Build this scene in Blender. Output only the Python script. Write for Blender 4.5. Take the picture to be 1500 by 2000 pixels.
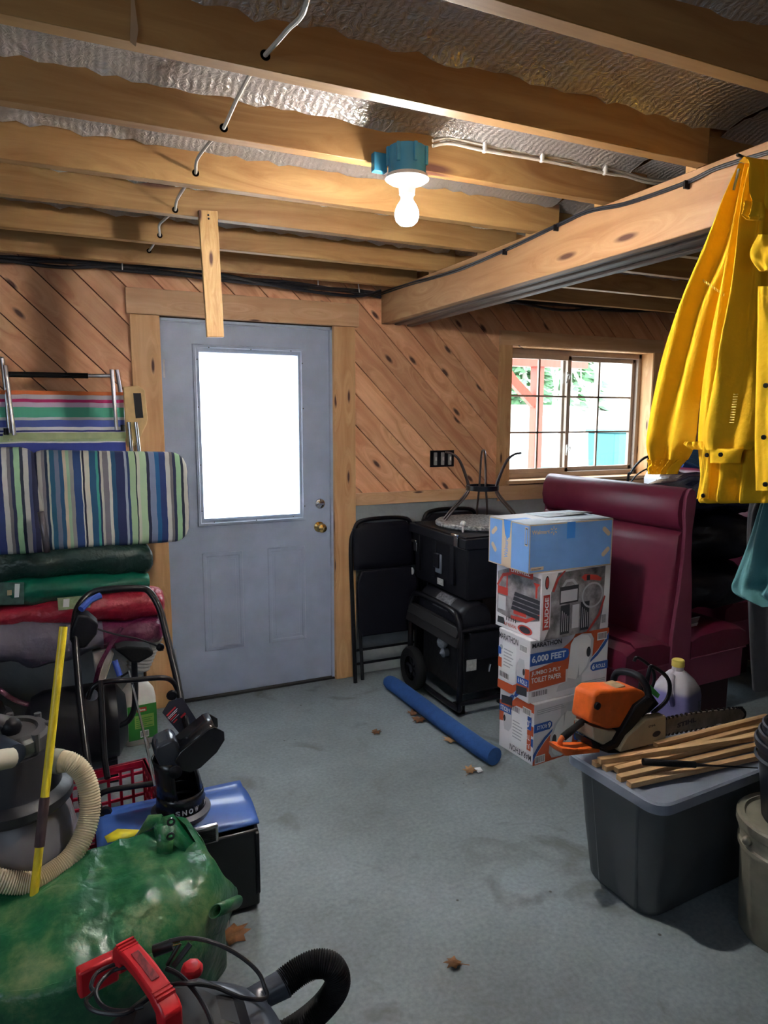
import bpy, bmesh, math, random
from mathutils import Vector, Matrix, noise
random.seed(7)
for o in list(bpy.data.objects): bpy.data.objects.remove(o)
SC = bpy.context.scene; COL = SC.collection
# ---------------------------------------------------------------- camera
CX, CY, CZ, YAW, PITCH, ROLL, FPX = -0.45435, -3.73943, 1.55608, 0.427214, -0.136854, 0.00245, 1344.86
fw = Vector((math.sin(YAW)*math.cos(PITCH), math.cos(YAW)*math.cos(PITCH), math.sin(PITCH)))
rt = Vector((math.cos(YAW), -math.sin(YAW), 0)); up = rt.cross(fw)
rt, up = (math.cos(ROLL)*rt+math.sin(ROLL)*up), (-math.sin(ROLL)*rt+math.cos(ROLL)*up)
CAMP = Vector((CX, CY, CZ))
cam = bpy.data.cameras.new('camera'); camo = bpy.data.objects.new('camera', cam); COL.objects.link(camo)
cam.sensor_fit = 'VERTICAL'; cam.sensor_height = 36.0; cam.lens = 36.0*FPX/2000.0; cam.clip_start = 0.05; cam.clip_end = 300
mw = Matrix((rt, up, -fw)).transposed().to_4x4(); mw.translation = CAMP; camo.matrix_world = mw
SC.camera = camo
# ---------------------------------------------------------------- world, lights, exposure
SC.view_settings.view_transform = 'Standard'; SC.view_settings.look = 'None'
SC.view_settings.gamma = 1; SC.view_settings.use_curve_mapping = False
SC.view_settings.exposure = 1.5
try:
    SC.cycles.use_denoising = True; SC.cycles.max_bounces = 10; SC.cycles.diffuse_bounces = 5
    SC.cycles.transparent_max_bounces = 12; SC.cycles.sample_clamp_indirect = 6.0; SC.cycles.caustics_reflective = False
    SC.cycles.caustics_refractive = False
except Exception: pass
W = bpy.data.worlds.new('sky'); SC.world = W; W.use_nodes = True
bg = W.node_tree.nodes['Background']; bg.inputs[0].default_value = (0.80, 0.91, 1.0, 1); bg.inputs[1].default_value = 4.4
def area(name, loc, look, sx, sy, power, col, portal=False):
    l = bpy.data.lights.new(name, 'AREA'); l.shape = 'RECTANGLE'; l.size = sx; l.size_y = sy; l.energy = power; l.color = col
    if portal: l.cycles.is_portal = True
    o = bpy.data.objects.new(name, l); COL.objects.link(o); o.location = loc
    o.rotation_euler = (Vector(look)-Vector(loc)).to_track_quat('-Z', 'Y').to_euler(); return o
area('door_portal', (0.455, 0.10, 1.45), (0.455, -1, 1.45), 0.62, 0.98, 1, (1, 1, 1), True)
area('window_portal', (2.72, 0.24, 1.58), (2.72, -1, 1.58), 1.25, 0.92, 1, (1, 1, 1), True)
area('rear_fill_light', (-0.6, -5.35, 1.5), (-0.2, 0, 0.6), 1.8, 0.9, 2.5, (0.72, 0.86, 1.0))  # added fill lamp behind the camera, not a known window
area('side_fill_light', (-2.3, -3.0, 1.6), (0.5, -1.5, 0.3), 1.2, 0.8, 5, (0.72, 0.86, 1.0))  # second added fill lamp, unseen by the left wall
# ---------------------------------------------------------------- helpers
def P(px, py, x=None, y=None, z=None):
    """the point of the plane x=, y= or z= that stands at this place of the photograph"""
    d = fw+rt*((px-750)/FPX)-up*((py-1000)/FPX)
    if x is not None: t = (x-CX)/d.x
    elif y is not None: t = (y-CY)/d.y
    else: t = (z-CZ)/d.z
    return CAMP+d*t
def cat(pts, n=6, closed=False):
    """Catmull-Rom through tuples"""
    pts = [tuple(p) for p in pts]; m = len(pts); out = []
    rng = range(m) if closed else range(m-1)
    for i in rng:
        if closed: a, b, c, d = pts[(i-1) % m], pts[i], pts[(i+1) % m], pts[(i+2) % m]
        else: a, b, c, d = pts[max(i-1, 0)], pts[i], pts[i+1], pts[min(i+2, m-1)]
        for k in range(n):
            t = k/n
            out.append(tuple(0.5*((2*q)+(-p+r)*t+(2*p-5*q+4*r-s)*t*t+(-p+3*q-3*r+s)*t**3) for p, q, r, s in zip(a, b, c, d)))
    if not closed: out.append(pts[-1])
    return out
def frame(loc, rz=0, rx=0, ry=0):
    return Matrix.Translation(Vector(loc)) @ Matrix.Rotation(rz, 4, 'Z') @ Matrix.Rotation(ry, 4, 'Y') @ Matrix.Rotation(rx, 4, 'X')
def basis(O, U, Vv, N=None):
    U = Vector(U).normalized(); Vv = Vector(Vv).normalized(); N = Vector(N) if N is not None else U.cross(Vv)
    m = Matrix((U, Vv, N)).transposed().to_4x4(); m.translation = Vector(O); return m
class MB:
    def __init__(s, M=None): s.v = []; s.f = []; s.mi = []; s.M = M or Matrix(); s.m = 0
    def add(s, vs, fs):
        b = len(s.v); s.v += [s.M @ Vector(v) for v in vs]; s.f += [tuple(b+i for i in f) for f in fs]; s.mi += [s.m]*len(fs); return s
    def bx(s, x0, x1, y0, y1, z0, z1):
        if x0 > x1: x0, x1 = x1, x0
        if y0 > y1: y0, y1 = y1, y0
        if z0 > z1: z0, z1 = z1, z0
        return s.add([(x0,y0,z0),(x1,y0,z0),(x1,y1,z0),(x0,y1,z0),(x0,y0,z1),(x1,y0,z1),(x1,y1,z1),(x0,y1,z1)],
                     [(0,3,2,1),(4,5,6,7),(0,1,5,4),(1,2,6,5),(2,3,7,6),(3,0,4,7)])
    def cbox(s, c, sz): return s.bx(c[0]-sz[0]/2, c[0]+sz[0]/2, c[1]-sz[1]/2, c[1]+sz[1]/2, c[2]-sz[2]/2, c[2]+sz[2]/2)
    def taper(s, x0, x1, y0, y1, z0, z1, dx, dy):
        """box whose bottom is smaller by dx, dy on each side"""
        return s.add([(x0+dx,y0+dy,z0),(x1-dx,y0+dy,z0),(x1-dx,y1-dy,z0),(x0+dx,y1-dy,z0),(x0,y0,z1),(x1,y0,z1),(x1,y1,z1),(x0,y1,z1)],
                     [(0,3,2,1),(4,5,6,7),(0,1,5,4),(1,2,6,5),(2,3,7,6),(3,0,4,7)])
    def loft(s, secs, caps=True, closed=False):
        n = len(secs[0]); vs = [p for q in secs for p in q]; fs = []; m = len(secs)
        for i in range(m if closed else m-1):
            a, b = i*n, ((i+1) % m)*n
            for j in range(n): fs.append((a+j, a+(j+1) % n, b+(j+1) % n, b+j))
        if caps and not closed: fs.append(tuple(range(n))[::-1]); fs.append(tuple((m-1)*n+j for j in range(n)))
        return s.add(vs, fs)
    def tube(s, pts, r, n=10, closed=False, caps=True, flat=1.0):
        pts = [Vector(p) for p in pts]; m = len(pts); rs = r if isinstance(r, (list, tuple)) else [r]*m
        T = [(pts[(i+1) % m]-pts[i-1] if closed else pts[min(i+1, m-1)]-pts[max(i-1, 0)]).normalized() for i in range(m)]
        u = T[0].orthogonal().normalized(); secs = []
        for i in range(m):
            u = (u-T[i]*u.dot(T[i])); u = u.normalized() if u.length > 1e-6 else T[i].orthogonal().normalized()
            w = T[i].cross(u)
            secs.append([pts[i]+(u*math.cos(a)+w*math.sin(a)*flat)*rs[i] for a in [2*math.pi*k/n for k in range(n)]])
        return s.loft(secs, caps, closed)
    def lathe(s, prof, c=(0,0,0), n=28, R=None, caps=True):
        c = Vector(c); R = R or Matrix(); secs = []
        for r, z in prof: secs.append([c+(R @ Vector((r*math.cos(a), r*math.sin(a), z))) for a in [2*math.pi*k/n for k in range(n)]])
        return s.loft(secs, caps)
    def prism(s, poly, B, depth, z0=0.0):
        """polygon in the u,v of frame B pushed from z0 to z0+depth along its normal"""
        n = len(poly); vs = [B @ Vector((u, v, z0)) for u, v in poly]+[B @ Vector((u, v, z0+depth)) for u, v in poly]
        return s.add(vs, [tuple(range(n))[::-1], tuple(range(n, 2*n))]+[(i, (i+1) % n, n+(i+1) % n, n+i) for i in range(n)])
    def flat(s, poly, B, z=0.0):
        return s.add([B @ Vector((u, v, z)) for u, v in poly], [tuple(range(len(poly)))])
    def grid(s, fn, nu, nv):
        vs = [fn(i/nu, j/nv) for j in range(nv+1) for i in range(nu+1)]
        return s.add(vs, [(j*(nu+1)+i, j*(nu+1)+i+1, (j+1)*(nu+1)+i+1, (j+1)*(nu+1)+i) for j in range(nv) for i in range(nu)])
    def ball(s, c, r, n=14, sq=(1,1,1), R=None):
        R = R or Matrix(); c = Vector(c)
        secs = []
        for i in range(n//2+1):
            t = -math.pi/2+math.pi*i/(n//2); t = max(min(t, 1.5608), -1.5608)
            secs.append([c+R @ Vector((r*sq[0]*math.cos(t)*math.cos(a), r*sq[1]*math.cos(t)*math.sin(a), r*sq[2]*math.sin(t))) for a in [2*math.pi*k/n for k in range(n)]])
        return s.loft(secs)
    def build(s, name, mats, parent=None, bevel=0, seg=2, sub=0, solid=0, angle=38, label=None, kind=None):
        me = bpy.data.meshes.new(name); off = Vector(parent.get('_loc', (0,0,0))) if parent else Vector()
        me.from_pydata([tuple(v-off) for v in s.v], [], s.f)
        for m_ in (mats if isinstance(mats, (list, tuple)) else [mats]): me.materials.append(m_)
        me.polygons.foreach_set('material_index', s.mi)
        bm = bmesh.new(); bm.from_mesh(me); bmesh.ops.recalc_face_normals(bm, faces=bm.faces); bm.to_mesh(me); bm.free()
        me.polygons.foreach_set('use_smooth', [True]*len(me.polygons)); me.set_sharp_from_angle(angle=math.radians(angle)); me.update()
        o = bpy.data.objects.new(name, me); COL.objects.link(o)
        if parent: o.parent = parent; o['_loc'] = list(off)
        if solid: q = o.modifiers.new('solid', 'SOLIDIFY'); q.thickness = solid; q.offset = 0
        if bevel: q = o.modifiers.new('bevel', 'BEVEL'); q.width = bevel; q.segments = seg; q.limit_method = 'ANGLE'; q.angle_limit = math.radians(40)
        if sub: q = o.modifiers.new('sub', 'SUBSURF'); q.levels = sub; q.render_levels = sub
        if label: o['label'] = label
        if kind: o['kind'] = kind
        return o
def thing(name, label, category, loc=(0,0,0), group=None, kind=None):
    o = bpy.data.objects.new(name, None); COL.objects.link(o); o.location = loc; o['_loc'] = list(loc); o.empty_display_size = 0.05
    if label: o['label'] = label
    if category: o['category'] = category
    if group: o['group'] = group
    if kind: o['kind'] = kind
    return o
def tag(o, label, category, group=None):
    o['label'] = label; o['category'] = category
    if group: o['group'] = group
    return o
def struct(o): o['kind'] = 'structure'; return o
_tc = {}
def text2d(txt, bold=0.0):
    k = (txt, bold)
    if k not in _tc:
        cu = bpy.data.curves.new('t', 'FONT'); cu.body = txt; cu.size = 1.0; cu.offset = bold; cu.resolution_u = 3
        ob = bpy.data.objects.new('t', cu); COL.objects.link(ob); dg = bpy.context.evaluated_depsgraph_get()
        me = bpy.data.meshes.new_from_object(ob.evaluated_get(dg))
        _tc[k] = ([(v.co.x, v.co.y) for v in me.vertices], [tuple(p.vertices) for p in me.polygons])
        bpy.data.objects.remove(ob); bpy.data.curves.remove(cu); bpy.data.meshes.remove(me)
    return _tc[k]
def put_text(mb, txt, B, u, v, w, h, z=0.0008, bold=0.0, flip=False, shear=0.0):
    """text filling the box u..u+w, v..v+h of frame B"""
    vs, fs = text2d(txt, bold)
    if not vs: return
    x0, x1 = min(a for a, b in vs), max(a for a, b in vs); y0, y1 = min(b for a, b in vs), max(b for a, b in vs)
    out = []
    for a, b in vs:
        a_, b_ = (a-x0)/(x1-x0), (b-y0)/max(y1-y0, 1e-6)
        if flip: a_, b_ = 1-a_, 1-b_
        out.append(B @ Vector((u+a_*w+shear*b_*h, v+b_*h, z)))
    mb.add(out, fs)
# ---------------------------------------------------------------- materials
def new(name):
    m = bpy.data.materials.new(name); m.use_nodes = True; nt = m.node_tree; return m, nt, nt.nodes['Principled BSDF']
def N(nt, t, **kw):
    n = nt.nodes.new(t)
    for k, v in kw.items(): setattr(n, k, v)
    return n
def rgb(c): return (c[0], c[1], c[2], 1)
def S(r, g, b):
    f = lambda c: (c/255/12.92) if c/255 <= 0.04045 else ((c/255+0.055)/1.055)**2.4
    return (f(r), f(g), f(b))
def mat(name, col, rough=0.6, metal=0.0, var=0.0, vs=12, bump=0.0, bs=60, bd=0.01, spec=None, coat=0, col2=None, stretch=(1,1,1), trans=0, sheen=0, em=0):
    m, nt, b = new(name); b.inputs['Base Color'].default_value = rgb(col); b.inputs['Roughness'].default_value = rough; b.inputs['Metallic'].default_value = metal
    if spec is not None: b.inputs['Specular IOR Level'].default_value = spec
    if coat: b.inputs['Coat Weight'].default_value = coat; b.inputs['Coat Roughness'].default_value = 0.15
    if trans: b.inputs['Transmission Weight'].default_value = trans
    if sheen: b.inputs['Sheen Weight'].default_value = sheen
    if em: b.inputs['Emission Color'].default_value = rgb(col); b.inputs['Emission Strength'].default_value = em
    if var or bump:
        tc = N(nt, 'ShaderNodeTexCoord'); mp = N(nt, 'ShaderNodeMapping'); mp.inputs['Scale'].default_value = stretch
        nt.links.new(tc.outputs['Object'], mp.inputs['Vector'])
    if var:
        n1 = N(nt, 'ShaderNodeTexNoise'); n1.inputs['Scale'].default_value = vs; n1.inputs['Detail'].default_value = 5; n1.inputs['Roughness'].default_value = 0.6
        nt.links.new(mp.outputs[0], n1.inputs['Vector'])
        r = N(nt, 'ShaderNodeValToRGB'); r.color_ramp.elements[0].position = 0.35; r.color_ramp.elements[1].position = 0.68
        c2 = col2 or tuple(min(1, c*(1+var)) for c in col)
        r.color_ramp.elements[0].color = rgb(col if col2 else tuple(c*(1-var) for c in col)); r.color_ramp.elements[1].color = rgb(c2)
        nt.links.new(n1.outputs['Fac'], r.inputs['Fac']); nt.links.new(r.outputs[0], b.inputs['Base Color'])
    if bump:
        n2 = N(nt, 'ShaderNodeTexNoise'); n2.inputs['Scale'].default_value = bs; n2.inputs['Detail'].default_value = 4
        nt.links.new(mp.outputs[0], n2.inputs['Vector'])
        bp = N(nt, 'ShaderNodeBump'); bp.inputs['Strength'].default_value = bump; bp.inputs['Distance'].default_value = bd
        nt.links.new(n2.outputs['Fac'], bp.inputs['Height']); nt.links.new(bp.outputs[0], b.inputs['Normal'])
    return m
def wood(name, a, b_, knot=(0.10,0.035,0.02), rot=(0,0,0), along=1.3, across=16.0, kx=1.7, ky=6.5, ks=0.075, rough=0.55, rvar=0.25, pink=None):
    """sawn pine: grain streaks along the mapped x axis, knots, colour varying from piece to piece"""
    m, nt, b = new(name); L = nt.links.new
    tc = N(nt, 'ShaderNodeTexCoord'); oi = N(nt, 'ShaderNodeObjectInfo')
    mr = N(nt, 'ShaderNodeMapping'); mr.inputs['Rotation'].default_value = rot; L(tc.outputs['Object'], mr.inputs['Vector'])
    add = N(nt, 'ShaderNodeVectorMath', operation='MULTIPLY_ADD'); L(oi.outputs['Random'], add.inputs[0]); add.inputs[1].default_value = (37, 23, 51); L(mr.outputs[0], add.inputs[2])
    mg = N(nt, 'ShaderNodeMapping'); mg.inputs['Scale'].default_value = (along, across, across); L(add.outputs[0], mg.inputs['Vector'])
    kn = N(nt, 'ShaderNodeMapping'); kn.inputs['Scale'].default_value = (kx, ky, ky); L(add.outputs[0], kn.inputs['Vector'])
    vo = N(nt, 'ShaderNodeTexVoronoi', voronoi_dimensions='2D'); vo.inputs['Scale'].default_value = 1.0
    sp_ = N(nt, 'ShaderNodeSeparateXYZ'); cb_ = N(nt, 'ShaderNodeCombineXYZ'); sm_ = N(nt, 'ShaderNodeMath', operation='ADD'); L(kn.outputs[0], sp_.inputs[0]); L(sp_.outputs['X'], cb_.inputs[0]); L(sp_.outputs['Y'], sm_.inputs[0]); L(sp_.outputs['Z'], sm_.inputs[1]); L(sm_.outputs[0], cb_.inputs[1]); L(cb_.outputs[0], vo.inputs['Vector'])
    # the grain bends round a knot
    inv = N(nt, 'ShaderNodeMapRange'); inv.inputs['From Min'].default_value = 0; inv.inputs['From Max'].default_value = ks*4; inv.inputs['To Min'].default_value = 1.2; inv.inputs['To Max'].default_value = 0
    L(vo.outputs['Distance'], inv.inputs['Value'])
    ofs = N(nt, 'ShaderNodeVectorMath', operation='MULTIPLY_ADD'); L(inv.outputs[0], ofs.inputs[0]); ofs.inputs[1].default_value = (0, 1, 1); L(mg.outputs[0], ofs.inputs[2])
    n1 = N(nt, 'ShaderNodeTexNoise'); n1.inputs['Scale'].default_value = 1.4; n1.inputs['Detail'].default_value = 6; n1.inputs['Roughness'].default_value = 0.62; n1.inputs['Distortion'].default_value = 0.5
    L(ofs.outputs[0], n1.inputs['Vector'])
    r = N(nt, 'ShaderNodeValToRGB'); e = r.color_ramp.elements; e[0].position = 0.32; e[0].color = rgb(b_); e[1].position = 0.66; e[1].color = rgb(a); L(n1.outputs['Fac'], r.inputs['Fac'])
    hs = N(nt, 'ShaderNodeHueSaturation'); vr = N(nt, 'ShaderNodeMapRange'); vr.inputs['To Min'].default_value = 1-rvar; vr.inputs['To Max'].default_value = 1+rvar*0.6
    L(oi.outputs['Random'], vr.inputs['Value']); L(vr.outputs[0], hs.inputs['Value']); L(r.outputs[0], hs.inputs['Color'])
    kr = N(nt, 'ShaderNodeValToRGB'); e = kr.color_ramp.elements; e[0].position = ks*0.45; e[0].color = (1,1,1,1); e[1].position = ks; e[1].color = (0,0,0,1); L(vo.outputs['Distance'], kr.inputs['Fac'])
    # only some cells carry a knot
    th = N(nt, 'ShaderNodeMath', operation='GREATER_THAN'); th.inputs[1].default_value = 0.56; L(vo.outputs['Color'], th.inputs[0])
    mu = N(nt, 'ShaderNodeMath', operation='MULTIPLY'); L(kr.outputs[0], mu.inputs[0]); L(th.outputs[0], mu.inputs[1])
    mx = N(nt, 'ShaderNodeMix', data_type='RGBA'); mx.inputs[7].default_value = rgb(knot); L(mu.outputs[0], mx.inputs[0]); L(hs.outputs[0], mx.inputs[6])
    L(mx.outputs[2], b.inputs['Base Color']); b.inputs['Roughness'].default_value = rough
    bp = N(nt, 'ShaderNodeBump'); bp.inputs['Strength'].default_value = 0.12; bp.inputs['Distance'].default_value = 0.004; L(n1.outputs['Fac'], bp.inputs['Height']); L(bp.outputs[0], b.inputs['Normal'])
    return m
R90 = math.pi/2
M = {}
M['joist'] = wood('joist_pine', S(186,146,92), S(154,108,60), along=1.0, across=12, kx=1.1, ky=6, ks=0.11)
M['beam'] = wood('beam_pine', S(200,158,114), S(174,126,84), rot=(0,0,R90), along=1.0, across=10, kx=1.6, ky=7, ks=0.10, rvar=0.1)
M['board'] = wood('panel_pine', S(242,186,140), S(214,146,104), rot=(0,math.radians(-45),0), along=1.0, across=12, kx=3.0, ky=8, ks=0.12, rvar=0.22)
M['trimv'] = wood('trim_pine_upright', S(226,180,128), S(204,150,98), rot=(0,R90,0), along=1.0, across=12, kx=2.2, ky=10, ks=0.10, rvar=0.06)
M['trimh'] = wood('trim_pine_level', S(226,184,140), S(206,156,112), along=1.0, across=12, kx=2.2, ky=10, ks=0.09, rvar=0.06)
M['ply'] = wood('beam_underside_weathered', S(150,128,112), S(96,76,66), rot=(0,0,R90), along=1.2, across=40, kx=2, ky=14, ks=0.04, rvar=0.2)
M['stick'] = wood('stick_pine', S(214,180,132), S(180,136,92), rot=(0,0,0), along=2, across=40, kx=2, ky=20, ks=0.05, rvar=0.2)
M['black'] = mat('black_plastic', (0.006,0.006,0.009), 0.45, spec=0.22, var=0.2, vs=20, bump=0.05, bs=200)
M['blackm'] = mat('black_paint_metal', (0.004,0.004,0.006), 0.30, spec=0.35)
M['rubber'] = mat('black_rubber', (0.006,0.006,0.007), 0.7, spec=0.2, bump=0.1, bs=90)
M['chrome'] = mat('chrome', (0.7,0.7,0.72), 0.18, 1.0)
M['alu'] = mat('aluminium', (0.55,0.56,0.6), 0.28, 1.0, var=0.1, vs=30)
M['brass'] = mat('brass', (0.75,0.52,0.2), 0.2, 1.0)
M['white'] = mat('white_plastic', (0.72,0.70,0.66), 0.45, var=0.05)
M['cable'] = mat('white_cable_sheath', (0.62,0.58,0.50), 0.5, var=0.08)
M['darkcable'] = mat('dark_cable_sheath', (0.012,0.012,0.016), 0.4)
M['doorpaint'] = mat('door_paint', S(164,177,202), 0.48, var=0.07, vs=5, bump=0.04, bs=90)
M['doordirt'] = M['doorpaint']
M['grey'] = mat('grey_plastic', S(100,106,116), 0.5, var=0.1, vs=6, bump=0.05, bs=150)
M['orange'] = mat('orange_plastic', (0.75,0.13,0.02), 0.42, var=0.15, vs=18, bump=0.05, bs=120)
M['yellow'] = mat('yellow_paint', (0.80,0.60,0.03), 0.4, var=0.1, vs=14)
M['red'] = mat('red_plastic', (0.62,0.02,0.03), 0.38, var=0.08)
M['cratered'] = mat('crate_red_plastic', (0.50,0.012,0.05), 0.45, var=0.12, vs=10)
M['blue'] = mat('blue_plastic', (0.04,0.09,0.42), 0.35)
def floor_mat():
    m, nt, b = new('concrete_floor'); L = nt.links.new
    tc = N(nt, 'ShaderNodeTexCoord')
    n1 = N(nt, 'ShaderNodeTexNoise'); n1.inputs['Scale'].default_value = 1.3; n1.inputs['Detail'].default_value = 9; n1.inputs['Roughness'].default_value = 0.62; L(tc.outputs['Object'], n1.inputs['Vector'])
    r = N(nt, 'ShaderNodeValToRGB'); e = r.color_ramp.elements; e[0].position = 0.30; e[0].color = rgb((0.135,0.155,0.165)); e[1].position = 0.72; e[1].color = rgb((0.265,0.315,0.35))
    L(n1.outputs['Fac'], r.inputs['Fac'])
    n2 = N(nt, 'ShaderNodeTexNoise'); n2.inputs['Scale'].default_value = 70; n2.inputs['Detail'].default_value = 3; L(tc.outputs['Object'], n2.inputs['Vector'])
    mx = N(nt, 'ShaderNodeMix', data_type='RGBA', blend_type='OVERLAY'); mx.inputs[0].default_value = 0.35; L(r.outputs[0], mx.inputs[6]); L(n2.outputs['Fac'], mx.inputs[7])
    # small dark spots of dirt and a few pale scratches
    vo = N(nt, 'ShaderNodeTexVoronoi'); vo.inputs['Scale'].default_value = 7; L(tc.outputs['Object'], vo.inputs['Vector'])
    sp = N(nt, 'ShaderNodeValToRGB'); e = sp.color_ramp.elements; e[0].position = 0.025; e[0].color = (1,1,1,1); e[1].position = 0.05; e[1].color = (0,0,0,1); L(vo.outputs['Distance'], sp.inputs['Fac'])
    m2 = N(nt, 'ShaderNodeMix', data_type='RGBA'); m2.inputs[7].default_value = rgb((0.05,0.05,0.045)); L(sp.outputs[0], m2.inputs[0]); L(mx.outputs[2], m2.inputs[6])
    n3 = N(nt, 'ShaderNodeTexNoise'); n3.inputs['Scale'].default_value = 3.2; n3.inputs['Detail'].default_value = 7; n3.inputs['Distortion'].default_value = 1.2; L(tc.outputs['Object'], n3.inputs['Vector'])
    st = N(nt, 'ShaderNodeValToRGB'); e = st.color_ramp.elements; e[0].position = 0.60; e[0].color = (0,0,0,1); e[1].position = 0.74; e[1].color = (0.75,0.75,0.75,1); L(n3.outputs['Fac'], st.inputs['Fac'])
    m3 = N(nt, 'ShaderNodeMix', data_type='RGBA'); m3.inputs[7].default_value = rgb((0.09,0.088,0.075)); L(st.outputs[0], m3.inputs[0]); L(m2.outputs[2], m3.inputs[6])
    L(m3.outputs[2], b.inputs['Base Color'])
    rr = N(nt, 'ShaderNodeMapRange'); rr.inputs['To Min'].default_value = 0.38; rr.inputs['To Max'].default_value = 0.68; L(n1.outputs['Fac'], rr.inputs['Value']); L(rr.outputs[0], b.inputs['Roughness'])
    bp = N(nt, 'ShaderNodeBump'); bp.inputs['Strength'].default_value = 0.12; bp.inputs['Distance'].default_value = 0.004; L(n2.outputs['Fac'], bp.inputs['Height']); L(bp.outputs[0], b.inputs['Normal'])
    return m
M['floor'] = floor_mat()
M['found'] = mat('painted_concrete_block', S(150,156,160), 0.7, var=0.12, vs=5, bump=0.25, bs=30)
M['wallgrey'] = mat('plain_basement_wall', S(120,104,88), 0.8, var=0.15, vs=4)
M['subfloor'] = mat('subfloor', (0.30,0.2,0.12), 0.8, var=0.1)
def foil_mat():
    m, nt, b = new('foil_facing'); L = nt.links.new
    b.inputs['Base Color'].default_value = rgb((0.80,0.78,0.77)); b.inputs['Metallic'].default_value = 0.72; b.inputs['Roughness'].default_value = 0.30
    tc = N(nt, 'ShaderNodeTexCoord'); n1 = N(nt, 'ShaderNodeTexNoise'); n1.inputs['Scale'].default_value = 38; n1.inputs['Detail'].default_value = 3; n1.inputs['Distortion'].default_value = 2.2; L(tc.outputs['Object'], n1.inputs['Vector'])
    w = N(nt, 'ShaderNodeTexWave'); w.inputs['Scale'].default_value = 16; w.inputs['Distortion'].default_value = 0.6; L(tc.outputs['Object'], w.inputs['Vector'])
    b1 = N(nt, 'ShaderNodeBump'); b1.inputs['Strength'].default_value = 0.75; b1.inputs['Distance'].default_value = 0.008; L(n1.outputs['Fac'], b1.inputs['Height'])
    b2 = N(nt, 'ShaderNodeBump'); b2.inputs['Strength'].default_value = 0.35; b2.inputs['Distance'].default_value = 0.004; L(w.outputs['Fac'], b2.inputs['Height']); L(b1.outputs[0], b2.inputs['Normal'])
    L(b2.outputs[0], b.inputs['Normal']); return m
M['foil'] = foil_mat()
# ================================================================ STRUCTURE
XL, XR, YR = -2.45, 4.3, -5.45
fl = struct(MB().bx(XL, XR, YR, 0.0, -0.12, 0.0).build('floor', M['floor']))
def clip(poly, x0, x1, z0, z1):
    for ax, val, sg in ((0, x0, 1), (0, x1, -1), (1, z0, 1), (1, z1, -1)):
        out = []
        for i in range(len(poly)):
            a, b = poly[i], poly[(i+1) % len(poly)]; da, db = (a[ax]-val)*sg, (b[ax]-val)*sg
            if da >= 0: out.append(a)
            if (da > 0 > db) or (da < 0 < db):
                t = da/(da-db); out.append((a[0]+(b[0]-a[0])*t, a[1]+(b[1]-a[1])*t))
        poly = out
        if len(poly) < 3: return []
    return poly
DW, DH = 0.91, 2.04
wm = MB()
wm.bx(XL, -0.01, 0.02, 0.16, 0, 2.5).bx(DW+0.01, 2.12, 0.02, 0.16, 0, 2.5).bx(-0.01, DW+0.01, 0.02, 0.16, DH+0.02, 2.5)
wm.bx(2.12, 3.33, 0.02, 0.16, 0, 1.13).bx(2.12, 3.33, 0.02, 0.16, 2.02, 2.5).bx(3.33, XR, 0.02, 0.16, 0, 2.5)
wall = struct(wm.build('wall_back', mat('wall_sheathing', (0.10,0.05,0.03), 0.9)))
struct(MB().bx(XL, -0.16, -0.004, 0.02, 0, 1.045).bx(1.055, XR, -0.004, 0.02, 0, 1.045).build('foundation', M['found'], wall, bevel=0.004))
ZON = [(XL, -0.14, 1.10, 2.46), (-0.14, 1.05, 2.17, 2.46), (1.05, 2.06, 1.10, 2.46), (2.06, 3.39, 2.07, 2.46), (3.39, XR, 1.10, 2.46)]
PER = 0.1795
for k in range(-20, 30):
    c = 2.395+PER*k; g = 0.0035
    mb = MB(); B = basis((0, 0.021, 0), (1,0,0), (0,0,1), (0,-1,0)); got = False
    for (x0, x1, z0, z1) in ZON:
        q = clip([(c+g-(-1), -1), (c+PER-g+1, -1), (c+PER-g-4, 4), (c+g-4, 4)], x0, x1, z0, z1)
        if len(q) > 2: mb.prism(q, B, 0.021); got = True
    if got: mb.build('board', M['board'], wall)
tr = struct(MB().bx(1.055, 2.048, -0.022, -0.004, 1.04, 1.112).build('trim_1', M['trimh'], bevel=0.003))
struct(MB().bx(XL, -0.165, -0.022, -0.004, 1.04, 1.112).build('trim_2', M['trimh'], bevel=0.003))
struct(MB().bx(2.05, XR, -0.022, -0.004, 1.02, 1.118).build('trim_3', M['trimh'], bevel=0.003))
struct(MB().bx(XL-0.12, XL, YR, 0.16, 0, 2.5).build('wall_left', M['wallgrey']))
struct(MB().bx(XR, XR+0.12, YR, 0.16, 0, 2.5).build('wall_right', M['wallgrey']))
struct(MB().bx(XL, XR, YR-0.12, YR, 0, 2.5).build('wall_rear', M['wallgrey']))
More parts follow.
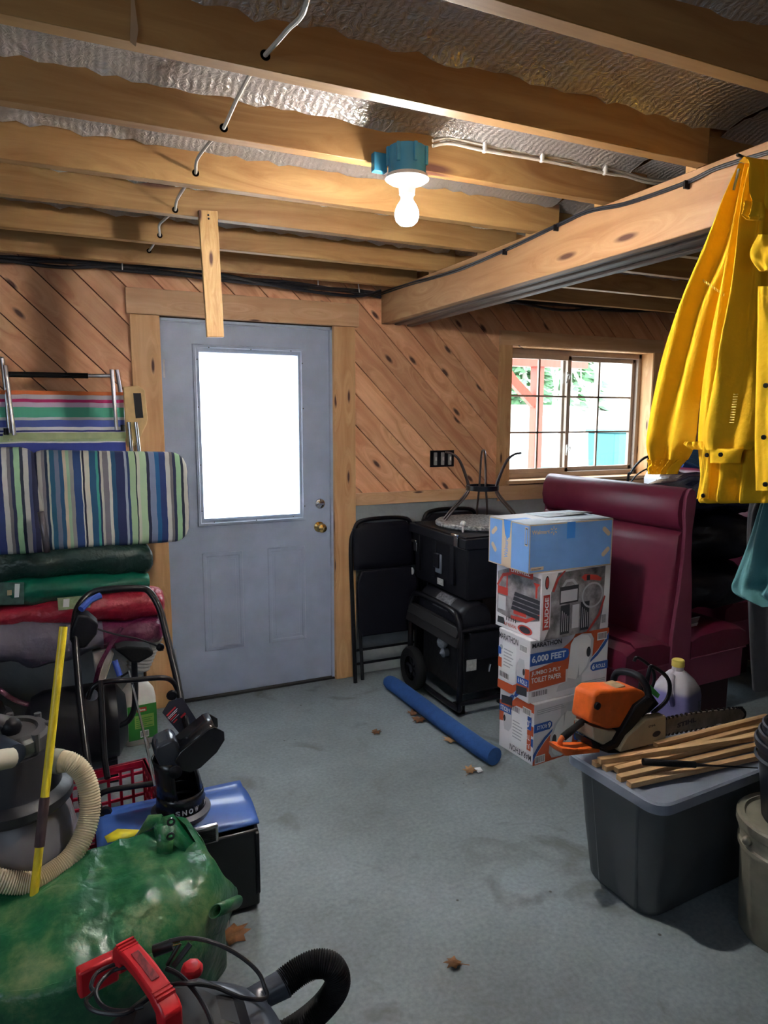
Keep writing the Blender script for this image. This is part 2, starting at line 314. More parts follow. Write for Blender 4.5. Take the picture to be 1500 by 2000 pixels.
# ---- ceiling: subfloor, joists, foil
ceil_ = struct(MB().bx(XL, XR, YR, 0.16, 2.46, 2.50).build('ceiling', M['subfloor']))
JY = [-5.05, -4.65, -4.25, -3.85, -3.45, -3.05, -2.645, -2.24, -1.85, -1.455, -1.10, -0.645, -0.23]
ends = {-2.24: 1.232, -1.85: 1.39, -1.455: 1.335, -1.10: 1.385}
for i, y in enumerate(JY):
    MB().bx(XL, ends.get(y, 1.34), y, y+0.040, 2.265+0.002*(i % 3), 2.46).build('joist', M['joist'], ceil_, bevel=0.002)
    MB().bx(1.235, XR, y+0.042, y+0.082, 2.265, 2.46).build('joist', M['joist'], ceil_, bevel=0.002)
edges = JY+[0.0]
for i in range(-1, len(JY)):
    y0 = (JY[i]+0.04) if i >= 0 else YR; y1 = edges[i+1]
    for (xa, xb, o) in ((XL, 1.30, 0.0), (1.32, XR, 0.04)):
        def fn(u, v, y0=y0+o, y1=y1+(o if y1 < 0 else 0), xa=xa, xb=xb, i=i):
            x = xa+(xb-xa)*u; y = y0+(y1-y0)*v; e = abs(2*v-1)
            n = noise.noise(Vector((x*7, y*11, i*3.1))); n2 = noise.noise(Vector((x*31, y*35, i)))
            z = 2.386-0.022*e**4+0.006*n+(0.006+0.010*e**3)*n2*1.0
            return (x, y, min(z, 2.42))
        MB().grid(fn, 110 if xa < 0 else 90, 14).build('foil_insulation', M['foil'], ceil_, angle=28)
# ---- built-up beam
bm_ = struct(MB().bx(1.228, 1.270, YR, 0.0, 2.090, 2.265).build('beam', M['beam'], bevel=0.003))
for k, (dz) in enumerate((0.004, -0.003, 0.002, -0.006)):
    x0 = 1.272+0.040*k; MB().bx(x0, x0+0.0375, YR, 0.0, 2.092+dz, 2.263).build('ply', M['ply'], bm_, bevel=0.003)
# ---- door
door = struct(thing('door_1', None, None, (0, 0, 0)))
xs = lambda px, py: P(px, py, y=0.012)
gL, gR, gB, gT = 0.205, 0.722, 0.915, 1.905
a, b2 = xs(388, 687), xs(587, 1003); gL, gT, gR, gB = a.x, a.z, b2.x, b2.z
a, b2 = xs(374, 671), xs(597, 1016); fL, fT, fR, fB = a.x, a.z, b2.x, b2.z
sl = MB()
y0, y1 = 0.012, 0.056
sl.bx(0.004, gL, y0, y1, 0.012, DH-0.004).bx(gR, DW-0.004, y0, y1, 0.012, DH-0.004).bx(gL, gR, y0, y1, 0.012, gB).bx(gL, gR, y0, y1, gT, DH-0.004)
slab = sl.build('door_slab', M['doorpaint'], door)
def bead(x0, x1, z0, z1, w, h, name, par, y=0.012, m='doorpaint'):
    """a moulded frame with sloping faces, mitred"""
    o = [(x0,z0),(x1,z0),(x1,z1),(x0,z1)]; q = MB()
    def ring(d, hh): return [(x0+d, y-hh, z0+d), (x1-d, y-hh, z0+d), (x1-d, y-hh, z1-d), (x0+d, y-hh, z1-d)]
    rs = [ring(0, 0), ring(w*0.12, h), ring(w*0.45, h), ring(w*0.6, h*0.45), ring(w, h*0.35), ring(w, -0.004)]
    vs = [p for r in rs for p in r]; fs = []
    for i in range(len(rs)-1):
        for j in range(4): fs.append((i*4+j, i*4+(j+1) % 4, (i+1)*4+(j+1) % 4, (i+1)*4+j))
    q.add(vs, fs); return q.build(name, M[m], par, angle=20)
bead(fL, fR, fB, fT, 0.034, 0.012, 'glass_frame', door)
M['frost'] = None
m, nt, b = new('frosted_film_glass'); L = nt.links.new
tc = N(nt, 'ShaderNodeTexCoord')
vo = N(nt, 'ShaderNodeTexVoronoi', feature='DISTANCE_TO_EDGE'); vo.inputs['Scale'].default_value = 26
ns = N(nt, 'ShaderNodeTexNoise'); ns.inputs['Scale'].default_value = 26; ns.inputs['Distortion'].default_value = 2.5; ns.inputs['Detail'].default_value = 2
L(tc.outputs['Object'], ns.inputs['Vector'])
rr = N(nt, 'ShaderNodeValToRGB'); e = rr.color_ramp.elements; e[0].position = 0.490; e[0].color = (1,1,1,1); e[1].position = 0.5; e[1].color = (0.03,0.062,0.075,1)
n3 = rr.color_ramp.elements.new(0.510); n3.color = (1,1,1,1); L(ns.outputs['Fac'], rr.inputs['Fac'])
sx = N(nt, 'ShaderNodeSeparateXYZ'); L(tc.outputs['Object'], sx.inputs[0])
ns2 = N(nt, 'ShaderNodeTexNoise'); ns2.inputs['Scale'].default_value = 30; L(tc.outputs['Object'], ns2.inputs['Vector'])
hi = N(nt, 'ShaderNodeMath', operation='SUBTRACT'); L(sx.outputs['Z'], hi.inputs[0]); hi.inputs[1].default_value = 1.42; ab = N(nt, 'ShaderNodeMath', operation='ABSOLUTE'); L(hi.outputs[0], ab.inputs[0])
ma = N(nt, 'ShaderNodeMath', operation='MULTIPLY_ADD'); L(ns2.outputs['Fac'], ma.inputs[0]); ma.inputs[1].default_value = 0.9; L(ab.outputs[0], ma.inputs[2])
gt = N(nt, 'ShaderNodeMapRange'); gt.inputs['From Min'].default_value = 0.80; gt.inputs['From Max'].default_value = 0.95; L(ma.outputs[0], gt.inputs['Value'])
mx = N(nt, 'ShaderNodeMix', data_type='RGBA'); mx.inputs[6].default_value = (1,1,1,1); L(gt.outputs[0], mx.inputs[0]); L(rr.outputs[0], mx.inputs[7])
trn = N(nt, 'ShaderNodeBsdfTransparent'); tlu = N(nt, 'ShaderNodeBsdfTranslucent'); L(mx.outputs[2], trn.inputs[0]); L(mx.outputs[2], tlu.inputs[0])
ms = N(nt, 'ShaderNodeMixShader'); ms.inputs[0].default_value = 0.45; L(trn.outputs[0], ms.inputs[1]); L(tlu.outputs[0], ms.inputs[2]); L(ms.outputs[0], nt.nodes['Material Output'].inputs[0])
M['frost'] = m
MB().bx(gL, gR, 0.030, 0.034, gB, gT).build('frosted_pane', M['frost'], door)
sc = MB()
for px, py in ((407,679),(489,683),(567,686),(384,702),(589,710),(387,795),(591,798),(391,908),(594,988),(394,998),(418,1019),(500,1015),(572,1008)):
    a = xs(px, py); sc.ball((a.x, 0.0, a.z), 0.0035, 8)
sc.build('frame_screws', mat('dark_screw', (0.05,0.05,0.05), 0.5), door)
for (p0, p1) in (((395,1081),(400,1273)), ((521,1071),(527,1256))):
    a = xs(*p0); b2 = xs(*p1); w = 0.222
    x0 = (a.x+b2.x)/2
    bead(x0, x0+w, b2.z, a.z, 0.040, 0.007, 'raised_panel', door)
    MB().bx(x0+0.040, x0+w-0.040, 0.009, 0.013, b2.z+0.040, a.z-0.040).build('panel_field', M['doorpaint'], door, bevel=0.002)
a = P(628, 1031, y=-0.03); RY = Matrix.Rotation(R90, 3, 'X')
q = MB().lathe([(0.0,0),(0.031,0),(0.031,0.004),(0.012,0.010),(0.011,0.030),(0.022,0.038),(0.028,0.052),(0.024,0.066),(0.010,0.072),(0.0,0.073)], (a.x, 0.012, a.z), 24, RY)
kn = q.build('doorknob', M['brass'], door)
a = P(626, 984, y=0.0)
db = MB().lathe([(0.0,0),(0.030,0),(0.028,0.008),(0.018,0.014),(0.0,0.015)], (a.x, 0.012, a.z), 24, RY).build('deadbolt', M['chrome'], door)
MB().cbox((a.x, -0.010, a.z), (0.034, 0.016, 0.010)).build('thumb_turn', M['chrome'], db, bevel=0.002)
for z in (1.80, 1.04, 0.26):
    MB().tube([(0.006, 0.004, z-0.045), (0.006, 0.004, z+0.045)], 0.007, 10).build('hinge', M['alu'], door)
# jamb, stop, threshold
MB().bx(-0.012, 0.002, -0.006, 0.10, 0, DH+0.012).build('jamb', M['doorpaint'], door)
MB().bx(DW-0.002, DW+0.012, -0.006, 0.10, 0, DH+0.012).build('jamb', M['doorpaint'], door)
MB().bx(-0.012, DW+0.012, -0.006, 0.10, DH, DH+0.014).build('jamb', M['doorpaint'], door)
MB().bx(-0.01, DW+0.01, -0.018, 0.10, 0.0, 0.012).build('threshold', mat('threshold_metal', (0.03,0.03,0.03), 0.5, 0.5), door, bevel=0.003)
# casing
struct(MB().bx(-0.150, -0.008, -0.032, 0.0, 0.0, 2.060).build('trim_4', M['trimv'], bevel=0.003))
struct(MB().bx(DW+0.012, 1.053, -0.032, 0.0, 0.0, 2.060).build('trim_5', M['trimv'], bevel=0.003))
struct(MB().bx(-0.165, 1.075, -0.034, 0.0, 2.061, 2.187).build('trim_6', M['trimh'], bevel=0.003))
# ---- window
win = struct(thing('window_1', None, None, (0, 0, 0)))
WX0, WX1, WZ0, WZ1 = 2.131, 3.317, 1.150, 2.005
lin = MB().bx(WX0-0.012, WX0, -0.02, 0.15, WZ0, WZ1).bx(WX1, WX1+0.012, -0.02, 0.15, WZ0, WZ1).bx(WX0-0.012, WX1+0.012, -0.02, 0.15, WZ1, WZ1+0.012)
lin.build('window_liner', M['trimv'], win)
MB().bx(WX0-0.03, WX1+0.03, -0.05, 0.15, WZ0-0.022, WZ0).build('window_stool', M['trimh'], win, bevel=0.003)
struct(MB().bx(WX0-0.092, WX0-0.004, -0.026, 0.0, 1.118, WZ1+0.004).build('trim_7', M['trimv'], bevel=0.003))
struct(MB().bx(WX1+0.004, WX1+0.092, -0.026, 0.0, 1.118, WZ1+0.004).build('trim_8', M['trimv'], bevel=0.003))
struct(MB().bx(WX0-0.092, WX1+0.092, -0.026, 0.0, WZ1+0.004, WZ1+0.092).build('trim_9', M['trimh'], bevel=0.003))
wf = mat('window_frame_wood', S(176,158,144), 0.5, var=0.08); gl = None
m, nt, b = new('clear_glass'); L = nt.links.new
trn = N(nt, 'ShaderNodeBsdfTransparent'); trn.inputs[0].default_value = (0.96,0.98,0.98,1); gs = N(nt, 'ShaderNodeBsdfGlossy'); gs.inputs['Roughness'].default_value = 0.02
ms = N(nt, 'ShaderNodeMixShader'); ms.inputs[0].default_value = 0.05; L(trn.outputs[0], ms.inputs[1]); L(gs.outputs[0], ms.inputs[2]); L(ms.outputs[0], nt.nodes['Material Output'].inputs[0]); M['glass'] = m
# outer frame
yy0, yy1 = 0.085, 0.145
MB().bx(WX0, WX1, yy0, yy1, WZ0, WZ0+0.035).bx(WX0, WX1, yy0, yy1, WZ1-0.035, WZ1).bx(WX0, WX0+0.03, yy0, yy1, WZ0, WZ1).bx(WX1-0.03, WX1, yy0, yy1, WZ0, WZ1).build('window_frame', wf, win, bevel=0.004)
midx = P(1106, 800, y=0.09).x
for k, (sx0, sx1, ys) in enumerate(((WX0+0.03, midx+0.022, 0.078), (midx-0.022, WX1-0.03, 0.112))):
    t = 0.030; q = MB(); z0, z1 = WZ0+0.035, WZ1-0.035
    q.bx(sx0, sx0+t, ys, ys+0.028, z0, z1).bx(sx1-t, sx1, ys, ys+0.028, z0, z1).bx(sx0, sx1, ys, ys+0.028, z0, z0+t).bx(sx0, sx1, ys, ys+0.028, z1-t, z1)
    sash = q.build('sash', wf, win, bevel=0.003)
    cx = (sx0+sx1)/2; h = (z1-z0-2*t)/3
    MB().bx(cx-0.007, cx+0.007, ys+0.006, ys+0.020, z0+t, z1-t).build('muntin', wf, sash)
    for j in (1, 2): MB().bx(sx0+t, sx1-t, ys+0.006, ys+0.020, z0+t+h*j-0.006, z0+t+h*j+0.006).build('muntin', wf, sash)
    MB().bx(sx0+t, sx1-t, ys+0.012, ys+0.015, z0+t, z1-t).build('pane', M['glass'], sash)
for py in (738, 879):
    a = P(1108, py, y=0.07)
    lt = MB().cbox((a.x, 0.072, a.z), (0.018, 0.010, 0.075)).build('sash_latch', M['white'], win, bevel=0.004)
    MB().tube(cat([(a.x-0.012, 0.062, a.z-0.02), (a.x-0.012, 0.052, a.z+0.01), (a.x+0.008, 0.050, a.z+0.02), (a.x+0.006, 0.056, a.z-0.01)]), 0.004, 8).build('latch_lever', M['white'], lt)
# ---- unseen frames added around the two fill lamps, on solid walls
struct(MB().bx(-1.6, 0.4, YR, YR+0.03, 1.0, 1.04).bx(-1.6, 0.4, YR, YR+0.03, 1.96, 2.0).bx(-1.6, -1.56, YR, YR+0.03, 1.04, 1.96).bx(0.36, 0.4, YR, YR+0.03, 1.04, 1.96).build('rear_fill_frame', wf))
struct(MB().bx(XL, XL+0.03, -3.7, -2.3, 1.1, 1.14).bx(XL, XL+0.03, -3.7, -2.3, 2.06, 2.1).bx(XL, XL+0.03, -3.7, -3.66, 1.14, 2.06).bx(XL, XL+0.03, -2.34, -2.3, 1.14, 2.06).build('side_fill_frame', wf))
# ================================================================ fittings on wall and ceiling
a = P(840, 880, y=-0.0); b2 = P(886, 911, y=0)
ob = thing('outlet_box', 'dark metal gang box with three bare switches set in the pine wall', 'switch box', (a.x, 0, b2.z))
q = MB(); q.bx(a.x, b2.x, -0.003, 0.0, b2.z, b2.z+0.006).bx(a.x, b2.x, -0.003, 0.0, a.z-0.006, a.z).bx(a.x, a.x+0.006, -0.003, 0, b2.z, a.z).bx(b2.x-0.006, b2.x, -0.003, 0, b2.z, a.z).bx(a.x+0.004, b2.x-0.004, -0.0015, 0.0, b2.z, a.z)
q.build('metal_box', M['blackm'], ob)
for k in range(3):
    cx = a.x+(b2.x-a.x)*(0.2+0.3*k); sw = MB().bx(cx-0.010, cx+0.010, -0.014, -0.002, b2.z+0.012, a.z-0.012).build('switch', mat('switch_grey', (0.35,0.34,0.32), 0.5), ob, bevel=0.002)
    MB().bx(cx-0.004, cx+0.004, -0.024, -0.014, (a.z+b2.z)/2-0.012, (a.z+b2.z)/2+0.012).build('toggle', M['white'], sw, bevel=0.002)
# ceiling lamp
lx, ly = 0.448, -1.908
lamp = thing('ceiling_lamp', 'bare lit bulb in white porcelain holder under a blue junction box', 'lamp', (lx, ly, 2.222))
M['boxblue'] = mat('junction_box_blue', S(60,150,190), 0.45, var=0.1)
q = MB().lathe([(0.0,2.226),(0.053,2.226),(0.053,2.300),(0.0,2.300)], (lx, ly, 0), 16)
for k in range(7):
    t = 2*math.pi*k/7+0.2; q.cbox((lx+0.054*math.cos(t), ly+0.054*math.sin(t), 2.275), (0.010, 0.010, 0.05))
q.bx(lx-0.085, lx-0.045, ly+0.035, ly+0.058, 2.24, 2.29)
q.build('junction_box', M['boxblue'], lamp, bevel=0.002)
MB().lathe([(0.0,2.226),(0.058,2.226),(0.062,2.216),(0.050,2.208),(0.028,2.206),(0.024,2.196),(0.022,2.176),(0.0,2.176)], (lx, ly, 0), 28).build('lampholder', M['white'], lamp)
MB().lathe([(0.0,2.180),(0.0165,2.180),(0.019,2.172),(0.0165,2.166)], (lx, ly, 0), 20).build('screw_base', M['white'], lamp)
m, nt, b = new('lit_bulb_glass'); em = N(nt, 'ShaderNodeEmission'); em.inputs[0].default_value = (1.0, 0.94, 0.88, 1)
gn_ = N(nt, 'ShaderNodeNewGeometry'); sz_ = N(nt, 'ShaderNodeSeparateXYZ'); nt.links.new(gn_.outputs['Normal'], sz_.inputs[0]); fr_ = N(nt, 'ShaderNodeMapRange', interpolation_type='SMOOTHSTEP')
for a_, v_ in (('From Min', 0.35), ('From Max', -0.55), ('To Min', 40.0), ('To Max', 700.0)): fr_.inputs[a_].default_value = v_   # an LED globe: bright below, dim towards its base
nt.links.new(sz_.outputs['Z'], fr_.inputs['Value']); nt.links.new(fr_.outputs[0], em.inputs[1])
nt.links.new(em.outputs[0], nt.nodes['Material Output'].inputs[0]); M['bulb'] = m
MB().lathe([(0.015,2.170),(0.018,2.160),(0.027,2.147),(0.033,2.132),(0.034,2.120),(0.030,2.106),(0.020,2.096),(0.008,2.0925),(0.0,2.092)], (lx, ly, 0), 24).build('bulb', M['bulb'], lamp)
# white cable from the lamp along the joist
w = tag(MB().build('x', M['cable']), '', '') ; bpy.data.objects.remove(w)
pth = [(845,275),(880,270),(945,284),(1057,303),(1180,328),(1222,338),(1262,350),(1306,354)]
q = MB()
q.tube(cat([P(x, y, y=-1.860) for x, y in pth]), 0.0052, 8); q.tube(cat([P(x, y+10-(i > 4)*4, y=-1.860)+Vector((0,0,0)) for i, (x, y) in enumerate(pth)]), 0.0052, 8)
wc = tag(q.build('lamp_cable', M['cable']), 'pair of white cables stapled along joist from lamp to beam', 'cable')
for px, py in ((945,284),(1057,303),(1180,328)):
    a = P(px, py+5, y=-1.862); MB().cbox((a.x, -1.866, a.z), (0.010, 0.014, 0.030)).build('cable_staple', M['white'], wc, bevel=0.002)
# cable looping through holes in the joists
hole = {-2.24: (518,108), -1.85: (437,250), -1.455: (382,338), -1.10: (342,410), -0.645: (312,460), -0.23: (291,490)}
sag = {-2.24: [(600,2),(560,60)], -1.85: [(487,148),(462,195)], -1.455: [(410,277),(385,312)], -1.10: [(362,364),(346,390)], -0.645: [(322,428),(311,440)], -0.23: [(303,472),(297,482)]}
pts = [(lambda p: (p.x, p.y, 2.37))(P(610, -40, y=-2.60))]; prev = -2.645; holes = MB()
for y in sorted(hole):
    for k, (sx_, sy_) in enumerate(sag[y]):
        f = (0.35, 0.72)[k]; yy = prev+0.04+(y-prev-0.04)*f; p = P(sx_, sy_, y=yy); pts.append((p.x, p.y, min(2.37, max(p.z, 2.235))))
    h_ = P(*hole[y], y=y); pts.append((h_.x, y-0.002, h_.z)); pts.append((h_.x-0.004, y+0.04, h_.z+0.002)); prev = y
    holes.lathe([(0.0,0),(0.011,0)], (h_.x, y-0.0008, h_.z), 14, Matrix.Rotation(R90, 3, 'X'))
holes.build('drilled_holes', mat('dark_hole', (0.01,0.006,0.004), 0.9), ceil_)
tag(MB().tube(cat(pts, 5), 0.0048, 8).build('joist_cable', M['cable']), 'single white cable looping through drilled holes in the ceiling joists', 'cable')
# black cable on the beam
pth = [(745,571),(800,553),(890,527),(990,485),(1085,440),(1150,411),(1225,395),(1340,355),(1400,327),(1500,296),(1600,268)]
bc = tag(MB().tube(cat([P(x, y, x=1.222) for x, y in pth]), 0.0042, 8).tube(cat([P(x, y+4, x=1.222) for x, y in pth]), 0.0036, 8).build('beam_cable', M['darkcable']), 'black cable running along the left face of the beam', 'cable')
for px, py in ((985,488),(1085,441),(1340,357)):
    a = P(px, py+4, x=1.215); MB().cbox((1.217, a.y, a.z), (0.02, 0.006, 0.022)).build('cable_clip', M['black'], bc)
# bundles of dark cables along the top of the back wall
def bundle(name, pts_, label):
    q = MB()
    for k in range(4):
        off = [(0,0),(6,0),(-4,.3),(10,.5)][k]
        q.tube(cat([Vector(P(x, y+off[0]*math.cos(i*1.7+k), y=-0.05-0.012*k)) for i, (x, y) in enumerate(pts_)], 5), 0.0085, 8)
    return tag(q.build(name, M['darkcable']), label, 'cables')
b1 = bundle('cable_bundle', [(-120,500),(0,507),(120,512),(240,522),(400,540),(560,557),(690,570),(744,575)], 'bundle of black cables sagging along wall top left of beam')
for px, py in ((238,508),(621,540),(697,555)):
    a = P(px, py, y=-0.10); MB().tube([(a.x, -0.10, a.z+0.05), (a.x+(0.015 if px > 690 else 0), -0.102, a.z-0.045)], 0.003, 6).build('cable_tie', M['white'], b1)
bundle('cable_bundle', [(900,572),(1000,588),(1100,596),(1200,601),(1330,606),(1500,612)], 'bundle of black cables along wall top right of beam')
# wooden lath hanging from a joist
t0, t1 = P(388, 410, y=-1.125), P(425, 412, y=-1.125); u0, u1 = P(405, 658, y=-1.125), P(438, 658, y=-1.125)
q = MB(); vs = [(t0.x, t0.z), (t1.x, t1.z), (u1.x, u1.z), (u0.x, u0.z)]
q.prism(vs, basis((0, -1.104, 0), (1,0,0), (0,0,1), (0,-1,0)), 0.020)
lath = q.build('wooden_lath', M['stickv'] if 'stickv' in M else wood('lath_pine', S(214,176,118), S(184,138,80), rot=(0,R90,0), along=3, across=60, kx=6, ky=22, ks=0.2, rvar=0.05), bevel=0.0015)
tag(lath, 'short pine lath nailed to a joist, hanging in front of the door head', 'lath')
a = P(407, 420, y=-1.127); MB().ball((a.x, -1.126, a.z), 0.004, 8).ball((a.x+0.001, -1.126, a.z-0.012), 0.004, 8).build('nail_head', M['blackm'], lath)
# torn paper strip hanging from the near joist
a = P(258, 0, y=-2.245); b2 = P(262, 90, y=-2.245)
q = MB(); vs = [(a.x-0.002, 2.34), (a.x+0.004, 2.34), (b2.x+0.009, b2.z+0.03), (b2.x+0.003, b2.z), (b2.x-0.007, b2.z+0.006), (b2.x-0.004, b2.z+0.05)]
q.prism(vs, basis((0, -2.243, 0), (1,0,0), (0,0,1), (0,-1,0)), 0.002)
tag(q.build('paper_shred', mat('brown_paper', (0.45,0.30,0.18), 0.8)), 'torn strip of brown paper stuck on the nearest ceiling joist', 'paper')
# ================================================================ OUTSIDE
gm = mat('yard_ground', (0.62,0.60,0.56), 0.9, var=0.15, vs=1.5)
struct(MB().bx(-30, 45, 0.17, 60, -0.25, -0.14).build('ground', gm))
redp = wood('red_stained_timber', (0.42,0.08,0.045), (0.34,0.06,0.03), rot=(0,R90,0), kx=2, ky=6, ks=0.05, rvar=0.05)
pa = P(1048, 800, y=1.7)
pp = thing('porch_post', 'red-brown timber porch post with a brace seen through left sash', 'post', (pa.x, 1.7, -0.14))
MB().bx(pa.x-0.045, pa.x+0.045, 1.66, 1.75, -0.14, 2.10).build('post', redp, pp)
zb_ = P(1048, 706, y=1.7).z
MB().bx(0.5, pa.x+0.55, 1.64, 1.77, zb_-0.05, zb_+0.16).build('header_beam', redp, pp)
g1, g2 = P(1000, 742, y=1.7), P(1040, 790, y=1.7)
MB().tube([(g1.x-0.25, 1.70, g1.z+0.27), (g1.x, 1.70, g1.z), (g2.x+0.02, 1.70, g2.z)], 0.055, 4).build('brace', redp, pp)
a = P(1070, 800, y=7.5); b2 = P(1130, 880, y=7.5)
tk = thing('white_tank', 'large pale storage tank standing in the yard beyond the window', 'tank', (a.x, 7.5, -0.14))
c0, c1 = P(960, 790, y=7.5), P(1138, 790, y=7.5); zt = c0.z; rad = (zt+0.05)/2
tm = mat('tank_white', (0.85,0.83,0.80), 0.5)
MB().lathe([(0,0),(rad*0.55,0.02),(rad*0.9,0.15),(rad,0.4),(rad,(c1.x-c0.x)-0.4),(rad*0.9,(c1.x-c0.x)-0.15),(rad*0.55,(c1.x-c0.x)),(0,(c1.x-c0.x)+0.02)], (c0.x, 7.5, zt-rad), 28, Matrix.Rotation(R90, 3, 'Y')).build('tank_body', tm, tk)
for xx in (c0.x+0.5, c1.x-0.6): MB().bx(xx, xx+0.12, 7.2, 7.8, -0.14, zt-rad*1.7).build('cradle', tm, tk)
def bin_(x, y, w, h, d, col, label):
    t = thing('wheeled_bin', label, 'bin', (x, y, -0.14)); mm = mat('bin_plastic', col, 0.5)
    MB().taper(x-w/2, x+w/2, y-d/2, y+d/2, -0.14+0.03, -0.14+h, w*0.08, d*0.08).build('bin_body', mm, t, bevel=0.02)
    MB().bx(x-w/2-0.03, x+w/2+0.03, y-d/2-0.04, y+d/2+0.02, -0.14+h, -0.14+h+0.05).build('bin_lid', mm, t, bevel=0.015)
    for s_ in (-1, 1): MB().lathe([(0,0),(0.09,0),(0.09,0.05),(0,0.05)], (x+s_*w*0.4-0.025, y+d/2, -0.05), 16, Matrix.Rotation(R90, 3, 'Y')).build('wheel', M['rubber'], t)
a = P(1200, 915, y=4.6); k_ = P(1200, 840, y=4.6); bin_(a.x, 4.6, 0.62, k_.z+0.10, 0.6, (0.03,0.14,0.15), 'large green wheeled bin beyond the right sash')
a = P(1066, 880, y=4.4); bin_(a.x, 4.4, 0.16, 0.95, 0.3, (0.05,0.22,0.26), 'narrow dark green bin beside the red porch post')
a = P(1085, 880, y=5.2)
q = MB()
for dx in (-0.35, 0.35): q.tube([(a.x+dx-0.25, 5.2, -0.14), (a.x+dx+0.3, 5.2, 0.62)], 0.025, 6).tube([(a.x+dx+0.25, 5.2, -0.14), (a.x+dx-0.3, 5.2, 0.62)], 0.025, 6)
ft = thing('garden_bench', 'small garden table with crossed dark legs in the yard', 'table', (a.x, 5.2, -0.14))
q.build('crossed_legs', M['blackm'], ft); MB().bx(a.x-0.7, a.x+0.7, 5.0, 5.4, 0.62, 0.66).build('tabletop', tm, ft)
gm2 = mat('conifer_needles', (0.11,0.22,0.10), 0.8, var=0.3, vs=3); tk2 = mat('bare_bark', (0.36,0.32,0.28), 0.9)
def conifer(x, y, h):
    t = thing('conifer', None, 'tree', (x, y, -0.14), 'conifers at the edge of the yard'); t['label'] = 'dark green conifer at the far edge of the yard'
    rnd = random.Random(int(x*100)); MB().tube([(x, y, -0.14), (x, y, h*0.95)], [0.14, 0.02], 7).build('trunk', tk2, t)
    q = MB()
    for i in range(420):
        f = rnd.random()**0.8; z = h*(0.08+0.9*f); r = (1-f)*h*0.24*rnd.uniform(0.3, 1)+0.05; an = rnd.uniform(0, 6.283); l = 0.35+0.35*(1-f)
        c = Vector((x+r*math.cos(an), y+r*math.sin(an), z)); d = Vector((math.cos(an), math.sin(an), -0.35)).normalized()*l; s_ = Vector((-math.sin(an), math.cos(an), 0))*l*0.28
        q.add([c-d*0.5, c+s_+Vector((0,0,-0.05)), c+d*0.6, c-s_+Vector((0,0,-0.05)), c+Vector((0,0,0.1))], [(0,1,4),(1,2,4),(2,3,4),(3,0,4)])
    f_ = q.build('needles', gm2, t); f_['kind'] = 'stuff'
def baretree(x, y, h):
    t = thing('bare_tree', None, 'tree', (x, y, -0.14), 'bare trees behind the yard'); t['label'] = 'leafless grey tree standing behind the yard'
    rnd = random.Random(int(x*77)); q = MB()
    def br(p, d, l, r, k):
        e_ = p+d*l; q.tube([p, p+d*l*0.5+Vector((rnd.uniform(-1,1), rnd.uniform(-1,1), 0))*l*0.05, e_], [r, r*0.8, r*0.55], 4, caps=False)
        if k == 0: return
        for _ in range(3): br(p+d*l*rnd.uniform(0.45, 1), (d+Vector((rnd.uniform(-.7,.7), rnd.uniform(-.7,.7), rnd.uniform(-.1,.5)))).normalized(), l*rnd.uniform(0.5,0.75), r*0.5, k-1)
    br(Vector((x, y, -0.14)), Vector((rnd.uniform(-.05,.05), 0, 1)), h*0.5, 0.09, 4); q.build('trunk_and_branches', tk2, t)
for x, y, h in ((10,19,7),(14.5,17,6.5),(19,20,8),(24,19,8),(29.5,23,10)): conifer(x, y, h)
for x, y, h in ((8.5,12,5.5),(11.6,11.5,5.5),(14.2,13,5.5),(17.4,13,6),(20.8,14,6)): baretree(x, y, h)
bank = mat('brush_bank', (0.34,0.32,0.26), 0.95, var=0.35, vs=2.5)
struct(MB().grid(lambda u, v: (-5+50*u, 13+22*v, -0.14+5.5*v**0.8+0.4*noise.noise(Vector((u*22, v*6, 2)))), 60, 16).build('hill', bank))
# ================================================================ OBJECTS, right-hand side
def carton(name, label, x, y, yaw, w, d, h, z0, mcol, edge=0.0):
    t = thing(name, label, 'box', (x, y, z0), None)
    F = frame((x, y, z0), yaw)
    MB(F).bx(0, w, 0, d, 0, h).build('carton', mcol, t, bevel=0.003)
    front = F @ basis((0, -0.0005, 0), (1,0,0), (0,0,1), (0,-1,0)); left = F @ basis((-0.0005, d, 0), (0,-1,0), (0,0,1), (-1,0,0)); top = F @ basis((0, 0, h+0.0005), (1,0,0), (0,1,0), (0,0,1))
    return t, F, front, left, top
def R_(x0, y0, x1, y1): return [(x0,y0),(x1,y0),(x1,y1),(x0,y1)]
def ell(cx, cy, rx, ry, n=28, a0=0, a1=2*math.pi): return [(cx+rx*math.cos(a0+(a1-a0)*k/n), cy+ry*math.sin(a0+(a1-a0)*k/n)) for k in range(n)]
def pill(x0, y0, x1, y1, n=8, left=True):
    r = (y1-y0)/2; pts = [(x1-r+r*math.sin(math.pi*k/n), y0+r-r*math.cos(math.pi*k/n)) for k in range(n+1)]
    if left: pts += [(x0+r-r*math.sin(math.pi*k/n), y1-r+r*math.cos(math.pi*k/n)) for k in range(n+1)]
    else: pts += [(x0, y1), (x0, y0)]
    return pts
card = mat('white_card', S(232,229,234), 0.55, var=0.05, vs=5); orng = mat('print_orange', (0.62,0.10,0.03), 0.5); blu = mat('print_blue', (0.02,0.09,0.40), 0.5); blk = mat('print_black', (0.02,0.02,0.03), 0.5)
wht = mat('print_white', (0.85,0.85,0.87), 0.5); gry = mat('print_grey', (0.45,0.46,0.50), 0.5); lgr = mat('print_pale_grey', (0.62,0.62,0.66), 0.5); silv = mat('print_silver', (0.24,0.225,0.24), 0.45, var=0.6, vs=16); prd = mat('print_red', (0.55,0.05,0.035), 0.5)
PM = [wht, orng, blu, blk, gry, lgr, silv, prd]
WH, OR, BL, BK, GY, LG, SV, RD = range(8)
